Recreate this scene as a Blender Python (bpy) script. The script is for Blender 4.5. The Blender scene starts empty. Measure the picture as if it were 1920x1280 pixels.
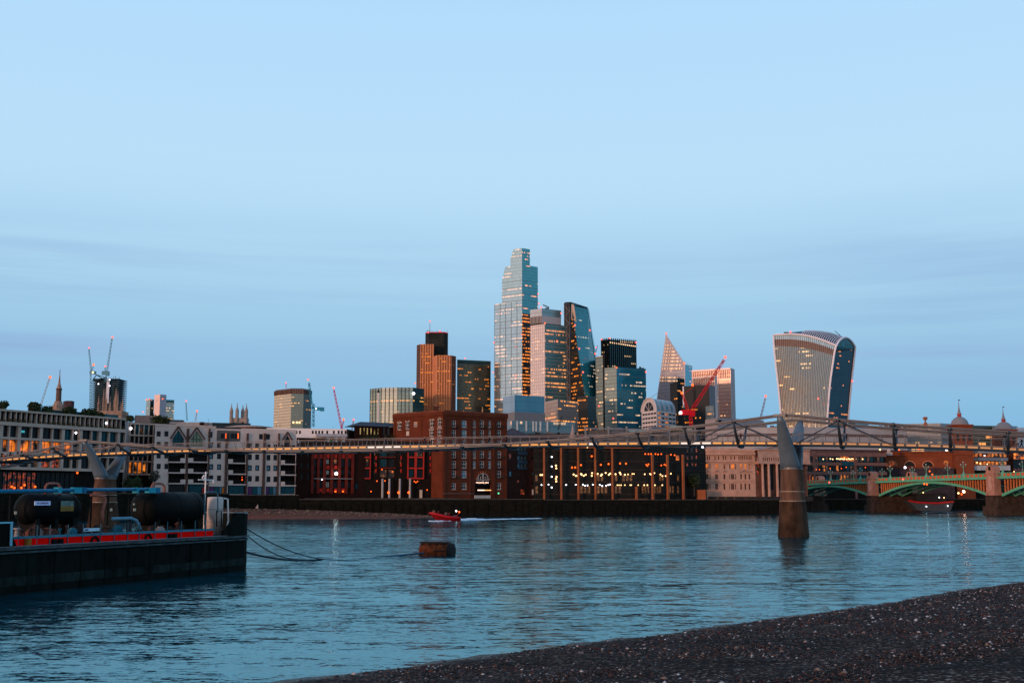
import bpy, bmesh, math, random
import numpy as np
from mathutils import Vector, Matrix

random.seed(7)
rng = np.random.default_rng(7)
C = bpy.context.scene.collection
SC = bpy.context.scene

# ------------------------------------------------------------------ camera
F = 2150.0            # focal length in photo pixels (1920 wide)
EYE = 6.2             # eye above low water, on the south embankment
PITCH = math.atan((932 - 640) / F)
cam_d = bpy.data.cameras.new('camera')
cam = bpy.data.objects.new('camera', cam_d)
C.objects.link(cam)
cam.location = (0, 0, EYE)
cam.rotation_euler = (math.pi / 2 + PITCH, 0, 0)
cam_d.sensor_width = 36.0
cam_d.lens = F / 1920 * 36.0
cam_d.clip_start = 0.5
cam_d.clip_end = 20000
SC.camera = cam

# ------------------------------------------------------------------ light
SUN_AZ = (-0.69, -0.725)      # towards the afterglow: behind the camera, to the left
world = bpy.data.worlds.new('World')
SC.world = world
world.use_nodes = True
nt = world.node_tree
for n in list(nt.nodes):
    nt.nodes.remove(n)
def N(t, **k):
    n = nt.nodes.new(t)
    for a, b in k.items():
        setattr(n, a, b)
    return n
def L(a, b):
    nt.links.new(a, b)
def ramp(node, stops):
    cr = node.color_ramp
    while len(cr.elements) > 1:
        cr.elements.remove(cr.elements[-1])
    cr.elements[0].position = stops[0][0]
    cr.elements[0].color = (*stops[0][1], 1)
    for p, c in stops[1:]:
        e = cr.elements.new(p)
        e.color = (*c, 1)
def s2l(r, g, b):
    f = lambda c: (c / 255 / 12.92) if c / 255 <= 0.04045 else ((c / 255 + 0.055) / 1.055) ** 2.4
    return (f(r), f(g), f(b))
out = N('ShaderNodeOutputWorld'); bg = N('ShaderNodeBackground')
tc = N('ShaderNodeTexCoord'); sep = N('ShaderNodeSeparateXYZ')
L(tc.outputs['Generated'], sep.inputs[0])
rE = N('ShaderNodeValToRGB'); rW = N('ShaderNodeValToRGB')
# elevation sine 0..1 : the eastern sky in the picture
ramp(rE, [(0.0, s2l(116, 176, 218)), (0.06, s2l(128, 184, 222)), (0.12, s2l(148, 193, 225)), (0.18, s2l(165, 207, 235)),
          (0.27, s2l(184, 221, 247)), (0.40, s2l(178, 218, 250)), (0.62, s2l(136, 186, 232)), (1.0, s2l(96, 148, 208))])
# the western afterglow
ramp(rW, [(0.0, (1.0, 0.50, 0.27)), (0.05, (0.90, 0.60, 0.45)), (0.11, (0.72, 0.63, 0.59)), (0.20, (0.64, 0.63, 0.62)),
          (0.38, (0.52, 0.61, 0.68)), (0.70, s2l(150, 186, 222)), (1.0, s2l(96, 148, 208))])
L(sep.outputs['Z'], rE.inputs[0]); L(sep.outputs['Z'], rW.inputs[0])
dotn = N('ShaderNodeVectorMath', operation='DOT_PRODUCT'); dotn.inputs[1].default_value = (SUN_AZ[0], SUN_AZ[1], 0)
L(tc.outputs['Generated'], dotn.inputs[0])
mr = N('ShaderNodeMapRange', interpolation_type='SMOOTHSTEP')
mr.inputs['From Min'].default_value = -0.2; mr.inputs['From Max'].default_value = 0.75
L(dotn.outputs['Value'], mr.inputs['Value'])
mx = N('ShaderNodeMix', data_type='RGBA')
L(mr.outputs['Result'], mx.inputs[0]); L(rE.outputs[0], mx.inputs[6]); L(rW.outputs[0], mx.inputs[7])
# thin streaks of cloud low in the sky
mp = N('ShaderNodeMapping'); mp.inputs['Scale'].default_value = (1.1, 1.1, 26.0)
mp.inputs['Rotation'].default_value = (0.0, 0.030, 0.0)
L(tc.outputs['Generated'], mp.inputs[0])
nz = N('ShaderNodeTexNoise'); nz.inputs['Scale'].default_value = 1.6; nz.inputs['Detail'].default_value = 5; nz.inputs['Roughness'].default_value = 0.55
L(mp.outputs[0], nz.inputs['Vector'])
cl = N('ShaderNodeMapRange'); cl.inputs['From Min'].default_value = 0.42; cl.inputs['From Max'].default_value = 0.72
L(nz.outputs['Fac'], cl.inputs['Value'])
nz2 = N('ShaderNodeTexNoise'); nz2.inputs['Scale'].default_value = 2.3; nz2.inputs['Detail'].default_value = 3; L(tc.outputs['Generated'], nz2.inputs['Vector'])
pm = N('ShaderNodeMapRange'); pm.inputs['From Min'].default_value = 0.40; pm.inputs['From Max'].default_value = 0.60; pm.inputs['To Min'].default_value = 0.35; L(nz2.outputs['Fac'], pm.inputs['Value'])
pmm = N('ShaderNodeMath', operation='MULTIPLY'); L(cl.outputs[0], pmm.inputs[0]); L(pm.outputs[0], pmm.inputs[1])
band = N('ShaderNodeValToRGB')
ramp(band, [(0.0, (0.12,) * 3), (0.07, (0.5,) * 3), (0.11, (1.0,) * 3), (0.20, (0.75,) * 3), (0.23, (0.1,) * 3), (0.30, (0.0,) * 3)])
L(sep.outputs['Z'], band.inputs[0])
mu = N('ShaderNodeMath', operation='MULTIPLY'); L(pmm.outputs[0], mu.inputs[0]); L(band.outputs[0], mu.inputs[1])
mu2 = N('ShaderNodeMath', operation='MULTIPLY'); L(mu.outputs[0], mu2.inputs[0]); mu2.inputs[1].default_value = 1.0
cm = N('ShaderNodeMix', data_type='RGBA'); L(mu2.outputs[0], cm.inputs[0]); L(mx.outputs[2], cm.inputs[6])
cm.inputs[7].default_value = (*s2l(142, 178, 219), 1)
# physical dusk sky blended underneath
sky = N('ShaderNodeTexSky', sky_type='NISHITA'); sky.sun_disc = False
sky.sun_elevation = math.radians(3.0); sky.sun_rotation = math.atan2(SUN_AZ[0], SUN_AZ[1])
sk = N('ShaderNodeVectorMath', operation='SCALE'); sk.inputs['Scale'].default_value = 0.15
L(sky.outputs[0], sk.inputs[0])
fm = N('ShaderNodeMix', data_type='RGBA'); fm.inputs[0].default_value = 0.04
L(cm.outputs[2], fm.inputs[6]); L(sk.outputs[0], fm.inputs[7])
L(fm.outputs[2], bg.inputs[0]); bg.inputs[1].default_value = 1.05
L(bg.outputs[0], out.inputs[0])

sun_d = bpy.data.lights.new('sun', 'SUN'); sun = bpy.data.objects.new('sun', sun_d); C.objects.link(sun)
sun_d.energy = 2.2; sun_d.angle = math.radians(8); sun_d.color = (1.0, 0.56, 0.38)
sd = Vector((SUN_AZ[0], SUN_AZ[1], 0.07)).normalized()
sun.rotation_euler = sd.to_track_quat('Z', 'Y').to_euler()

SC.view_settings.view_transform = 'Standard'
SC.view_settings.look = 'None'
SC.view_settings.exposure = 0.0
SC.view_settings.gamma = 1.0
SC.view_settings.use_curve_mapping = False
SC.cycles.max_bounces = 6
SC.cycles.use_denoising = True
SC.cycles.sample_clamp_indirect = 4.0

# ------------------------------------------------------------------ projection helpers (how the survey points were read off the view)
ct, st_ = math.cos(PITCH), math.sin(PITCH)
def U(px, py, Y):
    u = (px - 960) / F; v = (640 - py) / F
    dy = ct - v * st_; dz = st_ + v * ct
    k = Y / dy
    return Vector((u * k, Y, EYE + dz * k))
def ray(px, py):
    u = (px - 960) / F; v = (640 - py) / F
    return Vector((u, ct - v * st_, st_ + v * ct))
def proj(p):
    y, z = p[1], p[2] - EYE
    d = y * ct + z * st_
    up = z * ct - y * st_
    return (960 + F * p[0] / d, 640 - F * up / d)
def on_z(px, py, z):
    r = ray(px, py); k = (z - EYE) / r.z
    return Vector((r.x * k, r.y * k, z))

# ------------------------------------------------------------------ materials
MATS = {}
def _new(name):
    m = bpy.data.materials.new(name); m.use_nodes = True
    t = m.node_tree
    return m, t, t.nodes['Principled BSDF']
def mat(name, rgb=(0.5, 0.5, 0.5), rough=0.7, metal=0.0, var=0.25, scale=0.6, spec=0.10, emit=None, estr=0.0, bump=0.0, stretch=(1, 1, 1), alpha_none=None):
    if name in MATS:
        return MATS[name]
    m, t, b = _new(name)
    b.inputs['Roughness'].default_value = rough
    b.inputs['Metallic'].default_value = metal
    b.inputs['Specular IOR Level'].default_value = spec
    if var > 0:
        tcn = t.nodes.new('ShaderNodeTexCoord'); mpn = t.nodes.new('ShaderNodeMapping'); mpn.inputs['Scale'].default_value = stretch
        n = t.nodes.new('ShaderNodeTexNoise'); n.inputs['Scale'].default_value = scale; n.inputs['Detail'].default_value = 6; n.inputs['Roughness'].default_value = 0.65
        t.links.new(tcn.outputs['Object'], mpn.inputs[0]); t.links.new(mpn.outputs[0], n.inputs['Vector'])
        r = t.nodes.new('ShaderNodeValToRGB')
        lo = tuple(c * (1 - var) for c in rgb); hi = tuple(min(1, c * (1 + var)) for c in rgb)
        ramp(r, [(0.3, lo), (0.7, hi)])
        t.links.new(n.outputs['Fac'], r.inputs[0]); t.links.new(r.outputs[0], b.inputs['Base Color'])
        if bump > 0:
            bp = t.nodes.new('ShaderNodeBump'); bp.inputs['Strength'].default_value = bump; bp.inputs['Distance'].default_value = 0.05
            t.links.new(n.outputs['Fac'], bp.inputs['Height']); t.links.new(bp.outputs[0], b.inputs['Normal'])
    else:
        b.inputs['Base Color'].default_value = (*rgb, 1)
    if emit:
        b.inputs['Emission Color'].default_value = (*emit, 1)
        b.inputs['Emission Strength'].default_value = estr
        m.cycles.emission_sampling = 'NONE'
    MATS[name] = m
    return m
def lamp_mat(name, rgb, s):
    return mat(name, (0.05, 0.05, 0.05), 0.5, var=0, emit=rgb, estr=s)
def lit_room(name, rgb, s, scale=0.35, thr=(0.40, 0.70), base=(0.02, 0.015, 0.012)):
    """a lit room behind a window: uneven warm light on walls, shelves and lamps"""
    if name in MATS:
        return MATS[name]
    m, t, b = _new(name)
    b.inputs['Base Color'].default_value = (*base, 1); b.inputs['Roughness'].default_value = 0.15
    tcn = t.nodes.new('ShaderNodeTexCoord'); mpn = t.nodes.new('ShaderNodeMapping')
    n = t.nodes.new('ShaderNodeTexNoise'); n.inputs['Scale'].default_value = scale; n.inputs['Detail'].default_value = 4
    g = t.nodes.new('ShaderNodeNewGeometry')
    t.links.new(g.outputs['Position'], n.inputs['Vector'])
    r = t.nodes.new('ShaderNodeMapRange'); r.inputs['From Min'].default_value = thr[0]; r.inputs['From Max'].default_value = thr[1]
    t.links.new(n.outputs['Fac'], r.inputs['Value'])
    mlt = t.nodes.new('ShaderNodeMath'); mlt.operation = 'MULTIPLY'; mlt.inputs[1].default_value = s
    t.links.new(r.outputs[0], mlt.inputs[0])
    b.inputs['Emission Color'].default_value = (*rgb, 1)
    t.links.new(mlt.outputs[0], b.inputs['Emission Strength'])
    m.cycles.emission_sampling = 'NONE'
    MATS[name] = m
    return m
def tower_glass(name, tint, rough=0.12, metal=0.85, floor=3.9, bay=1.5, lit=0.25, litcol=(1.0, 0.33, 0.07), ls=1.15, spandrel=0.22, spcol=None, mull=0.10, rowscale=0.05, wob=0.02, seed=0.0, dark=(0.010, 0.014, 0.018)):
    """coated facade glass with storeys, bays and lit offices, laid out in metres from the UV map"""
    if name in MATS:
        return MATS[name]
    m, t, b = _new(name)
    nn = t.nodes; lk = t.links
    def M(op, a, bb=None):
        x = nn.new('ShaderNodeMath'); x.operation = op
        for i, v in enumerate((a, bb)):
            if v is None: continue
            if isinstance(v, (int, float)): x.inputs[i].default_value = v
            else: lk.new(v, x.inputs[i])
        return x.outputs[0]
    uv = nn.new('ShaderNodeUVMap'); s = nn.new('ShaderNodeSeparateXYZ'); lk.new(uv.outputs[0], s.inputs[0])
    u = M('DIVIDE', s.outputs[0], bay); v = M('DIVIDE', s.outputs[1], floor)
    fu = M('FLOOR', u); fv = M('FLOOR', v); pu = M('FRACT', u); pv = M('FRACT', v)
    cb = nn.new('ShaderNodeCombineXYZ'); lk.new(M('ADD', fu, seed), cb.inputs[0]); lk.new(fv, cb.inputs[1])
    wn = nn.new('ShaderNodeTexWhiteNoise'); wn.noise_dimensions = '2D'; lk.new(cb.outputs[0], wn.inputs['Vector'])
    # stretches of a storey that are lit
    cr = nn.new('ShaderNodeCombineXYZ'); lk.new(M('MULTIPLY', M('ADD', fu, seed), rowscale * bay), cr.inputs[0]); lk.new(M('MULTIPLY', fv, 0.83), cr.inputs[1])
    rn = nn.new('ShaderNodeTexNoise'); rn.noise_dimensions = '2D'; rn.inputs['Scale'].default_value = 1.0; rn.inputs['Detail'].default_value = 2
    lk.new(cr.outputs[0], rn.inputs['Vector'])
    rowp = nn.new('ShaderNodeMapRange'); lk.new(rn.outputs['Fac'], rowp.inputs['Value'])
    c0 = 0.70 - 0.42 * lit
    rowp.inputs['From Min'].default_value = c0; rowp.inputs['From Max'].default_value = c0 + 0.06
    rowp.inputs['To Max'].default_value = 0.85
    isl = M('LESS_THAN', wn.outputs['Value'], rowp.outputs[0])
    mask = M('MULTIPLY', M('MULTIPLY', M('GREATER_THAN', pv, 0.46), M('LESS_THAN', pv, 0.82)), M('MULTIPLY', M('GREATER_THAN', pu, 0.06), M('LESS_THAN', pu, 0.94)))
    wn2 = nn.new('ShaderNodeTexWhiteNoise'); wn2.noise_dimensions = '2D'
    off = nn.new('ShaderNodeVectorMath'); off.operation = 'ADD'; off.inputs[1].default_value = (37.3, 91.1, 0); lk.new(cb.outputs[0], off.inputs[0]); lk.new(off.outputs[0], wn2.inputs['Vector'])
    br = M('POWER', wn2.outputs['Value'], 1.5)
    em = M('MULTIPLY', M('MULTIPLY', isl, mask), M('MULTIPLY', M('ADD', M('MULTIPLY', br, 0.8), 0.38), ls))
    b.inputs['Emission Color'].default_value = (*litcol, 1)
    lk.new(em, b.inputs['Emission Strength'])
    # colour: glass, with darker spandrel / mullion lines
    sp = M('LESS_THAN', pv, spandrel); ml = M('LESS_THAN', pu, mull)
    line = M('MAXIMUM', sp, ml)
    mix = nn.new('ShaderNodeMix'); mix.data_type = 'RGBA'
    lk.new(line, mix.inputs[0])
    vv = nn.new('ShaderNodeMix'); vv.data_type = 'RGBA'
    lk.new(wn2.outputs['Value'], vv.inputs[0]); vv.inputs[6].default_value = (*[c * 0.86 for c in tint], 1); vv.inputs[7].default_value = (*tint, 1)
    lk.new(vv.outputs[2], mix.inputs[6]); mix.inputs[7].default_value = (*(spcol or [c * 0.70 for c in tint]), 1)
    lk.new(mix.outputs[2], b.inputs['Base Color'])
    b.inputs['Metallic'].default_value = metal; b.inputs['Roughness'].default_value = rough
    # each pane sits a hair off true
    g = nn.new('ShaderNodeNewGeometry')
    c1 = nn.new('ShaderNodeVectorMath'); c1.operation = 'SUBTRACT'; c1.inputs[1].default_value = (0.5, 0.5, 0.5); lk.new(wn.outputs['Color'], c1.inputs[0])
    c2 = nn.new('ShaderNodeVectorMath'); c2.operation = 'SCALE'; c2.inputs['Scale'].default_value = wob; lk.new(c1.outputs[0], c2.inputs[0])
    c3 = nn.new('ShaderNodeVectorMath'); c3.operation = 'ADD'; lk.new(g.outputs['Normal'], c3.inputs[0]); lk.new(c2.outputs[0], c3.inputs[1])
    c4 = nn.new('ShaderNodeVectorMath'); c4.operation = 'NORMALIZE'; lk.new(c3.outputs[0], c4.inputs[0]); lk.new(c4.outputs[0], b.inputs['Normal'])
    m.cycles.emission_sampling = 'NONE'
    MATS[name] = m
    return m
def brick(name, c1, c2, mortar, sc=1.0, stain=0.35):
    if name in MATS:
        return MATS[name]
    m, t, b = _new(name)
    uv = t.nodes.new('ShaderNodeUVMap')
    bt = t.nodes.new('ShaderNodeTexBrick'); bt.inputs['Scale'].default_value = sc
    bt.inputs['Brick Width'].default_value = 0.45; bt.inputs['Row Height'].default_value = 0.15; bt.inputs['Mortar Size'].default_value = 0.012
    bt.inputs['Color1'].default_value = (*c1, 1); bt.inputs['Color2'].default_value = (*c2, 1); bt.inputs['Mortar'].default_value = (*mortar, 1)
    t.links.new(uv.outputs[0], bt.inputs['Vector'])
    n = t.nodes.new('ShaderNodeTexNoise'); n.inputs['Scale'].default_value = 0.22; n.inputs['Detail'].default_value = 7
    t.links.new(uv.outputs[0], n.inputs['Vector'])
    mrr = t.nodes.new('ShaderNodeMapRange'); mrr.inputs['From Min'].default_value = 0.3; mrr.inputs['From Max'].default_value = 0.7
    mrr.inputs['To Min'].default_value = 1 - stain; mrr.inputs['To Max'].default_value = 1.0
    t.links.new(n.outputs['Fac'], mrr.inputs['Value'])
    sc_ = t.nodes.new('ShaderNodeVectorMath'); sc_.operation = 'SCALE'
    t.links.new(bt.outputs['Color'], sc_.inputs[0]); t.links.new(mrr.outputs[0], sc_.inputs['Scale'])
    t.links.new(sc_.outputs[0], b.inputs['Base Color']); b.inputs['Roughness'].default_value = 0.9; b.inputs['Specular IOR Level'].default_value = 0.08
    MATS[name] = m
    return m

# ------------------------------------------------------------------ mesh builder
class MB:
    def __init__(s):
        s.v = []; s.f = []; s.m = []; s.uv = []
    def face(s, pts, mi=0, uv=None):
        i = len(s.v); s.v.extend([tuple(p) for p in pts]); s.f.append(tuple(range(i, i + len(pts)))); s.m.append(mi)
        s.uv.extend(uv if uv else [(0, 0)] * len(pts))
        return s
    def obox(s, c, ax, ay, az, mi=0):
        c = Vector(c); ax = Vector(ax); ay = Vector(ay); az = Vector(az)
        P = lambda a, b, d: c + ax * a + ay * b + az * d
        q = [((-1, -1, -1), (-1, 1, -1), (1, 1, -1), (1, -1, -1)), ((-1, -1, 1), (1, -1, 1), (1, 1, 1), (-1, 1, 1)),
             ((-1, -1, -1), (1, -1, -1), (1, -1, 1), (-1, -1, 1)), ((1, 1, -1), (-1, 1, -1), (-1, 1, 1), (1, 1, 1)),
             ((-1, 1, -1), (-1, -1, -1), (-1, -1, 1), (-1, 1, 1)), ((1, -1, -1), (1, 1, -1), (1, 1, 1), (1, -1, 1))]
        lx, ly, lz = ax.length * 2, ay.length * 2, az.length * 2
        for fi, qq in enumerate(q):
            a, b2 = (lx, ly) if fi < 2 else ((lx, lz) if fi < 4 else (ly, lz))
            s.face([P(*k) for k in qq], mi, [(0, 0), (a, 0), (a, b2), (0, b2)])
        return s
    def box(s, x0, x1, y0, y1, z0, z1, mi=0):
        return s.obox(((x0 + x1) / 2, (y0 + y1) / 2, (z0 + z1) / 2), ((x1 - x0) / 2, 0, 0), (0, (y1 - y0) / 2, 0), (0, 0, (z1 - z0) / 2), mi)
    def bar(s, p, q, w, h=None, up=(0, 0, 1), mi=0):
        p = Vector(p); q = Vector(q); d = q - p; L_ = d.length
        if L_ < 1e-6: return s
        d /= L_; up = Vector(up)
        if abs(d.dot(up)) > 0.98: up = Vector((0, 1, 0)) if abs(d.y) < 0.9 else Vector((1, 0, 0))
        sx = d.cross(up).normalized(); sz = sx.cross(d).normalized()
        return s.obox((p + q) / 2, d * L_ / 2, sx * w / 2, sz * (h or w) / 2, mi)
    def tube(s, pts, r, n=8, mi=0, cap=True):
        pts = [Vector(p) for p in pts]; rs = r if isinstance(r, (list, tuple)) else [r] * len(pts)
        rings = []
        prev = None
        for i, p in enumerate(pts):
            d = (pts[min(i + 1, len(pts) - 1)] - pts[max(i - 1, 0)]).normalized()
            a = prev if prev is not None else (Vector((0, 0, 1)) if abs(d.z) < 0.9 else Vector((1, 0, 0)))
            x = (a - d * a.dot(d)).normalized(); y = d.cross(x); prev = x
            rings.append([p + (x * math.cos(2 * math.pi * k / n) + y * math.sin(2 * math.pi * k / n)) * rs[i] for k in range(n)])
        b0 = len(s.v)
        for rg in rings: s.v.extend([tuple(p) for p in rg])
        for i in range(len(rings) - 1):
            for k in range(n):
                a = b0 + i * n + k; b2 = b0 + i * n + (k + 1) % n
                s.f.append((a, b2, b2 + n, a + n)); s.m.append(mi); s.uv.extend([(k / n, i), ((k + 1) / n, i), ((k + 1) / n, i + 1), (k / n, i + 1)])
        if cap:
            s.f.append(tuple(b0 + k for k in reversed(range(n)))); s.m.append(mi); s.uv.extend([(0, 0)] * n)
            e = b0 + (len(rings) - 1) * n
            s.f.append(tuple(e + k for k in range(n))); s.m.append(mi); s.uv.extend([(0, 0)] * n)
        return s
    def lathe(s, c, prof, n=16, mi=0):
        """prof: list of (radius, z)"""
        b0 = len(s.v); c = Vector(c)
        for r, z in prof:
            for k in range(n):
                a = 2 * math.pi * k / n
                s.v.append((c.x + r * math.cos(a), c.y + r * math.sin(a), c.z + z))
        for i in range(len(prof) - 1):
            for k in range(n):
                a = b0 + i * n + k; b2 = b0 + i * n + (k + 1) % n
                s.f.append((a, b2, b2 + n, a + n)); s.m.append(mi); s.uv.extend([(0, 0)] * 4)
        s.f.append(tuple(b0 + (len(prof) - 1) * n + k for k in range(n))); s.m.append(mi); s.uv.extend([(0, 0)] * n)
        s.f.append(tuple(b0 + k for k in reversed(range(n)))); s.m.append(mi); s.uv.extend([(0, 0)] * n)
        return s
    def prism(s, foot, z0, z1, mi=0, top=True, bottom=False):
        """foot counter-clockwise seen from above; z1 may be a list per corner"""
        n = len(foot); zt = z1 if isinstance(z1, (list, tuple)) else [z1] * n
        u = 0
        for i in range(n):
            a = foot[i]; b2 = foot[(i + 1) % n]; j = (i + 1) % n
            l = math.hypot(b2[0] - a[0], b2[1] - a[1])
            s.face([(a[0], a[1], z0), (b2[0], b2[1], z0), (b2[0], b2[1], zt[j]), (a[0], a[1], zt[i])], mi, [(u, z0), (u + l, z0), (u + l, zt[j]), (u, zt[i])])
            u += l
        if top: s.face([(foot[i][0], foot[i][1], zt[i]) for i in range(n)], mi, [(p[0], p[1]) for p in foot])
        if bottom: s.face([(p[0], p[1], z0) for p in reversed(foot)], mi)
        return s
    def ball(s, c, r, mi=0, n=8, m=5, sq=(1, 1, 1)):
        b0 = len(s.v); c = Vector(c)
        prof = [(max(0.02, math.sin(math.pi * i / m)) * r, -math.cos(math.pi * i / m) * r) for i in range(m + 1)]
        k0 = len(s.v)
        s.lathe((0, 0, 0), prof, n, mi)
        for i in range(k0, len(s.v)):
            x, y, z = s.v[i]; s.v[i] = (c.x + x * sq[0], c.y + y * sq[1], c.z + z * sq[2])
        return s
    def mesh(s, name, mats, origin=(0, 0, 0), smooth=False):
        me = bpy.data.meshes.new(name)
        o = origin
        me.from_pydata([(x - o[0], y - o[1], z - o[2]) for x, y, z in s.v], [], s.f)
        for m in (mats if isinstance(mats, (list, tuple)) else [mats]): me.materials.append(m)
        if any(s.m): me.polygons.foreach_set('material_index', s.m)
        ul = me.uv_layers.new(name='UVMap')
        ul.data.foreach_set('uv', [c for p in s.uv for c in p])
        if smooth: me.polygons.foreach_set('use_smooth', [True] * len(me.polygons))
        me.update()
        return me
    def build(s, name, mats, parent=None, smooth=False, kind=None, label=None):
        og = worldloc(parent)
        if parent is None and s.v:
            a = np.array(s.v); og = Vector(((a[:, 0].min() + a[:, 0].max()) / 2, (a[:, 1].min() + a[:, 1].max()) / 2, a[:, 2].min()))
        me = s.mesh(name, mats, og, smooth)
        ob = bpy.data.objects.new(name, me); C.objects.link(ob)
        if parent is None: ob.location = og
        else: ob.parent = parent
        if kind: ob['kind'] = kind
        if label: ob['label'] = label
        return ob
WL = {}
def worldloc(o):
    v = Vector((0, 0, 0))
    while o is not None:
        v = v + Vector(o.location); o = o.parent
    return v
def tag(o, label=None, cat=None, group=None, kind=None):
    if label: o['label'] = label
    if cat: o['category'] = cat
    if group: o['group'] = group
    if kind: o['kind'] = kind
    return o
def thing(name, loc, label, cat, group=None):
    o = bpy.data.objects.new(name, None); C.objects.link(o); o.location = loc; o.empty_display_size = 0.5
    return tag(o, label, cat, group)
def put(name, me, parent, wl, rz=0.0, kind=None):
    o = bpy.data.objects.new(name, me); C.objects.link(o)
    o.parent = parent; o.location = Vector(wl) - worldloc(parent)
    o.rotation_euler = (0, 0, rz)
    return o

class Wall:
    """a vertical plane, left to right as seen from the river"""
    def __init__(s, A, B, z0, z1):
        s.A = Vector((A[0], A[1])); s.B = Vector((B[0], B[1])); s.L = (s.B - s.A).length
        s.d = (s.B - s.A) / s.L; s.n = Vector((s.d.y, -s.d.x)); s.z0 = z0; s.z1 = z1; s.rz = math.atan2(s.d.y, s.d.x)
    def pt(s, a, z, off=0.0):
        p = s.A + s.d * a + s.n * off
        return Vector((p.x, p.y, z))
    def hit(s, px, py, off=0.0):
        r = ray(px, py); A = s.A + s.n * off
        k = A.dot(s.n) / (r.x * s.n.x + r.y * s.n.y)
        p = Vector((r.x * k, r.y * k))
        return ((p - A).dot(s.d), EYE + r.z * k)
    def shift(s, off):
        return Wall(s.A + s.n * off, s.B + s.n * off, s.z0, s.z1)
    def slab(s, mb, a0, a1, z0, z1, o0, o1, mi=0):
        """box standing from offset o0 to o1 in front of the plane"""
        c = s.pt((a0 + a1) / 2, (z0 + z1) / 2, (o0 + o1) / 2)
        d3 = Vector((s.d.x, s.d.y, 0)); n3 = Vector((s.n.x, s.n.y, 0))
        return mb.obox(c, d3 * (a1 - a0) / 2, n3 * (o1 - o0) / 2, (0, 0, (z1 - z0) / 2), mi)
    def pierced(s, mb, rects, depth=0.3, mi=0, ri=0):
        """wall face with openings rects=(a0,a1,z0,z1) and their reveals"""
        rects = [(max(r[0], 0.01), min(r[1], s.L - 0.01), max(r[2], s.z0 + 0.01), min(r[3], s.z1 - 0.01)) for r in rects]
        rects = [r for r in rects if r[1] > r[0] and r[3] > r[2]]
        xs = sorted({0.0, s.L, *[round(r[0], 3) for r in rects], *[round(r[1], 3) for r in rects]})
        zs = sorted({s.z0, s.z1, *[round(r[2], 3) for r in rects], *[round(r[3], 3) for r in rects]})
        for j in range(len(zs) - 1):
            zc = (zs[j] + zs[j + 1]) / 2; run = None
            row = [r for r in rects if r[2] < zc < r[3]]
            for i in range(len(xs) - 1):
                xc = (xs[i] + xs[i + 1]) / 2
                hole = any(r[0] < xc < r[1] for r in row)
                if not hole and run is None: run = xs[i]
                if run is not None and (hole or i == len(xs) - 2):
                    e = xs[i] if hole else xs[i + 1]
                    mb.face([s.pt(run, zs[j]), s.pt(e, zs[j]), s.pt(e, zs[j + 1]), s.pt(run, zs[j + 1])], mi, [(run, zs[j]), (e, zs[j]), (e, zs[j + 1]), (run, zs[j + 1])])
                    run = None
        for a0, a1, z0, z1 in rects:
            q = [(a0, z0), (a1, z0), (a1, z1), (a0, z1)]
            for i in range(4):
                (a, z), (b, y) = q[i], q[(i + 1) % 4]
                mb.face([s.pt(a, z), s.pt(a, z, -depth), s.pt(b, y, -depth), s.pt(b, y)], ri, [(0, 0), (depth, 0), (depth, 1), (0, 1)])
        return mb

def foot_of(chain, pyref, back):
    """chain [(px,Y)...] left to right; returns ccw footprint (front chain + back)"""
    fr = [U(px, pyref, Y).xy for px, Y in chain]
    bk = []
    for p in (fr[-1], fr[0]):
        d = p.normalized(); bk.append(p + d * back)
    return fr + bk

WM = {}
def window_mesh(w, h, frame, pane, style='cross', fw=0.12):
    key = (round(w, 1), round(h, 1), frame.name, pane.name, style)
    if key in WM: return WM[key]
    mb = MB()
    mb.face([(-w / 2, 0.06, 0), (w / 2, 0.06, 0), (w / 2, 0.06, h), (-w / 2, 0.06, h)], 1, [(0, 0), (w, 0), (w, h), (0, h)])
    mb.box(-w / 2, -w / 2 + fw, -0.04, 0.05, 0, h); mb.box(w / 2 - fw, w / 2, -0.04, 0.05, 0, h)
    mb.box(-w / 2 + fw, w / 2 - fw, -0.04, 0.05, 0, fw); mb.box(-w / 2 + fw, w / 2 - fw, -0.04, 0.05, h - fw, h)
    if style in ('cross', 'mid'):
        mb.box(-fw * 0.4, fw * 0.4, -0.02, 0.05, fw, h - fw)
    if style in ('cross', 'bar'):
        mb.box(-w / 2 + fw, -fw * 0.4 if style == 'cross' else w / 2 - fw, -0.02, 0.048, h * 0.52, h * 0.52 + fw * 0.8)
        if style == 'cross': mb.box(fw * 0.4, w / 2 - fw, -0.02, 0.048, h * 0.52, h * 0.52 + fw * 0.8)
    if style == 'tri':
        for k in (1, 2): mb.box(-w / 2 + w * k / 3 - fw * .4, -w / 2 + w * k / 3 + fw * .4, -0.02, 0.05, fw, h - fw)
    me = mb.mesh('window', [frame, pane])
    WM[key] = me
    return me
def add_window(wall, parent, a, z, w, h, frame, pane, style='cross', off=-0.22, name='window', fw=0.12):
    return put(name, window_mesh(w, h, frame, pane, style, fw), parent, wall.pt(a, z, off), wall.rz)
def lampball(parent, p, r, m, name='lamp'):
    key = ('lampball', round(r, 2), m.name)
    if key not in WM:
        WM[key] = MB().ball((0, 0, 0), r, 0, 8, 6).mesh('lamp', m, smooth=True)
    return put(name, WM[key], parent, p)

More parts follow.
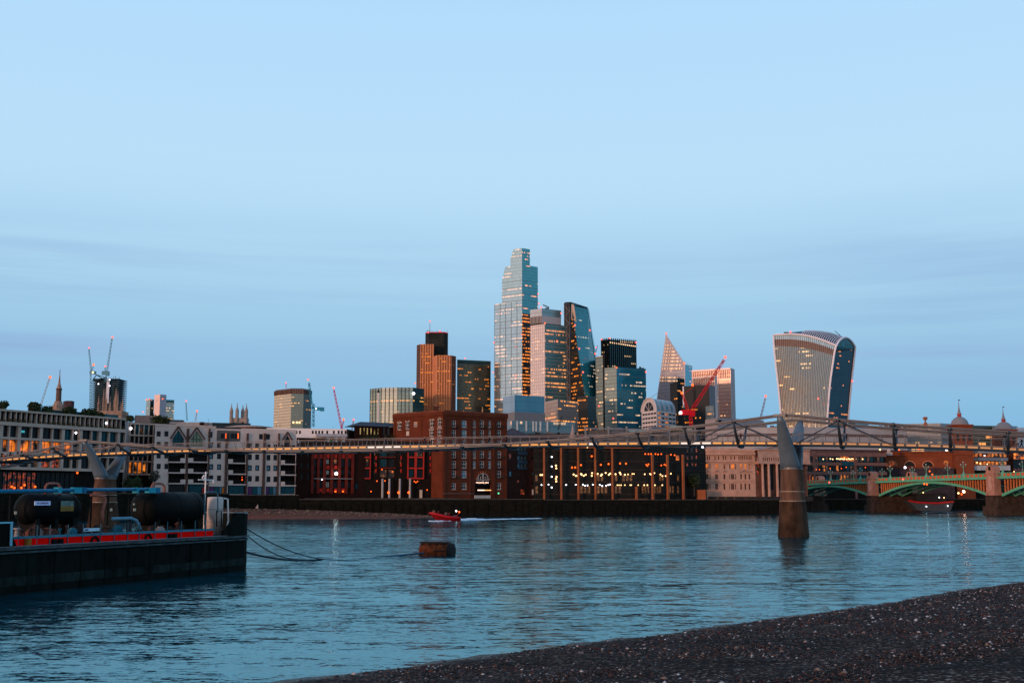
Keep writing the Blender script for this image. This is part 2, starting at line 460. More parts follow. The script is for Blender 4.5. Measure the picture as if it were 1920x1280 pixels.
# ------------------------------------------------------------------ palette
stone_pale = mat('portland_stone', (0.44, 0.34, 0.29), 0.85, var=0.16, scale=0.35)
stone_pink = mat('pinkish_stone', (0.45, 0.25, 0.18), 0.85, var=0.2, scale=0.5)
stone_grey = mat('grey_stone', (0.24, 0.22, 0.22), 0.85, var=0.25, scale=0.4)
render_white = mat('white_render', (0.60, 0.44, 0.37), 0.8, var=0.12, scale=0.3)
white_paint = mat('white_paint', (0.80, 0.72, 0.68), 0.6, var=0.06)
cream = mat('cream_concrete', (0.46, 0.33, 0.26), 0.8, var=0.15, scale=0.4)
brown_brick = brick('brown_brick', (0.13, 0.060, 0.045), (0.10, 0.045, 0.035), (0.10, 0.08, 0.07))
red_brick = brick('red_brick', (0.15, 0.029, 0.011), (0.11, 0.022, 0.009), (0.14, 0.06, 0.04))
dark_brick = brick('dark_brick', (0.035, 0.010, 0.006), (0.024, 0.008, 0.005), (0.02, 0.01, 0.01))
orange_brick = brick('orange_brick', (0.26, 0.058, 0.022), (0.21, 0.046, 0.018), (0.16, 0.08, 0.05))
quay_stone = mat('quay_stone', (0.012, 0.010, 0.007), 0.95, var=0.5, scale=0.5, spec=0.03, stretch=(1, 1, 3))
dark_frame = mat('dark_frame', (0.02, 0.02, 0.022), 0.5, var=0)
red_frame = mat('red_frame', (0.42, 0.030, 0.020), 0.5, var=0.2)
slate = mat('slate', (0.045, 0.05, 0.065), 0.6, var=0.3, scale=0.8)
lead = mat('lead_grey', (0.20, 0.20, 0.21), 0.55, var=0.2, scale=0.8)
copper_clad = mat('copper_cladding', (0.36, 0.10, 0.035), 0.45, metal=0.3, var=0.25, scale=0.3)
steel = mat('brushed_steel', (0.18, 0.16, 0.15), 0.5, metal=0.3, var=0.12, scale=1.5)
steel_arm = mat('painted_steel', (0.13, 0.17, 0.20), 0.45, metal=0.35, var=0.18, scale=0.7)
steel_dark = mat('dark_steel', (0.045, 0.055, 0.065), 0.45, metal=0.4, var=0.2)
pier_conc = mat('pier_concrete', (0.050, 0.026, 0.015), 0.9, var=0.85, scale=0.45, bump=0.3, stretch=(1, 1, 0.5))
glass_dark = mat('window_glass_dark', (0.008, 0.010, 0.011), 0.25, var=0, spec=0.18)
glass_blue = mat('window_glass_blue', (0.08, 0.17, 0.21), 0.15, metal=0.4, var=0.4, scale=0.3)
glass_teal = mat('window_glass_teal', (0.010, 0.060, 0.075), 0.15, metal=0.3, var=0.4, scale=0.25)
glass_pale = mat('window_blind', (0.42, 0.36, 0.28), 0.5, var=0.2, scale=0.5)
lit_orange = lit_room('lit_room_orange', (1.0, 0.22, 0.012), 1.5)
lit_amber = lit_room('lit_room_amber', (1.0, 0.27, 0.03), 1.0, 0.6, (0.42, 0.68))
lit_red = lit_room('lit_room_red', (1.0, 0.13, 0.015), 0.5, 0.9, (0.44, 0.72))
lit_dim = lit_room('lit_room_dim', (1.0, 0.30, 0.06), 0.28, 0.7, (0.48, 0.75))
lit_yellow = lit_room('lit_room_yellow', (1.0, 0.75, 0.30), 0.55, 0.5, (0.35, 0.7))
L_warm = lamp_mat('lamp_warm', (1.0, 0.55, 0.22), 4.0)
L_white = lamp_mat('lamp_white', (0.93, 0.90, 1.0), 5.0)
L_amber = lamp_mat('lamp_amber', (1.0, 0.11, 0.006), 2.6)
L_red = lamp_mat('lamp_red', (1.0, 0.10, 0.07), 2.6)
L_flood = lamp_mat('flood_light', (1.0, 0.82, 0.78), 22.0); L_flood.cycles.emission_sampling = 'FRONT'
L_flood2 = lamp_mat('flood_light_warm', (1.0, 0.36, 0.22), 30.0); L_flood2.cycles.emission_sampling = 'FRONT'
L_green = lamp_mat('lamp_green', (0.1, 1.0, 0.45), 2.0)
# ================================================================== SETTING
def hx(px, Y):            # ground-plan point under a picture column at depth Y
    return U(px, 932, Y).xy
bank = [Vector((-420, 60)), Vector((-230, 190)), hx(-300, 262), hx(0, 291), hx(430, 345), hx(560, 356), hx(1020, 385), hx(1478, 430), hx(1500, 575), hx(1950, 592), hx(3200, 900), Vector((5000, 3200))]
G = 5.2

# water -------------------------------------------------------------
def water_material():
    m, t, b = _new('river_water')
    b.inputs['Base Color'].default_value = (0.004, 0.040, 0.055, 1)
    b.inputs['Roughness'].default_value = 0.06
    b.inputs['IOR'].default_value = 1.7
    b.inputs['Specular IOR Level'].default_value = 0.5
    g = t.nodes.new('ShaderNodeNewGeometry')
    def noise(scale, sx, sy, det, rot=0.12):
        mpn = t.nodes.new('ShaderNodeMapping'); mpn.inputs['Scale'].default_value = (sx, sy, 1); mpn.inputs['Rotation'].default_value = (0, 0, rot)
        t.links.new(g.outputs['Position'], mpn.inputs[0])
        n = t.nodes.new('ShaderNodeTexNoise'); n.inputs['Scale'].default_value = scale; n.inputs['Detail'].default_value = det; n.inputs['Roughness'].default_value = 0.6
        n.inputs['Distortion'].default_value = 0.4
        t.links.new(mpn.outputs[0], n.inputs['Vector']); return n
    def wave(scale, sx, sy, det, kx, ky, rot):
        n = noise(scale, sx, sy, det, rot)
        a = t.nodes.new('ShaderNodeVectorMath'); a.operation = 'SUBTRACT'; a.inputs[1].default_value = (0.5, 0.5, 0.5); t.links.new(n.outputs['Color'], a.inputs[0])
        c = t.nodes.new('ShaderNodeVectorMath'); c.operation = 'MULTIPLY'; c.inputs[1].default_value = (kx, ky, 0); t.links.new(a.outputs[0], c.inputs[0])
        return c.outputs[0]
    def add(a, c):
        x = t.nodes.new('ShaderNodeVectorMath'); x.operation = 'ADD'; t.links.new(a, x.inputs[0]); t.links.new(c, x.inputs[1]); return x.outputs[0]
    # gusts: patches of rougher and calmer water
    n3 = noise(0.05, 0.28, 2.0, 4, 0.22)
    pr = t.nodes.new('ShaderNodeMapRange'); pr.inputs['From Min'].default_value = 0.35; pr.inputs['From Max'].default_value = 0.65
    pr.inputs['To Min'].default_value = 0.5; pr.inputs['To Max'].default_value = 1.6
    t.links.new(n3.outputs['Fac'], pr.inputs['Value'])
    v = add(add(wave(2.6, 0.55, 1.6, 3, 0.28, 0.46, 0.2), wave(0.6, 0.4, 1.9, 4, 0.18, 0.38, 0.3)), wave(8.0, 0.6, 1.4, 2, 0.16, 0.30, 0.15))
    sc = t.nodes.new('ShaderNodeVectorMath'); sc.operation = 'SCALE'; t.links.new(v, sc.inputs[0]); t.links.new(pr.outputs[0], sc.inputs['Scale'])
    up = t.nodes.new('ShaderNodeVectorMath'); up.operation = 'ADD'; up.inputs[1].default_value = (0, -0.036, 1); t.links.new(sc.outputs[0], up.inputs[0])
    nm = t.nodes.new('ShaderNodeVectorMath'); nm.operation = 'NORMALIZE'; t.links.new(up.outputs[0], nm.inputs[0])
    t.nodes.remove(b); df = t.nodes.new('ShaderNodeBsdfDiffuse'); df.inputs[0].default_value = (0.004, 0.040, 0.055, 1)
    gl = t.nodes.new('ShaderNodeBsdfGlossy'); gl.inputs['Color'].default_value = (0.60, 0.94, 1.0, 1); gl.inputs['Roughness'].default_value = 0.05
    fr = t.nodes.new('ShaderNodeFresnel'); fr.inputs['IOR'].default_value = 1.65; mxs = t.nodes.new('ShaderNodeMixShader')
    for x_ in (df, gl, fr): t.links.new(nm.outputs[0], x_.inputs['Normal'])
    t.links.new(fr.outputs[0], mxs.inputs[0]); t.links.new(df.outputs[0], mxs.inputs[1]); t.links.new(gl.outputs[0], mxs.inputs[2])
    t.links.new(mxs.outputs[0], [n for n in t.nodes if n.type == 'OUTPUT_MATERIAL'][0].inputs[0])
    return m
wmb = MB()
wmb.face([(-1500, -600, 0), (4000, -600, 0), (4000, 3500, 0), (-1500, 3500, 0)])
w = wmb.build('water', water_material()); tag(w, 'blue rippled river water', kind='structure')

# north ground
gm = MB()
pl = [(p.x, p.y, G) for p in bank] + [(12000, 12000, G), (-12000, 12000, G), (-9000, 60, G)]
me_pts = pl
gm.face(me_pts)
paving = mat('city_paving', (0.06, 0.05, 0.045), 0.9, var=0.3, scale=0.05)
go = gm.build('ground', paving); tag(go, 'city ground behind the river wall', kind='structure')
bm = bmesh.new(); bm.from_mesh(go.data); bmesh.ops.triangulate(bm, faces=bm.faces[:]); 
for f_ in bm.faces:
    if f_.normal.z < 0: f_.normal_flip()
bm.to_mesh(go.data); bm.free()

# river wall
rw = thing('river_wall', (bank[4].x, bank[4].y, 0), 'dark stone river wall along the far bank below the buildings', 'wall')
tops = [8, 8, 7.4, 7.4, 7.0, 5.7, 5.5, 5.5, 5.5, 5.5, 5.5, 5.5]
mb = MB(); cop = MB(); rib = MB()
for i in range(1, len(bank) - 2):
    a, b_ = bank[i], bank[i + 1]
    wl = Wall(a, b_, -2, tops[i])
    wl.slab(mb, 0, wl.L, -2, tops[i] - 0.25, -1.2, 0.0)
    wl.slab(cop, 0, wl.L, tops[i] - 0.25, tops[i], -1.3, 0.18)
    if i < 9:
        k = 1.5
        while k < wl.L:
            wl.slab(rib, k, k + random.uniform(0.22, 0.4), -1.5, tops[i] - random.uniform(0.8, 2.0), 0.0, 0.22)
            k += random.choice([2.4, 2.4, 4.8])
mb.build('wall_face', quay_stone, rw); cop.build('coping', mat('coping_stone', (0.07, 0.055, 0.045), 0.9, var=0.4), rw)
rib.build('fender_piles', mat('wet_timber', (0.010, 0.008, 0.006), 0.9, var=0.4, spec=0.03), rw, kind='stuff')

# ladder posts / dolphins in front of the stone building
for k, px in enumerate((1328, 1345, 1361, 1377)):
    p = hx(px, 424)
    m_ = MB().tube([(p.x, p.y, -1), (p.x, p.y, 6.4)], 0.17, 8)
    o = m_.build('mooring_post', mat('grey_timber', (0.10, 0.08, 0.06), 0.9, var=0.4))
    tag(o, ['leftmost of four timber mooring posts below the pale stone building', 'second from left of four timber mooring posts below the pale stone building',
            'third from left of four timber mooring posts below the pale stone building', 'rightmost of four timber mooring posts below the pale stone building'][k], 'mooring post', 'timber mooring posts at the river wall')

# far foreshore
fb = MB()
edge = [(300, 974, 338), (430, 973, 345), (520, 973, 352), (640, 973, 360), (740, 972.5, 366), (800, 971.5, 369), (850, 970, 372)]
hts = [3.2, 3.0, 2.7, 2.0, 1.2, 0.6, 0.0]
prevrow = None
for (px, py, Yw), h_ in zip(edge, hts):
    e0 = on_z(px, py, -0.05); e2 = hx(px, Yw)
    row = []
    for j in range(9):
        t_ = j / 8
        row.append((e0.x * (1 - t_) + e2.x * t_ + random.uniform(-.3, .3), e0.y * (1 - t_) + e2.y * t_, -0.05 + h_ * t_ ** 0.8 + (random.uniform(-0.06, 0.06) if 0 < j < 8 else 0)))
    if prevrow:
        for j in range(8):
            fb.face([prevrow[j], row[j], row[j + 1], prevrow[j + 1]])
    prevrow = row
fbo = fb.build('far_beach', mat('shingle_brown', (0.17, 0.062, 0.040), 0.95, var=0.5, scale=1.8, spec=0.1, bump=0.4)); tag(fbo, 'brown shingle foreshore under the far wall', kind='structure')
# stones scattered on the far foreshore
m_ = MB()
for k in range(420):
    px = random.uniform(420, 830); t_ = random.uniform(0.35, 0.98)
    Yw = 345 + (px - 430) * 0.062; e0 = on_z(px, 973, 0); e2 = hx(px, Yw)
    hh = np.interp(px, [e[0] for e in edge], hts)
    r = random.uniform(0.12, 0.34)
    m_.ball((e0.x * (1 - t_) + e2.x * t_, e0.y * (1 - t_) + e2.y * t_, hh * t_ ** 0.8 + 0.02), r, 0, 5, 3, (1.3, 1, 0.7))
tag(m_.build('rubble', mat('pale_rubble', (0.17, 0.11, 0.08), 0.95, var=0.7, scale=3)), 'loose stones on the far foreshore', kind='stuff')
p = U(482, 953, 343); m_ = MB(); m_.ball((p.x, p.y, 3.2), 0.45, 0, 8, 5, (1, 1, 0.8)); m_.tube([(p.x, p.y, 3.2), (p.x + 0.2, p.y, 4.1)], [0.25, 0.12], 6)
tag(m_.build('mooring_stone', mat('pale_rock', (0.4, 0.3, 0.25), 0.9)), 'pale stone lump alone on the brown foreshore', 'stone')

# near beach ---------------------------------------------------------
sh_px = [(512, 1285), (655, 1266), (775, 1252), (960, 1226), (1120, 1206), (1260, 1190), (1400, 1169), (1540, 1151), (1700, 1127), (1800, 1108), (1920, 1093)]
sh = [on_z(x, y, 0) for x, y in sh_px]
d0 = (sh[1] - sh[0]).normalized(); d1 = (sh[-1] - sh[-2]).normalized()
sh = [sh[0] - d0 * 60, sh[0] - d0 * 20] + sh + [sh[-1] + d1 * 20, sh[-1] + d1 * 90]
inw = Vector((0.715, -0.70, 0))
def beach_z(d):
    return 0.02 + 0.085 * d - 0.00045 * d * d + 0.05 * math.sin(d * 0.9) * min(1, d / 6)
shx = np.array([0.0] + list(np.cumsum([(sh[i + 1] - sh[i]).length for i in range(len(sh) - 1)])))
def shore(s):
    return Vector((float(np.interp(s, shx, [p.x for p in sh])), float(np.interp(s, shx, [p.y for p in sh])), 0))
bb = MB(); NS = 260; ds = [-3, -1.5, -0.8, -0.3, 0, 0.25, 0.6, 1, 1.6, 2.3, 3.2, 4.5, 6, 8, 10, 12.5, 15, 18, 22, 26, 31, 37, 45, 55]
rows = []
rr = np.random.default_rng(3)
for i in range(NS + 1):
    s_ = shx[-1] * i / NS; p0 = shore(s_)
    wig = -0.35 + 0.22 * math.sin(s_ * 0.8) + 0.18 * math.sin(s_ * 2.3 + 1) + 0.12 * math.sin(s_ * 5.1)
    rows.append([(p0.x + inw.x * (d_ + wig), p0.y + inw.y * (d_ + wig), beach_z(d_) + (rr.normal(0, 0.02) if d_ > 0.3 else 0)) for d_ in ds])
vs = [v for r in rows for v in r]; nd = len(ds)
bb.v = vs
for i in range(NS):
    for j in range(nd - 1):
        a = i * nd + j
        bb.f.append((a, a + 1, a + nd + 1, a + nd)); bb.m.append(0); bb.uv.extend([(0, 0)] * 4)
def beach_material():
    m, t, b = _new('shingle_dark')
    g = t.nodes.new('ShaderNodeNewGeometry')
    vo = t.nodes.new('ShaderNodeTexVoronoi'); vo.inputs['Scale'].default_value = 11; t.links.new(g.outputs['Position'], vo.inputs['Vector'])
    r = t.nodes.new('ShaderNodeValToRGB'); ramp(r, [(0.0, (0.008, 0.006, 0.005)), (0.45, (0.020, 0.013, 0.011)), (0.75, (0.042, 0.021, 0.016)), (0.93, (0.13, 0.075, 0.055)), (1.0, (0.30, 0.24, 0.20))])
    s = t.nodes.new('ShaderNodeSeparateColor'); t.links.new(vo.outputs['Color'], s.inputs[0]); t.links.new(s.outputs[0], r.inputs[0])
    n = t.nodes.new('ShaderNodeTexNoise'); n.inputs['Scale'].default_value = 0.35; n.inputs['Detail'].default_value = 5; t.links.new(g.outputs['Position'], n.inputs['Vector'])
    mr2 = t.nodes.new('ShaderNodeMapRange'); mr2.inputs['From Min'].default_value = .35; mr2.inputs['From Max'].default_value = .65; mr2.inputs['To Min'].default_value = 0.5; mr2.inputs['To Max'].default_value = 1.2
    t.links.new(n.outputs['Fac'], mr2.inputs['Value'])
    sc_ = t.nodes.new('ShaderNodeVectorMath'); sc_.operation = 'SCALE'; t.links.new(r.outputs[0], sc_.inputs[0]); t.links.new(mr2.outputs[0], sc_.inputs['Scale'])
    t.links.new(sc_.outputs[0], b.inputs['Base Color']); b.inputs['Specular IOR Level'].default_value = 0.05
    sz_ = t.nodes.new('ShaderNodeSeparateXYZ'); t.links.new(g.outputs['Position'], sz_.inputs[0]); wr_ = t.nodes.new('ShaderNodeMapRange')
    for k_, v_ in (('From Min', 0.05), ('From Max', 0.22), ('To Min', 0.25), ('To Max', 0.95)): wr_.inputs[k_].default_value = v_
    t.links.new(sz_.outputs[2], wr_.inputs['Value']); t.links.new(wr_.outputs[0], b.inputs['Roughness'])
    bp = t.nodes.new('ShaderNodeBump'); bp.inputs['Strength'].default_value = 0.8; bp.inputs['Distance'].default_value = 0.03
    t.links.new(vo.outputs['Distance'], bp.inputs['Height']); t.links.new(bp.outputs[0], b.inputs['Normal'])
    return m
bo = bb.build('beach', beach_material()); tag(bo, 'dark pebble foreshore in the near corner', kind='structure')
# pebbles
def pebbles():
    n = 900000
    s_ = rng.uniform(22, shx[-1] - 62, n); d_ = rng.uniform(-0.1, 44, n)
    px = np.interp(s_, shx, [p.x for p in sh]) + inw.x * d_; py = np.interp(s_, shx, [p.y for p in sh]) + inw.y * d_
    keep = (py > 19) & (px < 0.48 * py + 1) & (px > -0.20 * py - 1) & (rng.uniform(0, 1, n) < np.clip(46 / py, 0.3, 1))
    # clumps: coarser drifts of stones, finer sand between
    cl_ = np.sin(px * 0.55 + 1.3 * np.sin(py * 0.21)) * np.sin(py * 0.43 + 0.8) + rng.normal(0, 0.5, n)
    keep &= cl_ > -1.7
    px, py, d_ = px[keep], py[keep], d_[keep]; n = len(px); None
    pz = 0.02 + 0.085 * d_ - 0.00045 * d_ ** 2 + 0.05 * np.sin(d_ * 0.9) * np.minimum(1, d_ / 6)
    base = np.array([(1, 0, 0), (-1, 0, 0), (0, 1, 0), (0, -1, 0), (0, 0, 1), (0, 0, -1)], float)
    tri = np.array([(0, 2, 4), (2, 1, 4), (1, 3, 4), (3, 0, 4), (2, 0, 5), (1, 2, 5), (3, 1, 5), (0, 3, 5)])
    size = np.exp(rng.normal(math.log(0.040), 0.38, n)) * np.clip(py / 48, 0.75, 1.25); size = np.clip(size, 0.018, 0.12)
    sq = np.stack([size * rng.uniform(0.8, 1.5, n), size * rng.uniform(0.7, 1.2, n), size * rng.uniform(0.45, 0.8, n)], 1)
    ang = rng.uniform(0, 6.28, n); ca, sa = np.cos(ang), np.sin(ang)
    v = base[None] * sq[:, None, :] * rng.uniform(0.75, 1.2, (n, 6, 1))
    x = v[..., 0] * ca[:, None] - v[..., 1] * sa[:, None]; y = v[..., 0] * sa[:, None] + v[..., 1] * ca[:, None]
    z = v[..., 2] + x * rng.uniform(-.3, .3, (n, 1))
    co = np.stack([x + px[:, None], y + py[:, None], z + pz[:, None] + size[:, None] * 0.25], -1).reshape(-1, 3)
    fc = (tri[None] + (np.arange(n) * 6)[:, None, None]).reshape(-1)
    me = bpy.data.meshes.new('pebbles'); me.vertices.add(n * 6); me.vertices.foreach_set('co', co.ravel())
    me.loops.add(len(fc)); me.loops.foreach_set('vertex_index', fc.astype(np.int32))
    nf = n * 8; me.polygons.add(nf); me.polygons.foreach_set('loop_start', (np.arange(nf) * 3).astype(np.int32)); me.polygons.foreach_set('loop_total', np.full(nf, 3, np.int32))
    me.update(calc_edges=True)
    pal = np.array([(0.014, 0.011, 0.010), (0.026, 0.021, 0.020), (0.055, 0.021, 0.014), (0.032, 0.030, 0.032), (0.080, 0.036, 0.024), (0.075, 0.060, 0.054), (0.13, 0.06, 0.038), (0.21, 0.15, 0.12), (0.14, 0.017, 0.008), (0.45, 0.40, 0.38)])
    pr_ = np.array([.24, .20, .13, .13, .09, .09, .05, .04, .006, .028]); pr_ /= pr_.sum()
    c = pal[rng.choice(len(pal), n, p=pr_)] * rng.uniform(0.7, 1.3, (n, 1))
    col = np.concatenate([np.repeat(c, 6, 0), np.ones((n * 6, 1))], 1)
    at = me.color_attributes.new('stone', 'FLOAT_COLOR', 'POINT'); at.data.foreach_set('color', col.ravel())
    m, t, b = _new('pebble'); vc = t.nodes.new('ShaderNodeVertexColor'); vc.layer_name = 'stone'
    t.links.new(vc.outputs[0], b.inputs['Base Color']); b.inputs['Roughness'].default_value = 0.7; b.inputs['Specular IOR Level'].default_value = 0.12
    me.materials.append(m)
    o = bpy.data.objects.new('pebbles', me); C.objects.link(o); tag(o, 'wet mixed pebbles on the near beach', kind='stuff')
pebbles()

# ================================================================== FOOTBRIDGE
S2 = U(1488, 1000, 185).xy; N2 = U(198, 895, 233).xy
BL = (N2 - S2).length; e_ = (N2 - S2) / BL
w_ = Vector((e_.y, -e_.x)) if e_.x < 0 and (-e_.x) < 0 else Vector((-e_.y, e_.x))
if w_.y > 0: w_ = -w_        # towards the camera
def bxy(t, lat):
    p = S2 + e_ * t + w_ * lat
    return p
def coff(t):                 # half spread of the cables
    def f(a): return math.exp(-(a / 34.0) ** 2)
    return 3.3 + 2.95 * max(f(t), f(t - BL))
tt = np.arange(-70, BL + 60, 0.25)
def stations(pts, latf, deg):
    px_ = np.array([proj((*bxy(t, latf(t)), 15.0))[0] for t in tt])
    ts, zs = [], []
    for X, Y in pts:
        i = int(np.argmin(np.abs(px_ - X))); p = bxy(tt[i], latf(tt[i]))
        ts.append(tt[i]); zs.append(U(X, Y, p.y).z)
    return np.array(ts), np.array(zs)
dts, dzs = stations([(1920, 841), (1700, 834.5), (1560, 831), (1487, 829), (1300, 829), (1200, 830), (960, 833), (769, 836), (560, 840), (350, 844.5), (198, 849), (100, 854), (0, 862)], lambda t: 2.2, 4)
pc = np.polyfit(dts, dzs, 4)
def dz(t):
    lo, hi = dts.min() - 5, dts.max() + 5
    if t < lo: return np.polyval(pc, lo) + (t - lo) * np.polyval(np.polyder(pc), lo)
    if t > hi: return np.polyval(pc, hi) + (t - hi) * np.polyval(np.polyder(pc), hi)
    return float(np.polyval(pc, t))
cts, czs = stations([(1920, 816), (1732, 803), (1618, 796), (1510, 785.5), (1455, 780)], coff, 2)
pr1 = np.polyfit(np.append(cts, [0]), np.append(czs, czs[np.argmax(czs)]), 2)
cmts, cmzs = stations([(1455, 780), (1408, 787), (1312, 797), (1200, 811), (1131, 818), (1050, 825), (960, 832), (840, 839), (735, 842), (600, 845), (450, 844), (300, 839), (230, 832), (148, 825)], coff, 4)
pr2 = np.polyfit(cmts, cmzs, 4)
clts, clzs = stations([(148, 825), (100, 833), (60, 843), (0, 857)], coff, 2)
pr3 = np.polyfit(clts, clzs, 1)
TS, TN = float(np.median([cts.max(), 0])), BL
TS = 0.0
zS = float(np.polyval(pr2, 0)); zN = float(np.polyval(pr2, BL))
def cz(t):
    if t <= 0: return zS + (np.polyval(pr1, t) - np.polyval(pr1, 0))
    if t < BL: return float(np.polyval(pr2, t))
    return zN + (np.polyval(pr3, t) - np.polyval(pr3, BL))
fbz = thing('footbridge', (S2.x, S2.y, 0), 'slender steel footbridge with lit deck edge and Y shaped piers crossing the river', 'footbridge')
def P3(t, lat, z): p = bxy(t, lat); return Vector((p.x, p.y, z))
T0, T1 = -64.0, BL + 50
mb = MB(); t = T0
while t < T1:
    a, b2 = t, t + 2.0
    for l0, l1, h0, h1 in ((-2.15, 2.15, -0.12, 0.05), (-1.5, 1.5, -0.42, -0.12)):
        A_ = [P3(a, l0, dz(a) + h0), P3(a, l1, dz(a) + h0), P3(a, l1, dz(a) + h1), P3(a, l0, dz(a) + h1)]
        B_ = [P3(b2, l0, dz(b2) + h0), P3(b2, l1, dz(b2) + h0), P3(b2, l1, dz(b2) + h1), P3(b2, l0, dz(b2) + h1)]
        for i in range(4):
            j = (i + 1) % 4; mb.face([A_[i], A_[j], B_[j], B_[i]])
    t = b2
mb.build('deck', steel_dark, fbz)
for sd_ in (1, -1):
    mb = MB(); pts = [P3(t, 2.42 * sd_, dz(t) + 0.16) for t in np.arange(T0, T1, 2.0)]
    mb.tube(pts, 0.075, 6); mb.build('edge_tube', steel, fbz)
    mb = MB(); mb.tube([P3(t, 2.42 * sd_, dz(t) - 0.36) for t in np.arange(T0, T1, 2.0)], 0.07, 6); mb.build('lower_edge_tube', steel_dark, fbz)
    mb = MB(); mb.tube([P3(t, 2.15 * sd_, dz(t) + 1.45) for t in np.arange(T0, T1, 2.0)], 0.05, 6); mb.build('handrail', steel, fbz)
    mb = MB()
    for hh in (0.5, 0.95): mb.tube([P3(t, (2.42 - 0.22 * hh) * sd_, dz(t) + hh) for t in np.arange(T0, T1, 4.0)], 0.012, 4)
    mb.build('rail_wires', steel, fbz, kind='stuff')
# balustrade posts: one mesh, leaning, copied
rzb = math.atan2(e_.y, e_.x)
def post_mesh(sd_):
    m_ = MB(); wv = w_ * sd_
    f = lambda lat, z: Vector((wv.x * lat, wv.y * lat, z))
    m_.tube([f(2.45, 0.1), f(2.5, 0.5), f(2.4, 0.95), f(2.15, 1.45)], [0.06, 0.055, 0.05, 0.045], 5)
    return m_.mesh('rail_post', steel)
pmN, pmF = post_mesh(1), post_mesh(-1)
gm_ = MB(); gm_.obox((0, 0, 0), (e_.x * 0.17, e_.y * 0.17, 0), (w_.x * 0.14, w_.y * 0.14, 0), (0, 0, 0.24)); bracket = gm_.mesh('bracket', steel_dark)
def strip_mesh(ln, mt, nm):
    m_ = MB(); m_.obox((0, 0, 0), (e_.x * ln / 2, e_.y * ln / 2, 0), (w_.x * 0.03, w_.y * 0.03, 0), (0, 0, 0.14)); return m_.mesh(nm, mt)
strip_a = lamp_mat('deck_light_amber', (1.0, 0.40, 0.10), 0.95); strip_w = lamp_mat('deck_light_pale', (1.0, 0.74, 0.62), 1.2); strip_d = lamp_mat('deck_light_dim', (1.0, 0.42, 0.16), 0.55)
stm = [strip_mesh(1.45, s, 'deck_light') for s in (strip_a, strip_w, strip_d)]
t = T0 + 1; k = 0
while t < T1 - 2:
    pz_ = dz(t)
    px_ = proj(P3(t, 2.3, pz_))[0]
    if -60 < px_ < 1990:
        put('rail_post', pmN, fbz, P3(t, 0, pz_)); put('rail_post', pmF, fbz, P3(t, 0, pz_))
        put('bracket', bracket, fbz, P3(t, 2.42, pz_ - 0.12))
        kk = 1 if (695 < px_ < 760 or 1110 < px_ < 1135 or 1295 < px_ < 1345) else (2 if px_ > 1500 else 0)
        o = put('deck_light', stm[kk], fbz, P3(t + 0.875, 2.40, dz(t + 0.875) - 0.10))
        sl = math.atan2(dz(t + 2) - dz(t), 2)
        o.rotation_mode = 'QUATERNION'; from mathutils import Quaternion
        o.rotation_quaternion = Quaternion((w_.x, w_.y, 0), sl if Vector((w_.x, w_.y, 0)).cross(Vector((e_.x, e_.y, 0))).z < 0 and False else 0)
        # tilt the strip along the deck slope
        ax = Vector((e_.x, e_.y, 0)).cross(Vector((0, 0, 1)))
        o.rotation_quaternion = Quaternion(ax, sl)
    t += 1.75; k += 1
# cables
for sd_ in (1, -1):
    for q, (dl, dh) in enumerate(((0.16, 0.12), (-0.16, -0.10))):
        pts = [P3(t, (coff(t)) * sd_ + dl, cz(t) + dh) for t in np.arange(T0, T1, 1.5)]
        MB().tube(pts, 0.125, 6).build('cable', mat('cable_steel', (0.14, 0.13, 0.125), 0.5, metal=0.3, var=0.1), fbz)
# transverse arms every 8 m
k = -8
for k in range(-8, int(BL / 8) + 7):
    t = k * 8.0
    if k == 0 or abs(t - BL) < 3: continue
    px_ = proj(P3(t, 2, dz(t)))[0]
    if px_ < -80 or px_ > 2050: continue
    m_ = MB(); c = coff(t); zz = cz(t); zd = dz(t) - 0.5
    m_.tube([P3(t, c + 0.2, zz), P3(t, c * 0.5 + 1.2, (zz * 0.45 + zd * 0.55)), P3(t, 1.7, zd), P3(t, 0, zd - 0.1), P3(t, -1.7, zd), P3(t, -(c * 0.5 + 1.2), (zz * 0.45 + zd * 0.55)), P3(t, -c - 0.2, zz)],
            [0.14, 0.24, 0.34, 0.3, 0.34, 0.24, 0.14], 8)
    m_.tube([P3(t - 0.28, c, zz + 0.02), P3(t + 0.28, c, zz + 0.02)], 0.3, 8); m_.tube([P3(t - 0.28, -c, zz + 0.02), P3(t + 0.28, -c, zz + 0.02)], 0.3, 8)
    m_.build('deck_arm', steel_dark, fbz, smooth=True)
# bracing struts beside the piers
for base in (0.0, BL):
    for s1 in (1, -1):
        for sd_ in (1, -1):
            t0 = base + 8 * s1
            for t2 in (base + 15.5 * s1, base + 1.2 * s1):
                m_ = MB(); m_.tube([P3(t0, coff(t0) * sd_, cz(t0) - 0.1), P3(t2, 2.45 * sd_, dz(t2) - 0.1)], 0.10, 6); m_.build('brace', steel_dark if sd_ > 0 else steel, fbz)
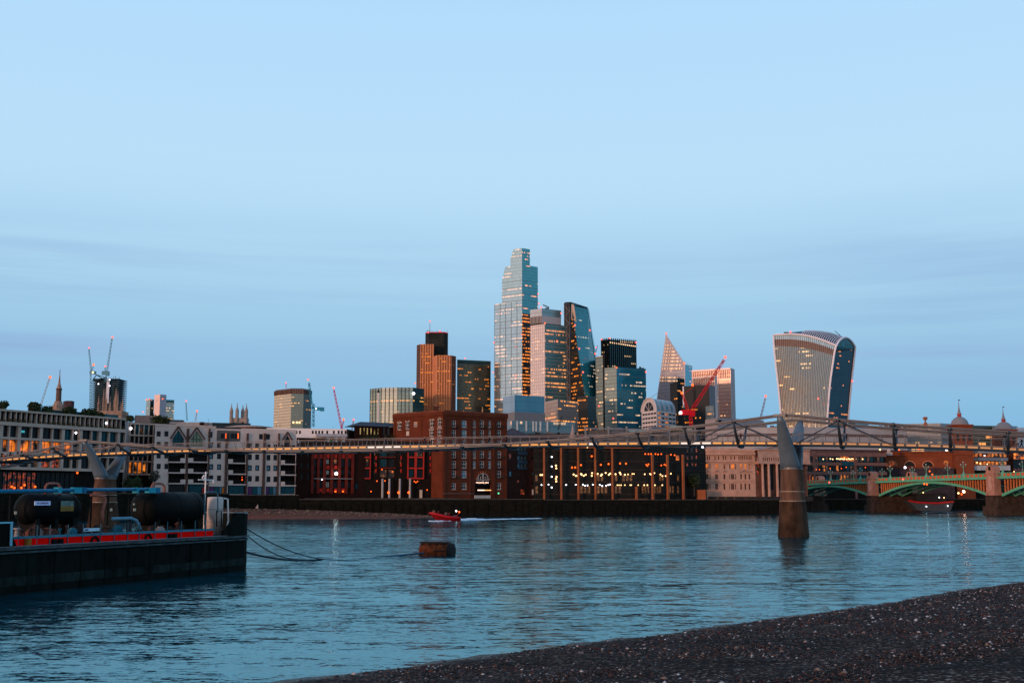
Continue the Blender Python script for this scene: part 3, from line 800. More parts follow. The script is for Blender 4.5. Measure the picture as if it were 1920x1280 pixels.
# piers
def ering(mb, rings, n=28, mi=0, center=None):
    b0 = len(mb.v)
    for (c, ra, rb) in rings:
        for k in range(n):
            a = 2 * math.pi * k / n
            mb.v.append((c.x + e_.x * ra * math.cos(a) + w_.x * rb * math.sin(a), c.y + e_.y * ra * math.cos(a) + w_.y * rb * math.sin(a), c.z))
    for i in range(len(rings) - 1):
        for k in range(n):
            a = b0 + i * n + k; b2 = b0 + i * n + (k + 1) % n
            mb.f.append((a, b2, b2 + n, a + n)); mb.m.append(mi); mb.uv.extend([(0, 0)] * 4)
    for st, rv in ((b0, True), (b0 + (len(rings) - 1) * n, False)):
        ids = [st + k for k in range(n)]
        mb.f.append(tuple(reversed(ids) if rv else ids)); mb.m.append(mi); mb.uv.extend([(0, 0)] * n)
for base, (nx, ny), (fx, fy), (cx, cy), sc in ((0.0, (1457, 781), (1507, 789), (1486, 879), 1.0), (BL, (156, 826), (246, 833), (198, 897), 1.0)):
    cp = bxy(base, 0); zc = U(cx, cy, cp.y).z
    m_ = MB()
    V3 = lambda z: Vector((cp.x, cp.y, z))
    zz = [-2, 0, zc * 0.30, zc * 0.42]
    ering(m_, [(V3(-2), 2.6, 4.2), (V3(0), 2.45, 4.0), (V3(zc * 0.52), 2.0, 3.1)])
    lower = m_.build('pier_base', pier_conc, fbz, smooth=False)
    m_ = MB(); ering(m_, [(V3(zc * 0.52 + 0.004), 1.93, 3.0), (V3(zc * 0.68), 1.83, 2.8), (V3(zc - 0.1), 1.66, 2.4)]); m_.build('pier_shaft', mat('pier_concrete_upper', (0.11, 0.058, 0.038), 0.9, var=0.6, scale=0.5, bump=0.3, stretch=(1, 1, 0.3)), fbz)
    for zr, ra_, rb_ in ((zc * 0.52, 2.04, 3.14), (zc * 0.66, 1.92, 2.9)):
        m_ = MB(); ering(m_, [(V3(zr), ra_, rb_), (V3(zr + 0.14), ra_, rb_)]); m_.build('band', mat('worn_band', (0.30, 0.22, 0.16), 0.7, var=0.6, scale=1.2), fbz)
    m_ = MB(); ering(m_, [(V3(zc - 0.1), 1.78, 2.55), (V3(zc + 0.22), 1.78, 2.55)]); m_.build('collar', steel, fbz)
    dN = base; 
    tops_ = []
    for (ax_, ay_), sd_ in (((nx, ny), 1), ((fx, fy), -1)):
        Yt = bxy(base, coff(base) * sd_).y
        tp = U(ax_, ay_, Yt)
        tp = P3(base, coff(base) * sd_, cz(base)) * 0.35 + tp * 0.65
        m_ = MB(); b0_ = Vector((cp.x + w_.x * 0.9 * sd_, cp.y + w_.y * 0.9 * sd_, zc - 0.05))
        rings = []
        for i in range(9):
            f = i / 8; bow = math.sin(f * math.pi) * 0.5 * sd_
            c = b0_ * (1 - f) + tp * f; c = c + Vector((w_.x * bow, w_.y * bow, 0)) * -0.6
            ra_ = 1.62 * (1 - f) ** 0.75 + 0.42 * f; rb_ = 1.45 * (1 - f) + 0.5 * f
            rings.append((c, ra_, rb_))
        ering(m_, rings, 20); m_.build('pier_arm', steel_arm, fbz, smooth=True)
        m_ = MB(); m_.obox(tp + Vector((0, 0, 0.1)), Vector((e_.x, e_.y, 0)) * 0.9, Vector((w_.x, w_.y, 0)) * 0.35, (0, 0, 0.2)); m_.build('cable_saddle', steel, fbz)

# ================================================================== PEOPLE
PEOPLE = {}
def person_mesh(key, top, legs, pose):
    """one continuous skinned body; pose: walk / stand / sit"""
    if key in PEOPLE: return PEOPLE[key]
    J = {'pel': (0, 0, 0.95, .15), 'wst': (0, 0.01, 1.10, .135), 'chs': (0, 0, 1.34, .165), 'nck': (0, 0, 1.50, .06), 'hd0': (0, -0.01, 1.60, .085), 'hd1': (0, -0.01, 1.72, .075)}
    if pose == 'walk':
        J.update(hl=(.09, 0, .90, .10), kl=(.10, -.22, .52, .07), al=(.10, -.20, .08, .045), tl=(.10, -.36, .035, .035),
                 hr=(-.09, 0, .90, .10), kr=(-.10, .06, .50, .07), ar=(-.10, .34, .12, .045), tr=(-.10, .26, .03, .035),
                 sl=(.19, 0, 1.42, .06), el=(.24, .14, 1.17, .045), wl=(.23, .06, .95, .035), fl=(.22, .02, .86, .03),
                 sr=(-.19, 0, 1.42, .06), er=(-.24, -.10, 1.16, .045), wr=(-.23, -.26, 1.0, .035), fr=(-.22, -.33, .94, .03))
    elif pose == 'stand':
        J.update(hl=(.09, 0, .90, .10), kl=(.11, -.02, .50, .07), al=(.11, 0, .08, .045), tl=(.12, -.14, .035, .035),
                 hr=(-.09, 0, .90, .10), kr=(-.11, -.02, .50, .07), ar=(-.11, 0, .08, .045), tr=(-.12, -.14, .035, .035),
                 sl=(.19, 0, 1.42, .06), el=(.25, .02, 1.16, .045), wl=(.22, -.12, .97, .035), fl=(.2, -.18, .90, .03),
                 sr=(-.19, 0, 1.42, .06), er=(-.25, .02, 1.16, .045), wr=(-.22, -.12, .97, .035), fr=(-.2, -.18, .90, .03))
    else:
        J = {k: (a, b, c - 0.45, d) for k, (a, b, c, d) in J.items()}
        J.update(hl=(.10, -.05, .47, .10), kl=(.13, -.44, .50, .07), al=(.13, -.46, .08, .045), tl=(.13, -.6, .035, .035),
                 hr=(-.10, -.05, .47, .10), kr=(-.13, -.44, .50, .07), ar=(-.13, -.46, .08, .045), tr=(-.13, -.6, .035, .035),
                 sl=(.19, 0, .97, .06), el=(.26, -.08, .74, .045), wl=(.16, -.30, .66, .035), fl=(.12, -.38, .66, .03),
                 sr=(-.19, 0, .97, .06), er=(-.26, -.08, .74, .045), wr=(-.16, -.30, .66, .035), fr=(-.12, -.38, .66, .03))
    E = [('pel', 'wst'), ('wst', 'chs'), ('chs', 'nck'), ('nck', 'hd0'), ('hd0', 'hd1'), ('pel', 'hl'), ('hl', 'kl'), ('kl', 'al'), ('al', 'tl'), ('pel', 'hr'), ('hr', 'kr'), ('kr', 'ar'), ('ar', 'tr'),
         ('chs', 'sl'), ('sl', 'el'), ('el', 'wl'), ('wl', 'fl'), ('chs', 'sr'), ('sr', 'er'), ('er', 'wr'), ('wr', 'fr')]
    ks = list(J); me = bpy.data.meshes.new('tmp_body'); me.from_pydata([J[k][:3] for k in ks], [(ks.index(a), ks.index(b)) for a, b in E], [])
    o = bpy.data.objects.new('tmp_body', me); C.objects.link(o)
    md = o.modifiers.new('skin', 'SKIN'); me.skin_vertices
    if not me.skin_vertices:
        bpy.context.view_layer.objects.active = o
    for i, k in enumerate(ks):
        sv = me.skin_vertices[0].data[i]; r = J[k][3]; sv.radius = (r, r * (0.72 if k in ('chs', 'wst', 'pel') else 1)); sv.use_root = (k == 'pel')
    o.modifiers.new('sub', 'SUBSURF').levels = 1
    o.modifiers['sub'].render_levels = 1
    dg = bpy.context.evaluated_depsgraph_get(); m2 = bpy.data.meshes.new_from_object(o.evaluated_get(dg))
    bpy.data.objects.remove(o); bpy.data.meshes.remove(me)
    m2.name = 'person'
    m2.materials.clear()
    for mm in (top, legs, mat('skin', (0.45, 0.26, 0.19), 0.6, var=0), mat('hair_dark', (0.03, 0.02, 0.015), 0.8, var=0)): m2.materials.append(mm)
    sh_ = -0.45 if pose == 'sit' else 0
    for p_ in m2.polygons:
        z = p_.center.z; p_.use_smooth = True
        if z > 1.66 + sh_ or (z > 1.56 + sh_ and p_.center.y > 0.02): p_.material_index = 3
        elif z > 1.52 + sh_: p_.material_index = 2
        elif pose != 'sit' and z < 0.93 and abs(p_.center.x) < 0.185: p_.material_index = 1
        elif pose == 'sit' and (z < 0.56 and p_.center.y < 0.02 and not (z > 0.56)): p_.material_index = 1
        else: p_.material_index = 0
    PEOPLE[key] = m2
    return m2
cloth_black = mat('black_coat', (0.012, 0.012, 0.015), 0.9, var=0); cloth_red = mat('red_coat', (0.42, 0.012, 0.02), 0.8, var=0)
cloth_green = mat('green_coat', (0.01, 0.16, 0.05), 0.8, var=0); cloth_white = mat('pale_coat', (0.5, 0.48, 0.46), 0.8, var=0); cloth_blue = mat('blue_jeans', (0.03, 0.04, 0.07), 0.9, var=0)
cloth_tan = mat('tan_lifejacket', (0.50, 0.22, 0.12), 0.8, var=0)
def person(loc, rz, key, label, group, sc=1.0):
    top, legs, pose = key
    me = person_mesh(key, mats_[top], mats_[legs], pose)
    o = bpy.data.objects.new('person', me); C.objects.link(o); o.location = loc; o.rotation_euler = (0, 0, rz); o.scale = (sc,) * 3
    return tag(o, label, 'person', group)
mats_ = dict(black=cloth_black, red=cloth_red, green=cloth_green, white=cloth_white, jeans=cloth_blue, tan=cloth_tan)
along = math.atan2(e_.y, e_.x)
def on_deck(px, lat, key, label, rz_add=0.0):
    ps = np.array([proj(P3(t, lat, dz(t) + 1))[0] for t in tt]); i = int(np.argmin(np.abs(ps - px))); t = float(tt[i])
    return person(P3(t, lat, dz(t) + 0.05), along + math.pi / 2 + rz_add, key, label, 'people crossing the footbridge')
on_deck(1390, 1.2, ('black', 'black', 'walk'), 'person in black walking on the bridge just left of the near pier', 0)
on_deck(1588, 0.6, ('black', 'black', 'stand'), 'person in black standing on the bridge right of the near pier', math.pi)
on_deck(1092, 1.0, ('red', 'black', 'walk'), 'person in a bright red coat on the bridge')
on_deck(1083, 0.2, ('black', 'black', 'walk'), 'person in black walking beside the red coat on the bridge')
on_deck(621, 0.9, ('green', 'black', 'walk'), 'person in a green coat on the bridge', math.pi)
on_deck(592, 0.9, ('black', 'jeans', 'walk'), 'person in black left of the green coat on the bridge')
on_deck(723, 0.9, ('black', 'jeans', 'walk'), 'person in a dark coat walking above the dark red framed flats')
on_deck(797, 0.6, ('black', 'jeans', 'stand'), 'person in a dark coat standing before the left face of the brick warehouse')
on_deck(918, 0.6, ('black', 'black', 'walk'), 'person in black crossing before the right face of the brick warehouse')
on_deck(950, 0.6, ('black', 'black', 'walk'), 'person in black crossing at the right corner of the brick warehouse')
on_deck(560, 0.9, ('white', 'jeans', 'walk'), 'person in a pale coat on the bridge before the white attic storey')
for q, (px, c_) in enumerate(((3, 'black'), (11, 'white'), (19, 'black'), (27, 'white'), (34, 'black'), (41, 'black'))):
    on_deck(px, 0.4 + 0.5 * (q % 3), (c_, 'black', 'walk'), ['person in black at the very left end of the bridge', 'person in pale clothes first of the group at the left end', 'person in black between the two pale coats at the left end',
            'person in pale clothes second of the group at the left end', 'person in black just right of the pale coats at the left end', 'person in black leading the group at the left end'][q], math.pi * (q % 2))
for q, (px, c_) in enumerate(((1908, 'white'), (1914, 'black'), (281, 'black'), (288, 'black'))):
    on_deck(px, 0.4, (c_, 'black', 'walk'), ['person in pale clothes at the far right end of the bridge', 'person in black at the far right end of the bridge', 'person in black behind the far pier on the bridge', 'second person in black right of the far pier on the bridge'][q])
# ================================================================== BARGE
bowp = on_z(464, 1069, 0); lefp = on_z(0, 1116, 0)
dd = (bowp - lefp).normalized()
wb = Wall((lefp - dd * 16).xy, (bowp + dd * 2.9).xy, -1.5, 3.0)
zd = wb.hit(300, 1011)[1]
hull_black = mat('hull_black_paint', (0.006, 0.008, 0.007), 0.8, spec=0.03, var=0.5, scale=0.9, bump=0.1, stretch=(1, 1, 0.4))
hull_fade = mat('hull_faded_band', (0.010, 0.017, 0.016), 0.9, spec=0.03, var=0.95, scale=0.8, stretch=(1, 1, 0.5))
barge = thing('tank_barge', wb.pt(wb.L / 2, 0, -4), 'black tank barge with red lit bulwark moored on the left', 'barge')
W_ = 9.0; RB = 4.0
plan = [(0, 0)]
plan += [(wb.L - RB + RB * math.sin(a) * 1.0 - 0.2, -W_ / 2 + W_ / 2 * math.cos(a)) for a in np.linspace(0, math.pi, 15)]
plan += [(0, -W_)]
def plan_mesh(mb, pl, z0f, z1f, mi=0, grow=0.0):
    n = len(pl)
    for i in range(n):
        a = pl[i]; b2 = pl[(i + 1) % n]
        mb.face([wb.pt(a[0], z0f(a[0]), a[1]), wb.pt(b2[0], z0f(b2[0]), b2[1]), wb.pt(b2[0], z1f(b2[0]), b2[1]), wb.pt(a[0], z1f(a[0]), a[1])], mi)
mb = MB(); plan_mesh(mb, plan, lambda s: -1.5, lambda s: zd); mb.face([wb.pt(a, zd, o) for a, o in plan]); mb.build('hull', hull_black, barge)
mb = MB(); pg = [(a, o) for a, o in plan]
def offs(pl, k):
    c = (wb.L - RB, -W_ / 2); r = []
    for a, o in pl:
        if a > c[0]: dx, dy = a - c[0], (o - c[1]); l = math.hypot(dx, dy); r.append((a + dx / l * k, o + dy / l * k))
        else: r.append((a, o + (k if o > -1 else -k)))
    return r
def strake(z, h, k, name, m):
    mb = MB(); pl = offs(plan, k)
    n = len(plan)
    for i in range(n - 1):
        a, b2, c, d = plan[i], plan[i + 1], pl[i], pl[i + 1]
        Pq = lambda q, zz: wb.pt(q[0], zz, q[1])
        mb.face([Pq(c, z), Pq(d, z), Pq(d, z + h), Pq(c, z + h)]); mb.face([Pq(c, z + h), Pq(d, z + h), Pq(b2, z + h), Pq(a, z + h)]); mb.face([Pq(a, z), Pq(b2, z), Pq(d, z), Pq(c, z)])
    return mb.build(name, m, barge)
zr = wb.hit(464, 1009)[1]
strake(zd - 0.20, 0.18, 0.12, 'rubbing_strake', mat('worn_strake', (0.04, 0.055, 0.06), 0.5, var=0.6, scale=1.5))
strake(zr - 0.12, 0.12, 0.10, 'lower_strake', mat('worn_strake2', (0.03, 0.05, 0.055), 0.5, var=0.7, scale=1.2))
strake(0.5, 0.6, 0.03, 'faded_band', hull_fade)
# plate seams down the side
mb = MB(); k = 1.0
while k < wb.L - RB:
    wb.slab(mb, k, k + 0.06, -0.5, zd - 0.25, 0.0, 0.06); k += 2.45
mb.build('plate_seams', hull_black, barge, kind='stuff')
# bow bulwark
zb = wb.hit(440, 962, -2)[1]; s0 = wb.hit(418, 1000)[0]
bp_ = [q for q in plan[:-1] if q[0] > s0] ; bp_ = [(s0, 0)] + bp_ + [(s0, -W_)]
mb = MB(); inner = [(a * 1.0 - (0.15 if a > s0 + 0.1 else 0), o * 0.97 - 0.13) for a, o in bp_]
for i in range(len(bp_) - 1):
    a, b2 = bp_[i], bp_[i + 1]; c, d = inner[i], inner[i + 1]
    za = zb if i > 0 else zd + 0.3
    zq = lambda s: zd + (zb - zd) * min(1, max(0, (s - s0) / 1.3 + 0.25))
    A0, B0 = wb.pt(a[0], zd, a[1]), wb.pt(b2[0], zd, b2[1]); A1, B1 = wb.pt(a[0], zq(a[0]), a[1]), wb.pt(b2[0], zq(b2[0]), b2[1])
    C0, D0 = wb.pt(c[0], zd, c[1]), wb.pt(d[0], zd, d[1]); C1, D1 = wb.pt(c[0], zq(a[0]), c[1]), wb.pt(d[0], zq(b2[0]), d[1])
    mb.face([A0, B0, B1, A1]); mb.face([D0, C0, C1, D1]); mb.face([A1, B1, D1, C1])
mb.build('bow_bulwark', hull_black, barge)
pts = [wb.pt(a, zb + 0.03, o) for a, o in bp_[2:-1]]
MB().tube(pts, 0.06, 6).build('bulwark_rail', mat('worn_rail', (0.16, 0.19, 0.20), 0.5, var=0.4), barge)
# red bulwark band
wr = wb.shift(-0.55)
red_paint = mat('red_paint', (0.92, 0.004, 0.002), 0.9, spec=0.02, var=0.12, scale=0.8, emit=(1.0, 0.0, 0.0), estr=0.0)
sA, sB = wr.hit(14, 1010)[0], wr.hit(400, 996)[0]
ztop = wr.hit(240, 1001)[1]
edges = [14, 33, 68, 92, 126, 154, 187, 213, 238, 260, 289, 312, 338, 364, 384, 400]
for i in range(len(edges) - 1):
    a0 = wr.hit(edges[i], 1008)[0]; a1 = wr.hit(edges[i + 1], 1008)[0]
    mb = MB(); wr.slab(mb, a0 + 0.04, a1 - 0.04, zd + 0.01, ztop, -0.08, 0.0); mb.build('red_panel', red_paint, barge)
    mb = MB(); mb.tube([wr.pt(a1, zd, 0.06), wr.pt(a1, ztop + 0.85, 0.06)], 0.035, 6); mb.build('rail_post', mat('teal_steel', (0.03, 0.10, 0.13), 0.5, var=0.3), barge)
mb = MB(); wr.slab(mb, sA, sB, ztop + 0.01, ztop + 0.16, -0.25, 0.06); mb.build('teal_pipe', mat('teal_pipe_paint', (0.03, 0.16, 0.22), 0.45, var=0.3), barge)
mb = MB(); wb.slab(mb, 0, wb.L - RB - 2, zd + 0.004, zd + 0.05, -0.5, 0.03); mb.build('deck_edge', mat('grey_deck_edge', (0.16, 0.15, 0.16), 0.7, var=0.4, scale=2), barge)
for px in (100, 112, 317, 326):
    a = wr.hit(px, 1010)[0]; mb = MB(); wr.slab(mb, a - 0.2, a + 0.2, zd + 0.05, ztop - 0.1, 0.0, 0.18); mb.build('scupper_box', hull_black, barge)
for px in (176, 276):
    a = wr.hit(px, 1010)[0]; mb = MB(); mb.tube([wr.pt(a + 0.35 * math.cos(q), zd + 0.05 + 0.35 * math.sin(q), 0.1) for q in np.linspace(0, math.pi, 9)], 0.08, 6); mb.build('fairlead', hull_black, barge)
a = wr.hit(48, 1018)[0]; mb = MB(); wr.slab(mb, a - 0.16, a + 0.16, zd, zd + 0.5, 0.05, 0.35); mb.build('yellow_bollard', mat('dull_yellow', (0.30, 0.12, 0.02), 0.7, var=0.3), barge)
# tanks
wt = wb.shift(-3.6)
tank_paint = mat('tank_black', (0.004, 0.005, 0.005), 0.6, spec=0.06, var=0.3, scale=0.8)
def htank(px0, px1, py0, py1):
    s0_, zt_ = wt.hit(px0, py0); s1_, zb_ = wt.hit((px0 + px1) / 2, py1)
    s1_ = wt.hit(px1, py0)[0]; zt_ = wt.hit((px0 + px1) / 2, py0)[1]
    r = (zt_ - zb_) / 2; c = (zt_ + zb_) / 2
    pr_ = [(0.0, 0.35), (0.12, 0.62), (0.3, 0.85), (0.55, 1.0)]
    pts = [wt.pt(s0_ + q, c) for q, _ in pr_] + [wt.pt(s1_ - q, c) for q, _ in reversed(pr_)]
    rad = [r * k for _, k in pr_] + [r * k for _, k in reversed(pr_)]
    root = MB().tube(pts, rad, 28).build('storage_tank', tank_paint, barge, smooth=True)
    for f in (0.16, 0.5, 0.84):
        s_ = s0_ + (s1_ - s0_) * f; mb = MB(); wt.slab(mb, s_ - 0.18, s_ + 0.18, zd, c, -r * 0.8, r * 0.8); mb.build('saddle', tank_paint, barge)
        MB().tube([wt.pt(s_ - 0.03, c), wt.pt(s_ + 0.03, c)], r * 1.012, 28).build('strap', tank_paint, barge)
    return s0_, s1_, c, r
tA = htank(40, 141, 925, 982); tB = htank(262, 369, 922, 983)
wf = wt.shift(tA[3] + 0.05)
def text_on(wall, a, z, txt, h, m, parent, name='lettering', off=0.03):
    cu = bpy.data.curves.new(name, 'FONT'); cu.body = txt; cu.size = h; cu.align_x = 'CENTER'; cu.align_y = 'CENTER'; cu.extrude = 0.01
    cu.materials.append(m)
    tmp = bpy.data.objects.new('tmp_text', cu); C.objects.link(tmp)
    me = bpy.data.meshes.new_from_object(tmp.evaluated_get(bpy.context.evaluated_depsgraph_get())); bpy.data.objects.remove(tmp)
    o = bpy.data.objects.new(name, me); C.objects.link(o); o.parent = parent
    o.location = wall.pt(a, z, off) - worldloc(parent); o.rotation_euler = (math.pi / 2, 0, wall.rz)
    return o
a0, z0_ = wf.hit(64, 947); a1, z1_ = wf.hit(94, 939)
mb = MB(); wf.slab(mb, a0, a1, z0_, z1_, 0, 0.05); bn = mb.build('name_banner', mat('banner_white', (0.55, 0.62, 0.85), 0.6, var=0.1), barge)
text_on(wf, (a0 + a1) / 2, (z0_ + z1_) / 2, 'VS GORDON', (z1_ - z0_) * 0.62, mat('banner_ink', (0.12, 0.02, 0.12), 0.6, var=0), bn, off=0.06)
a0, z0_ = wf.hit(113, 958); a1, z1_ = wf.hit(138, 938.5); zm_ = (z0_ + z1_) / 2
mb = MB(); wf.slab(mb, a0, a1, z0_, zm_, 0, 0.04); wf.slab(mb, a0, a1, zm_, z1_, 0, 0.04, 1); mb.build('hazard_notice', [mat('notice_yellow', (0.20, 0.12, 0.03), 0.7, var=0.5, scale=4), mat('notice_green', (0.11, 0.16, 0.14), 0.7, var=0.5, scale=4)], barge)
# white vertical tank
s_, zt_ = wt.hit(404, 931); r = 14.5 / F * wt.pt(s_, 0).y; c = wt.pt(s_, zd)
MB().lathe(c, [(r, 0), (r, zt_ - zd - 0.12), (r * 0.96, zt_ - zd - 0.04), (r * 0.5, zt_ - zd)], 24).build('white_tank', mat('white_tank_paint', (0.52, 0.44, 0.40), 0.6, var=0.15, scale=1.2), barge, smooth=True)
for f in (0.33, 0.66):
    MB().lathe(c + Vector((0, 0, (zt_ - zd) * f)), [(r + 0.015, 0), (r + 0.015, 0.05)], 24).build('tank_seam', lead, barge)
q = [wt.hit(419, 985), wt.hit(421, 975), wt.hit(420, 935), wt.hit(414, 934)]
MB().tube([wt.pt(a, z, 0.4) for a, z in q], 0.07, 6).build('side_pipe', white_paint, barge)
q = [wt.hit(390, 987), wt.hit(390, 957), wt.hit(399, 957), wt.hit(399, 987)]
MB().tube([wt.pt(a, z, 0.9) for a, z in q], 0.05, 6).build('ladder_frame', tank_paint, barge)
# blue frame at tank 2
q = [wt.hit(356, 984), wt.hit(356, 926), wt.hit(360, 922), wt.hit(378, 922), wt.hit(381, 926), wt.hit(381, 960)]
MB().tube([wt.pt(a, z, 1.5) for a, z in q], 0.06, 6).build('pipe_loop', mat('teal_grey_pipe', (0.05, 0.13, 0.17), 0.45, var=0.3), barge)
# overhead blue pipe
blue_pipe = mat('blue_pipe_paint', (0.008, 0.14, 0.26), 0.4, var=0.25, scale=1.5); cyan_p = mat('cyan_valve_paint', (0.015, 0.28, 0.38), 0.45, var=0.15)
q = [wt.hit(-60, 921), wt.hit(60, 920), wt.hit(140, 918), wt.hit(272, 917)]
MB().tube([wt.pt(a, z, 0.9) for a, z in q], 0.13, 10).build('overhead_pipe', blue_pipe, barge, smooth=True)
for px, pw, m in ((90, 7, cyan_p), (125, 14, cyan_p), (137, 6, blue_pipe), (237, 4, cyan_p), (265, 13, cyan_p), (276, 7, blue_pipe)):
    a, z = wt.hit(px, 919); a2 = wt.hit(px + pw / 2, 919)[0] - wt.hit(px - pw / 2, 919)[0]
    mb = MB(); wt.slab(mb, a - a2 / 2, a + a2 / 2, z - 0.2, z + 0.22, 0.68, 1.12); mb.build('valve', m, barge)
rust_p = mat('rusty_pipe', (0.28, 0.10, 0.07), 0.7, var=0.4, scale=2)
for (x0, x1, yt, yb) in ((79, 107, 906, 926), (278, 303, 906, 926)):
    q = [wt.hit(x0, yb), wt.hit(x0, yt + 7), wt.hit(x0 + 3, yt + 1.5), wt.hit(x0 + 8, yt), wt.hit(x1 - 9, yt), wt.hit(x1 - 3, yt + 1.5), wt.hit(x1, yt + 7), wt.hit(x1, yb)]
    MB().tube([wt.pt(a, z, 0.3) for a, z in q], 0.09, 8).build('vent_arch', rust_p, barge, smooth=True)
q = [wt.hit(150, 928), wt.hit(172, 929), wt.hit(177, 934), wt.hit(176, 945), wt.hit(172, 958), wt.hit(172, 984)]
MB().tube([wt.pt(a, z, 1.0) for a, z in q], [0.1, 0.1, 0.11, 0.11, 0.13, 0.13], 8).build('down_pipe', rust_p, barge, smooth=True)
q = [wt.hit(178, 972), wt.hit(214, 971), wt.hit(224, 975), wt.hit(229, 985), wt.hit(233, 995)]
MB().tube([wt.pt(a, z, 1.6) for a, z in q], 0.13, 8).build('deck_pipe', mat('pale_blue_pipe', (0.12, 0.26, 0.34), 0.5, var=0.3), barge, smooth=True)
# gantry between the tanks
for px in (20, 172, 203, 243):
    a, z = wt.hit(px, 928); MB().tube([wt.pt(a, zd), wt.pt(a, z)], 0.07, 6).build('gantry_post', tank_paint, barge)
a0, z = wt.hit(150, 930); a1 = wt.hit(250, 928)[0]
MB().bar(wt.pt(a0, z), wt.pt(a1, z), 0.9, 0.08).build('catwalk', tank_paint, barge)
# white banner, machinery and clutter on deck
wc = wb.shift(-1.0); a0, z0_ = wc.hit(156, 996); a1, z1_ = wc.hit(186, 989)
mb = MB(); wc.slab(mb, a0, a1, z0_, z1_, 0, 0.04); bn = mb.build('deck_banner', mat('banner_pale', (0.42, 0.58, 0.66), 0.6, var=0.2), barge)
mb = MB(); wc.slab(mb, a0 + 0.1, a0 + 0.45, z0_ + 0.05, z1_ - 0.05, 0.04, 0.055); mb.build('banner_mark', mat('banner_blue', (0.05, 0.10, 0.22), 0.6, var=0.2), bn)
mach = [mat('machine_dark', (0.03, 0.02, 0.02), 0.6, var=0.5), mat('machine_rust', (0.10, 0.04, 0.03), 0.7, var=0.5), mat('machine_blue', (0.02, 0.14, 0.20), 0.5, var=0.4), mat('machine_pale', (0.32, 0.27, 0.25), 0.6, var=0.3)]
rg = random.Random(5)
for k in range(46):
    px = rg.uniform(22, 345); off = rg.uniform(-3.0, -1.2); wq = wb.shift(off); a = wq.hit(px, 995)[0]; m = rg.choices(mach, [5, 3, 2, 1])[0]; sz = rg.uniform(0.12, 0.42); hh = rg.uniform(0.3, 1.25)
    if rg.random() < 0.5:
        MB().lathe(wq.pt(a, zd), [(sz * 0.9, 0), (sz * 0.9, hh * 0.5), (sz * 0.4, hh * 0.6), (sz * 0.4, hh * 0.85), (sz * 0.7, hh * 0.9), (sz * 0.7, hh)], 10).build('deck_vent', m, barge)
    else:
        mb = MB(); wq.slab(mb, a - sz, a + sz, zd, zd + hh, -0.3, 0.0); wq.slab(mb, a - sz * 0.6, a + sz * 0.6, zd + hh, zd + hh + 0.12, -0.22, -0.06); mb.build('deck_locker', m, barge)
for px, py, m in ((40, 934, L_white), (39, 939, L_white), (46, 932, L_white)):
    pass
# small notices on the tank end
for px, py, w2, h2 in ((208, 955, 6, 5), (252, 955, 7, 5), (251, 945, 4, 4), (29, 961, 5, 5)):
    wq = wt.shift(1.0); a, z = wq.hit(px, py); mb = MB(); wq.slab(mb, a - w2 * 0.02, a + w2 * 0.02, z - h2 * 0.02, z + h2 * 0.02, 0, 0.03); mb.build('small_notice', mat('notice_cream', (0.55, 0.42, 0.30), 0.6, var=0.1), barge)
# stern bulkhead at the left edge
wk = wb.shift(-0.2)
q = [wk.hit(-200, 975), wk.hit(18, 976), wk.hit(18, 1004), wk.hit(30, 1028), wk.hit(-200, 1075)]
mb = MB(); mb.face([wk.pt(a, z, 0.2) for a, z in reversed(q)]); mb.face([wk.pt(a, z, -0.5) for a, z in q])
for i in range(5):
    (a, z), (a2, z2) = q[i], q[(i + 1) % 5]; mb.face([wk.pt(a, z, 0.2), wk.pt(a2, z2, 0.2), wk.pt(a2, z2, -0.5), wk.pt(a, z, -0.5)])
mb.build('stern_bulkhead', hull_black, barge)
a0, z0_ = wk.hit(-200, 978); a1, z1_ = wk.hit(18.5, 979)
cy2 = mat('cyan_trim', (0.18, 0.46, 0.58), 0.5, var=0.15)
mb = MB(); mb.bar(wk.pt(a0, z1_, 0.25), wk.pt(a1, z1_, 0.25), 0.08, 0.1); mb.bar(wk.pt(a1 - 0.1, z1_, 0.25), wk.pt(a1 - 0.05, zd + 0.1, 0.25), 0.22, 0.08, up=(1, 0, 0)); mb.build('bulkhead_trim', cy2, barge)
# navigation mast
wn_ = wb.shift(-4.5); a, z = wn_.hit(386, 884); a_, zlo = wn_.hit(386, 930)
mb = MB(); mb.tube([wn_.pt(a, zd), wn_.pt(a, z)], 0.06, 8)
aL, zL = wn_.hit(372, 899); aR = wn_.hit(400, 900)[0]
mb.tube([wn_.pt(aL, zL), wn_.pt(aR, zL)], 0.05, 6); mb.tube([wn_.pt(aR, zL), wn_.pt(aR, zL - 0.25)], 0.05, 6)
mb.build('signal_mast', white_paint, barge)
am, zm_ = wn_.hit(380.5, 895.5); k = 4.5 / F * wn_.pt(am, 0).y
mb = MB(); pts = [wn_.pt(am - k, zm_, 0.1), wn_.pt(am, zm_ + k * 1.1, 0.1), wn_.pt(am + k, zm_, 0.1), wn_.pt(am, zm_ - k * 1.1, 0.1)]
for i in range(4): mb.bar(pts[i], pts[(i + 1) % 4], 0.07, 0.09)
mb.build('diamond_daymark', white_paint, barge)
for px, py in ((438, 975), (428, 968)):
    a = wb.shift(-1.8).hit(px, py + 14)[0]; c = wb.shift(-1.8).pt(a, zd)
    MB().lathe(c, [(0.16, 0), (0.16, 0.6), (0.24, 0.65), (0.24, 0.75)], 10).build('bollard', tank_paint, barge)

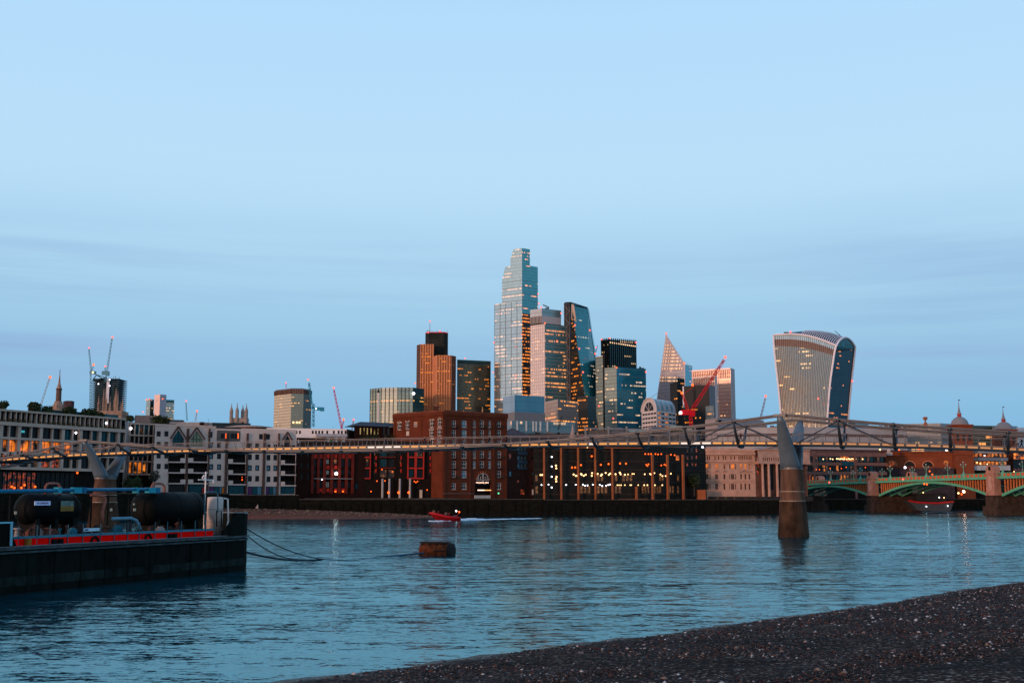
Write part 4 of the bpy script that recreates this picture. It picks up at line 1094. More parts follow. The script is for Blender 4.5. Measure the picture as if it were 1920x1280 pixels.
# mooring ropes and buoy
rope = mat('wet_rope', (0.012, 0.03, 0.045), 0.7, var=0.3)
rend = on_z(606, 1048, 0.05)
bws = wb.pt(wb.L - 2.0, 0, -1.6)
def cat(p, q, sag, n=14): return [Vector(p) * (1 - i / n) + Vector(q) * (i / n) - Vector((0, 0, sag * 4 * (i / n) * (1 - i / n))) for i in range(n + 1)]
yb_ = bws.y
for k, ((px, py), q, sg, r, lb) in enumerate((((463, 991), rend, 0.45, 0.05, 'uppermost mooring rope from the barge bow to the water'), ((463, 1003), on_z(572, 1048, 0.05), 0.65, 0.05, 'middle mooring rope from the barge bow'), ((463, 1035), rend, 0.35, 0.09, 'lowest and thickest mooring rope from the barge bow'))):
    p = U(px, py, yb_)
    tag(MB().tube([v if v.z > 0.04 else Vector((v.x, v.y, 0.04)) for v in cat(p, q, sg)], r, 6).build('mooring_rope', rope), lb, 'mooring rope', 'mooring ropes of the barge')
bx0 = on_z(789, 1040, 0); bx1 = on_z(854, 1042, 0); Yb = bx0.y
tag(MB().tube([on_z(606, 1048, 0.02), on_z(660, 1051, 0.02), on_z(705, 1044, 0.0), on_z(745, 1041, 0.03), U(795, 1036, Yb - 0.8)], [0.06, 0.05, 0.04, 0.09, 0.09], 6).build('buoy_chain', mat('blue_chain', (0.01, 0.05, 0.10), 0.5)), 'dark blue chain trailing from the rusty mooring buoy', 'chain')
by = thing('mooring_buoy', ((bx0.x + bx1.x) / 2, Yb, 0), 'rusty cylindrical mooring buoy floating mid river', 'buoy')
ztb = U(820, 1016, Yb).z; R_ = ztb / 1.55
ca = Vector((bx0.x + 0.25, Yb + 0.5, R_ * 0.5)); cb_ = Vector((bx1.x - 0.7, Yb - 0.9, R_ * 0.5))
dv = (cb_ - ca).normalized()
MB().tube([ca - dv * 0.18, ca, cb_, cb_ + dv * 0.05], [R_ * 0.86, R_, R_, R_ * 0.97], 26).build('drum', mat('rusty_drum', (0.10, 0.026, 0.009), 0.85, var=0.9, scale=1.4, bump=0.2), by, smooth=False)
MB().tube([cb_ + dv * 0.05, cb_ + dv * 0.32, cb_ + dv * 0.42], [R_ * 1.02, R_ * 0.98, R_ * 0.6], 26).build('drum_end', mat('tar_black', (0.012, 0.010, 0.010), 0.6, var=0.4), by)
mb = MB(); mid = (ca + cb_) / 2; mb.obox((mid.x - 0.1, mid.y, R_ * 1.5), dv * ((cb_ - ca).length * 0.50), Vector((-dv.y, dv.x, 0)) * 0.55, (0, 0, 0.10))
for s_ in (-0.42, -0.15, 0.15, 0.42): mb.obox(Vector((mid.x - 0.1, mid.y, R_ * 1.32)) + dv * (cb_ - ca).length * s_, dv * 0.1, Vector((-dv.y, dv.x, 0)) * 0.6, (0, 0, 0.16))
mb.build('timber_fender', mat('old_timber', (0.03, 0.02, 0.015), 0.9, var=0.5), by)
MB().tube([ca + Vector((0, -R_, 0.1)), ca + Vector((0.5, -R_ - 0.12, -0.05)), cb_ + Vector((-0.5, -R_ - 0.1, 0.1))], 0.06, 6).build('chain_band', mat('tar_black', (0, 0, 0)), by)

# ================================================================== LIFEBOAT (red rigid inflatable at speed)
q0 = on_z(806, 976, 0); Yr = q0.y
def RP(px, py, dy=0.0): return U(px, py, Yr + dy)
rb = thing('red_speedboat', RP(835, 976), 'red inflatable speedboat with passengers planing to the left', 'boat')
redr = mat('red_rubber', (0.45, 0.012, 0.016), 0.5, var=0.2, scale=1.5); redd = mat('red_hull_dark', (0.22, 0.008, 0.012), 0.5, var=0.2)
for dy in (-1.1, 1.1):
    MB().tube([RP(804.5, 961.5, 0), RP(808, 961.5, dy * 0.6), RP(818, 963.5, dy), RP(838, 968.5, dy), RP(864, 971, dy)], [0.2, 0.30, 0.32, 0.31, 0.28], 12).build('inflatable_tube', redr, rb, smooth=True)
kz = [(805, 962), (811, 969), (820, 975.5), (845, 977), (864, 976)]
up_ = [(805, 961), (811, 963), (820, 965), (845, 969), (864, 971)]
mb = MB()
for i in range(4):
    for dy in (-1.0, 1.0):
        k0, k1 = RP(*kz[i], 0), RP(*kz[i + 1], 0); u0, u1 = RP(*up_[i], dy), RP(*up_[i + 1], dy)
        mb.face([k0, k1, u1, u0] if dy < 0 else [k1, k0, u0, u1])
mb.face([RP(*kz[-1], 0), RP(*up_[-1], 1.0), RP(*up_[-1], -1.0)])
mb.build('hull', redd, rb)
mb = MB(); mb.face([RP(812, 965, -0.9), RP(862, 972, -1), RP(862, 972, 1), RP(812, 965, .9)]); mb.build('floor', mat('boat_floor', (0.05, 0.05, 0.06), 0.7), rb)
MB().tube([RP(856, 970, -0.8), RP(860, 960.5, -0.8), RP(861, 959.5, 0), RP(860, 960.5, 0.8), RP(856, 970, 0.8)], 0.06, 6).build('radar_arch', redr, rb)
mb = MB(); p = RP(853, 969); mb.obox(p, (0.5, 0, 0), (0, 0.7, 0), (0, 0, 0.45)); mb.build('engine_cover', mat('purple_grey', (0.12, 0.06, 0.12), 0.5), rb)
mb = MB(); p = RP(836, 966.5); mb.obox(p, (0.3, 0, 0), (0, 0.4, 0), (0, 0, 0.45)); mb.build('console', mat('boat_floor', (0, 0, 0)), rb)
lampball(rb, RP(855.5, 957.5), 0.22, L_white, 'white_light'); lampball(rb, RP(861, 959.5), 0.26, L_amber, 'orange_light')
for k, (px, dy) in enumerate(((812, -0.3), (815, 0.4), (822, 0), (835, -0.3), (838, 0.4), (842, 0.0))):
    p = RP(px, 961 + (px - 812) * 0.16, dy); 
    person(p - Vector((0, 0, 0.45)), math.pi / 2 * -1, ('tan' if k not in (2, 5) else 'red', 'black', 'sit'), ['passenger at the very bow of the red speedboat', 'passenger in tan second from the bow of the red speedboat', 'passenger in red in the front half of the red speedboat',
           'passenger in tan before the console of the red speedboat', 'passenger in tan beside the console of the red speedboat', 'rearmost passenger in red near the engine of the red speedboat'][k], 'passengers of the red speedboat', 0.95)
foam = mat('foam_white', (0.62, 0.72, 0.80), 0.7, var=0.25, scale=2.0)
mb = MB(); rg = random.Random(3)
for k in range(420):
    f = rg.random() ** 1.4; px = 852 + f * 158; pt_ = on_z(px, 974.5 - f * 3.2 + rg.gauss(0, 0.55 * (1 - f * 0.5)), 0)
    h = max(0.05, (0.42 * math.exp(-((px - 882) / 16) ** 2) + 0.14 * (1 - f)) * rg.random())
    mb.ball((pt_.x, pt_.y, 0), 1.0, 0, 6, 4, (rg.uniform(0.3, 1.3), rg.uniform(0.15, 0.5), h))
for k in range(22):
    px = rg.uniform(802, 850); pt_ = on_z(px, 976.5 + rg.gauss(0, 0.4), 0); mb.ball((pt_.x, pt_.y, 0), 1.0, 0, 6, 4, (rg.uniform(0.2, 0.6), 0.2, rg.uniform(0.05, 0.22)))
tag(mb.build('wake_foam', foam), 'white foam wake trailing behind the red speedboat', 'wake', kind='stuff')
# ================================================================== RIVERSIDE BUILDINGS
def building(name, label, cat, chain, ref, back, mats, z0=G, roof=None, parapet=0.0, group=None, nofront=()):
    """chain [(px,Y)..] left->right, ref=(index, py) fixes the height. mats: wall material(s) per front face. Returns thing, walls, height."""
    pyref = ref[1]
    ft = foot_of(chain, pyref, back)
    zt = U(chain[ref[0]][0], pyref, chain[ref[0]][1]).z
    root = thing(name, (ft[0].x, ft[0].y, z0), label, cat, group)
    walls = []
    for i in range(len(chain) - 1):
        walls.append(Wall(ft[i], ft[i + 1], z0, zt))
    n = len(chain)
    mb = MB()                                       # flanks and back
    for i in range(n - 1, len(ft)):
        a = ft[i]; b2 = ft[(i + 1) % len(ft)]; l = (b2 - a).length
        mb.face([(a.x, a.y, z0), (b2.x, b2.y, z0), (b2.x, b2.y, zt), (a.x, a.y, zt)], 0, [(0, z0), (l, z0), (l, zt), (0, zt)])
    mm = mats if isinstance(mats, (list, tuple)) else [mats]
    mb.build('side_wall', mm[-1], root)
    mb = MB(); mb.face([(p.x, p.y, zt) for p in ft]); mb.build('roof', roof or lead, root)
    for i, wl in enumerate(walls):
        wl.mat = mm[min(i, len(mm) - 1)]
    if parapet:
        mb = MB()
        for wl in walls: wl.slab(mb, -0.05, wl.L + 0.05, zt, zt + parapet, -0.35, 0.12)
        mb.build('parapet', roof or lead, root)
    return root, walls, zt
def plain(wall, root, name='facade', m=None, kind=None):
    mb = MB(); mb.face([wall.pt(0, wall.z0), wall.pt(wall.L, wall.z0), wall.pt(wall.L, wall.z1), wall.pt(0, wall.z1)], 0, [(0, wall.z0), (wall.L, wall.z0), (wall.L, wall.z1), (0, wall.z1)])
    return mb.build(name, m or wall.mat, root, kind=kind)
def pxrect(wall, px, py, wpx, hpx):
    """window rectangle from its centre and size in the view"""
    a0 = wall.hit(px - wpx / 2, py)[0]; a1 = wall.hit(px + wpx / 2, py)[0]
    z0 = wall.hit(px, py + hpx / 2)[1]; z1 = wall.hit(px, py - hpx / 2)[1]
    return (a0, a1, z0, z1)
def holes_and_windows(wall, root, items, depth=0.3, reveal=None, name='facade'):
    """items: (px,py,w,h,frame,pane,style) - opening cut, window set back in it"""
    rects = [pxrect(wall, *it[:4]) for it in items]
    mb = MB(); wall.pierced(mb, rects, depth, 0, 1); mb.build(name, [wall.mat, reveal or wall.mat], root)
    for it, r in zip(items, rects):
        add_window(wall, root, (r[0] + r[1]) / 2, r[2], r[1] - r[0], r[3] - r[2], it[4], it[5], it[6], off=-(depth - 0.08), fw=it[7] if len(it) > 7 else 0.12)
    return rects

# ---- A: cream modern block, far left ------------------------------------
rA, (wA,), zA = building('modern_block', 'long cream concrete block with deep window grid and roof garden at far left', 'office building', [(-130, 285), (236, 339)], (0, 762), 26, cream, roof=mat('roof_gravel', (0.14, 0.12, 0.11), 0.9))
def zA_(py, px=0): return wA.hit(px, py)[1]
zc1 = zA_(768); zb2 = zA_(789.5); zb3 = zA_(818); zb4 = zA_(846); zb5 = zA_(874)
inner = wA.shift(-0.9)
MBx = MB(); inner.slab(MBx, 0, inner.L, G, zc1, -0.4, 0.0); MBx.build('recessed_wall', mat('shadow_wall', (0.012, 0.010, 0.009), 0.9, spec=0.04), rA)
for zt_, th, nm, pr_ in ((zc1 + 0.25, 0.5, 'cornice', 0.35), (zb2, 0.95, 'floor_band', 0.5), (zb3, 0.62, 'floor_band', 0.3), (zb4, 0.62, 'floor_band', 0.3), (zb5, 0.75, 'floor_band', 0.3)):
    mb = MB(); wA.slab(mb, -0.1, wA.L + 0.1, zt_ - th, zt_, -0.9, pr_); mb.build(nm, cream, rA)
sA0 = wA.hit(0, 850)[0]; sA1 = wA.hit(16, 850)[0]
# bay spacing measured along the wall
bay_px = [-110, -92, -73, -54, -36, -19, 0, 15.5, 34, 57, 75, 97, 116.5, 135, 150, 170.5, 186, 203.5, 221, 234]
rg = random.Random(11)
panes_lit = {(2, k) for k in (6, 7, 8, 9, 10, 11, 12, 13)}
for i, px in enumerate(bay_px):
    a = wA.hit(px, 850)[0]; thick = 0.95 if i % 2 == 0 else 0.42
    for (zl, zh) in ((zb3, zb2 - 0.95), (zb4, zb3 - 0.62), (zb5, zb4 - 0.62)):
        mb = MB(); wA.slab(mb, a - thick / 2, a + thick / 2, zl, zh, -0.9, 0.12 if i % 2 == 0 else 0.0); mb.build('pilaster', cream, rA)
    if i < len(bay_px) - 1:
        a2 = wA.hit(bay_px[i + 1], 850)[0]
        for r_, (zl, zh) in enumerate(((zb3, zb2 - 0.95), (zb4, zb3 - 0.62), (zb5, zb4 - 0.62))):
            if r_ == 0: p_ = glass_teal if px > 150 or (px > 95 and i % 3 == 0) else glass_dark
            elif r_ == 1: p_ = lit_orange if px < 122 else rg.choice([lit_red, glass_dark, glass_teal])
            else: p_ = rg.choice([lit_red, lit_red, lit_dim, glass_dark]) if px < 110 else glass_dark
            add_window(inner, rA, (a + a2) / 2, zl + 0.02, a2 - a - 0.3, zh - zl - 0.05, dark_frame, p_, 'mid', off=0.12, fw=0.14)
# top storey of close fins
k = 0.4
while k < wA.L:
    mb = MB(); wA.slab(mb, k - 0.14, k + 0.14, zb2, zc1 - 0.25, -0.9, 0.1); mb.build('fin', cream, rA)
    add_window(inner, rA, k + 0.82, zb2 + 0.6, 1.2, zc1 - zb2 - 0.95, dark_frame, glass_teal if rg.random() < 0.3 else glass_dark, 'bar', off=0.12, fw=0.08)
    k += 1.62
# planting along the top-storey ledge
foliage = mat('dark_foliage', (0.035, 0.045, 0.018), 0.9, var=0.6, scale=1.2, spec=0.1)
foliage2 = mat('autumn_foliage', (0.07, 0.045, 0.015), 0.9, var=0.6, scale=1.2, spec=0.1)
bark = mat('bark', (0.05, 0.035, 0.025), 0.9)
def leaves(mb, c, r, n, size, rg_, sq=(1, 1, 0.8), mi=0):
    for _ in range(n):
        d = Vector((rg_.gauss(0, 1), rg_.gauss(0, 1), rg_.gauss(0, 1))).normalized() * (rg_.random() ** 0.4)
        p = Vector((c[0] + d.x * r * sq[0], c[1] + d.y * r * sq[1], c[2] + d.z * r * sq[2]))
        a = Vector((rg_.gauss(0, 1), rg_.gauss(0, 1), rg_.gauss(0, 1))).normalized(); b = a.orthogonal().normalized(); s = size * rg_.uniform(0.5, 1.3)
        mb.face([p - a * s - b * s * .6, p + a * s - b * s * .6, p + a * s + b * s * .6, p - a * s + b * s * .6], mi)
mb = MB(); rg = random.Random(2)
for q in np.arange(0, wA.L, 0.8):
    if rg.random() < 0.8: p = wA.pt(q, zb2 + 0.35, 0.15); leaves(mb, p, rg.uniform(0.4, 0.8), 16, 0.16, rg, (1, .6, .8))
tag(mb.build('planting', foliage2), 'trailing plants along the upper ledge of the cream block', 'plants', kind='stuff')
for px in list(range(-60, 140, 9)):
    a, w2 = wA.hit(px, 910)[0], 1.15; add_window(inner, rA, a, G + 0.9, w2, zb5 - 2.3 - G, dark_frame, lit_red if 8 < px < 72 and px != 53 else glass_dark, 'cross', off=0.12, fw=0.1)
for px, py in ((22, 912), (27, 914), (46, 909), (66, 912), (145, 886), (40, 914)): lampball(rA, wA.pt(*wA.hit(px, py), 0.0), 0.3, L_amber, 'lobby_lamp')
for px, py, m in ((198, 793, L_white), (141, 811, L_white)): lampball(rA, wA.pt(*wA.hit(px, py), 0.3), 0.32, m, 'window_lamp')
mb = MB(); wA.slab(mb, wA.hit(39, 806)[0], wA.hit(49, 806)[0], zA_(808), zA_(804), -0.6, -0.55); mb.build('cyan_screen', lamp_mat('cyan_screen', (0.05, 0.5, 0.6), 0.7), rA)

# trees of the roof garden
def tree(px, py_base, Y, rpx, hpx, label, grp, m=foliage, trunk=True, n=520, tall=0.8):
    base = U(px, py_base, Y); r = rpx / F * Y; h = hpx / F * Y
    root = thing('tree', base, label, 'tree', grp)
    rg_ = random.Random(int(px * 7 + py_base))
    MB().tube([base, base + Vector((0.05, 0, h * 0.45)), base + Vector((0, 0, h * 0.8))], [r * 0.1, r * 0.07, r * 0.03], 6).build('trunk', bark, root)
    mb = MB()
    for k in range(7):
        a = rg_.uniform(0, 6.28); c = base + Vector((math.cos(a) * r * 0.45 * rg_.random(), math.sin(a) * r * 0.45 * rg_.random(), h - r * tall * rg_.uniform(0.55, 1.1)))
        leaves(mb, c, r * rg_.uniform(0.5, 0.75), n // 7, r * 0.13, rg_, (1, 1, tall))
    mb.build('crown', m, root)
for px, pb, rp, hp, lb in ((7, 766, 10, 15, 'round dark roof garden tree at the far left end of the cream block'), (64, 770, 12.5, 17, 'largest dark roof garden tree left of the spire'), (88, 772, 10, 12, 'low dark roof garden tree directly left of the spire'),
                           (131, 777, 13, 16, 'dark roof garden tree right of the spire'), (168, 779, 14, 14, 'dark roof garden tree in front of the pinnacled church, left one'), (186, 782, 9, 10, 'small dark roof garden tree in front of the pinnacled church')):
    tree(px, pb + 1, 305 + px * 0.16, rp * 1.2, hp, lb, 'trees in the roof garden', n=800)
mb = MB(); w_r = wA.shift(-6)
a0 = w_r.hit(60, 775)[0]; a1 = w_r.hit(222, 785)[0]; w_r.slab(mb, a0, a1, zc1 + 0.2, zc1 + 1.6, -0.05, 0.0); mb.build('glass_balustrade', mat('teal_screen', (0.03, 0.09, 0.10), 0.2, metal=0.3, var=0.3), rA)

# ---- B: recessed wing ------------------------------------------------------
rB, (wB0, wB), zB = building('modern_block', 'set back wing of the cream block with narrow fins beside the white flats', 'office building', [(234, 345), (243, 352), (330, 362)], (1, 791), 22, [stone_grey, cream], roof=mat('roof_gravel', (0, 0, 0)))
wB0.mat = mat('fin_side', (0.30, 0.25, 0.23), 0.8); plain(wB0, rB)
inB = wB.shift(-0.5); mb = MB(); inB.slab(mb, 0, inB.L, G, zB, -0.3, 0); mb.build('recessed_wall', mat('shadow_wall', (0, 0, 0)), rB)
zz = [wB.hit(250, y)[1] for y in (792, 814, 839, 863, 887)]
for q, zt_ in enumerate(zz):
    mb = MB(); wB.slab(mb, 0, wB.L, zt_ - 0.5, zt_, -0.5, 0.2); mb.build('floor_band', cream, rB)
for px in (243, 252, 260, 269, 278, 287, 296):
    a = wB.hit(px, 830)[0]; mb = MB(); wB.slab(mb, a - 0.15, a + 0.15, zz[4], zz[0] - 0.5, -0.5, 0.05); mb.build('fin', cream, rB)
for px, row, m in ((246, 3, lit_orange), (256, 3, lit_orange), (264.5, 3, lit_orange), (273, 3, lit_amber), (246, 0, glass_dark), (256, 0, glass_teal), (265, 0, lit_dim), (274, 0, glass_teal), (283, 0, glass_dark), (247, 1, glass_dark), (256, 1, glass_dark), (265, 1, glass_dark), (274, 1, glass_dark), (283, 1, glass_dark), (256, 2, glass_dark), (265, 2, glass_dark), (274, 2, glass_dark)):
    a = wB.hit(px, 830)[0]; add_window(inB, rB, a, zz[row + 1] + 0.1, 1.05, zz[row] - 0.6 - zz[row + 1], dark_frame, m, 'none', off=0.15, fw=0.07)
lampball(rB, wB.pt(*wB.hit(244, 803), 0.5), 0.42, L_white, 'lamp'); lampball(rB, wB.pt(*wB.hit(285, 891), 0.5), 0.25, L_white, 'lamp')
tree(288, 928, 338, 12, 48, 'greyish tree standing before the gap left of the white flats', 'riverside trees', mat('grey_foliage', (0.06, 0.055, 0.04), 0.9, var=0.5), n=420, tall=1.2)
tree(246, 930, 338, 22, 34, 'dark tree behind the far bridge pier', 'riverside trees', foliage, n=500)

# ---- C: white flats with balconies -----------------------------------------
rC, (wC,), zC = building('apartment_block', 'white stone clad riverside flats with brown brick piers and balconies', 'apartment building', [(291, 344), (556, 366)], (0, 797.5), 16, render_white, z0=G, roof=slate)
its = []
fr = dark_frame
for px in (297.5, 312.0):
    for py, pn in ((813, glass_dark), (833, glass_dark), (854, glass_dark), (874, glass_dark)): its.append((px, py, 7.8, 10, fr, pn, 'none', .3))
for px in (395.8, 410.8):
    for py in (834, 855, 875, 896): its.append((px, py, 7.8, 10.5, fr, glass_blue if (px < 400 or py > 870) and py != 896 else glass_dark, 'none', .3))
its.append((394.5, 814.5, 8, 11, fr, glass_teal, 'none', .3))
for px in (468.5, 482.3):
    for py in (836, 856.5, 877, 897): its.append((px, py, 7.6, 10.5, fr, glass_blue if py == 877 else glass_dark, 'none', .3))
for px in (489.5, 502.5): its.append((px, 818.5, 7.4, 10, fr, glass_dark, 'none', .3))
for px in (503.5, 516.3):
    for py in (838, 857.5, 877.5, 898): its.append((px, py, 7.4, 10.5, fr, glass_blue if py in (877.5,) else glass_dark, 'none', .3))
# recessed balcony bays
bays = [(315, 346.5), (351.5, 388.5), (427, 460), (525.5, 554)]
brects = []
rowsB = {0: (865, 885, 905), 1: (865, 885, 905), 2: (867, 887.5, 907), 3: (849.5, 869, 889, 909)}
top0 = {0: 846, 1: 846, 2: 849, 3: 849}
for k, (x0, x1) in enumerate(bays):
    ys = rowsB[k]; pt_ = top0[k] if k < 3 else 834
    for y in ys:
        brects.append((k, x0, x1, pt_, y)); pt_ = y + 2.5
    brects.append((k, x0, x1, pt_, 926))
rects = [pxrect(wC, *it[:4]) for it in its]
rb_ = []
for k, x0, x1, y0, y1 in brects:
    xm = (x0 + x1) / 2; rb_.append((wC.hit(x0, y1)[0], wC.hit(x1, y1)[0], wC.hit(xm, y1)[1], wC.hit(xm, y0)[1]))
for x0, x1 in ((391, 422), (464, 492), (498, 519)):
    rb_.append((wC.hit(x0, 920)[0], wC.hit(x1, 920)[0], G + 0.05, wC.hit((x0 + x1) / 2, 911.5)[1]))
mb = MB(); wC.pierced(mb, rects + rb_, 0.3, 0, 0); mb.build('facade', render_white, rC)
for it, r in zip(its, rects): add_window(wC, rC, (r[0] + r[1]) / 2, r[2], r[1] - r[0], r[3] - r[2], it[4], it[5], 'none', off=-0.2, fw=it[7])
rg = random.Random(8)
for (k, x0, x1, y0, y1), r in zip(brects, rb_):
    # back of the balcony: glazing
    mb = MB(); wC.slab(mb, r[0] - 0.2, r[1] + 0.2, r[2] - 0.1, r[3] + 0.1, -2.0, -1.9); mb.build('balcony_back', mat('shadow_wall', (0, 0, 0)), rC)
    g_ = lit_dim if (k == 2 and y1 > 890 and y1 < 915) else rg.choice([glass_dark, glass_teal, glass_dark])
    add_window(wC, rC, (r[0] + r[1]) / 2, r[2] + 0.1, (r[1] - r[0]) * 0.86, (r[3] - r[2]) * 0.85, dark_frame, g_, 'tri', off=-1.85, fw=0.1)
    if y1 < 920:
        w2 = r[1] - r[0]
        mb = MB(); wC.slab(mb, r[0], r[1], r[2] - 0.35, r[2], -1.9, 0.7); mb.build('balcony_slab', render_white, rC)
        mb = MB()
        if k == 0: wC.slab(mb, r[1] - w2 * 0.30, r[1], r[2], r[2] + 1.05, 0.45, 0.7)
        else: wC.slab(mb, r[0], r[0] + w2 * 0.26, r[2], r[2] + 1.05, 0.45, 0.7)
        mb.build('balcony_parapet', render_white, rC)
        mb = MB(); wC.slab(mb, r[0], r[1], r[2] + 1.0, r[2] + 1.06, 0.55, 0.62)
        for q in np.arange(r[0] + 0.2, r[1], 0.5): wC.slab(mb, q, q + 0.05, r[2], r[2] + 1.0, 0.56, 0.61)
        mb.build('balcony_rail', dark_frame, rC)
    else:
        add_window(wC, rC, (r[0] + r[1]) / 2, r[2], (r[1] - r[0]) * 0.9, (r[3] - r[2]), dark_frame, glass_teal if k else glass_dark, 'tri', off=-0.3, fw=0.1)
for r in rb_[-3:]:
    for q in range(3):
        f0 = r[0] + (r[1] - r[0]) * q / 3; f1 = r[0] + (r[1] - r[0]) * (q + 1) / 3
        add_window(wC, rC, (f0 + f1) / 2, r[2], f1 - f0, r[3] - r[2], dark_frame, [glass_blue, mat('shop_purple', (0.10, 0.03, 0.10), 0.4, var=0.3), glass_teal][(q + int(r[0])) % 3], 'none', off=-0.25, fw=0.08)
for px, col, nm in ((382, (0.35, 0.02, 0.02), 'red_door'), (419, (0.5, 0.14, 0.02), 'orange_door')):
    a, z = wC.hit(px, 919); mb = MB(); wC.slab(mb, a - 0.45, a + 0.45, G, z + 0.9, 0.0, 0.12); mb.build(nm, mat(nm, col, 0.5, var=0.2), rC)
lampball(rC, wC.pt(*wC.hit(455, 899), -0.5), 0.2, L_amber, 'balcony_lamp'); lampball(rC, wC.pt(*wC.hit(455, 894), -0.5), 0.13, L_amber, 'balcony_lamp')
for px, w2 in ((350, 4.0), (390.5, 2.5), (424, 4.5), (462.5, 3.2), (494.8, 4.6), (521.5, 3.0)):
    a = wC.hit(px, 870)[0]; w3 = w2 / F * 350; mb = MB(); wC.slab(mb, a - w3 / 2, a + w3 / 2, G, wC.hit(px, 803 if px < 420 else 812)[1], 0.0, 0.45); mb.build('brick_pier', brown_brick, rC)
for px in (383, 345, 420):
    pass
# gables with pointed glazing
def gable(x0, x1, yap, yb, ybot, glass):
    xm = (x0 + x1) / 2; a0, zb_ = wC.hit(x0, yb); a1 = wC.hit(x1, yb)[0]; am, zp = wC.hit(xm, yap); zl = wC.hit(xm, ybot)[1]
    mb = MB(); mb.face([wC.pt(a0, zl, 0.1), wC.pt(a1, zl, 0.1), wC.pt(a1, zb_, 0.1), wC.pt(am, zp, 0.1), wC.pt(a0, zb_, 0.1)]); g = mb.build('pointed_window', glass, rC)
    mb = MB()
    for sgn, aa in ((1, a0), (-1, a1)):
        mb.bar(wC.pt(aa, zb_, 0.2), wC.pt(am, zp + 0.25, 0.2), 0.35, 0.42)
        mb.bar(wC.pt(aa, zl, 0.2), wC.pt(aa, zb_, 0.2), 0.35, 0.35, up=(1, 0, 0))
    mb.build('gable_surround', mat('pinkish_coping', (0.42, 0.30, 0.26), 0.8), rC)
    mb = MB()
    for f in (0.25, 0.5, 0.75):
        aa = a0 + (a1 - a0) * f; zt_ = zb_ + (zp - zb_) * (1 - abs(f - 0.5) * 2); mb.bar(wC.pt(aa, zl, 0.16), wC.pt(aa, zt_, 0.16), 0.12, 0.1, up=(1, 0, 0))
    mb.bar(wC.pt(a0, zb_ - 0.1, 0.16), wC.pt(a1, zb_ - 0.1, 0.16), 0.1, 0.12)
    mb.build('glazing_bars', dark_frame, rC)
    mb = MB()
    for sgn, xx in ((-1, x0 - 2.5), (1, x1 + 2.5)):
        aa = wC.hit(xx, yb)[0]; mb.bar(wC.pt(aa, zb_ - 0.1, 0.3), wC.pt(am, zp + 0.85, 0.3), 0.5, 0.4)
    mb.build('gable_roof', brown_brick, rC)
gable(322, 346, 805, 821, 836, glass_teal); gable(356, 381, 806.5, 822, 836, mat('window_glass_sage', (0.16, 0.18, 0.12), 0.15, metal=0.3, var=0.3))
gable(532, 545, 815, 824, 834, glass_dark)
# parapets: left part taller, right wing lower with recessed terrace
a, b2 = wC.hit(405, 800)[0], wC.hit(452, 800)[0]
mb = MB(); wC.slab(mb, 0, a, zC, zC + 0.35, -0.4, 0.15); mb.build('parapet', render_white, rC)
mb = MB(); wC.slab(mb, a, b2, wC.hit(420, 803)[1], wC.hit(420, 800)[1] , -6, 0.1); mb.build('attic', slate, rC)
r = (wC.hit(406, 828)[0], wC.hit(450, 828)[0], wC.hit(430, 827)[1], wC.hit(430, 807)[1])
mb = MB(); wC.slab(mb, r[0], r[1], r[2], r[3], 0.02, 0.08); mb.build('terrace_screen', mat('grey_cladding', (0.11, 0.095, 0.09), 0.6, var=0.3), rC)
for px in (417, 426, 436, 443):
    rr_ = pxrect(wC, px, 817, 6, 9); add_window(wC, rC, (rr_[0] + rr_[1]) / 2, rr_[2], rr_[1] - rr_[0], rr_[3] - rr_[2], dark_frame, glass_dark, 'mid', off=0.2)
for px in (423.5, 446): 
    a, z = wC.hit(px, 817); mb = MB(); wC.slab(mb, a - 0.12, a + 0.12, z - 0.8, z + 0.8, 0.2, 0.3); mb.build('wall_light', L_amber, rC)

# ---- behind the flats: round canopy roof, white attic, roofs -------------------------
rD, (wD,), zD = building('office_block', 'low building with a flat disc canopy roof behind the white flats', 'office building', [(424, 430), (512, 432)], (0, 806), 30, mat('red_soffit', (0.22, 0.06, 0.04), 0.8), roof=slate); plain(wD, rD)
c = U(467, 802, 448); MB().lathe(c, [(6.5, -1.0), (9.2, -0.1), (9.3, 0.25), (6.0, 0.7)], 30).build('disc_roof', stone_pale, rD); MB().lathe(c, [(6.3, -1.9), (8.9, -0.2)], 30).build('soffit', mat('red_soffit', (0, 0, 0)), rD)
rE, (wE,), zE = building('white_office', 'low white building with a row of small square windows behind the bridge', 'office building', [(512, 395), (652, 402), (672, 412)], (1, 804), 30, [white_paint, stone_grey], roof=lead)[0:3] if False else (None, (None,), None)
rE, wsE, zE = building('white_office', 'long low white building with small square windows above the bridge', 'office building', [(500, 405), (650, 412), (668, 425)], (1, 804), 25, [white_paint, stone_grey], roof=lead)
wE = wsE[0]; plain(wsE[1], rE)
its = [(px, 810, 3.6, 6, dark_frame, glass_dark, 'none', .15) for px in (527, 533, 548, 556, 562.5, 586.5, 592.5, 598.5, 604.5, 613.6, 626, 635, 641, 651 - 3)]
holes_and_windows(wE, rE, its, 0.25)
mb = MB(); wE.slab(mb, wE.hit(592, 816)[0], wE.hit(650, 816)[0], wE.hit(620, 819)[1], wE.hit(620, 813.5)[1], 0.1, 2.0); mb.build('terrace_wall', mat('pale_grey_wall', (0.35, 0.36, 0.40), 0.8), rE)

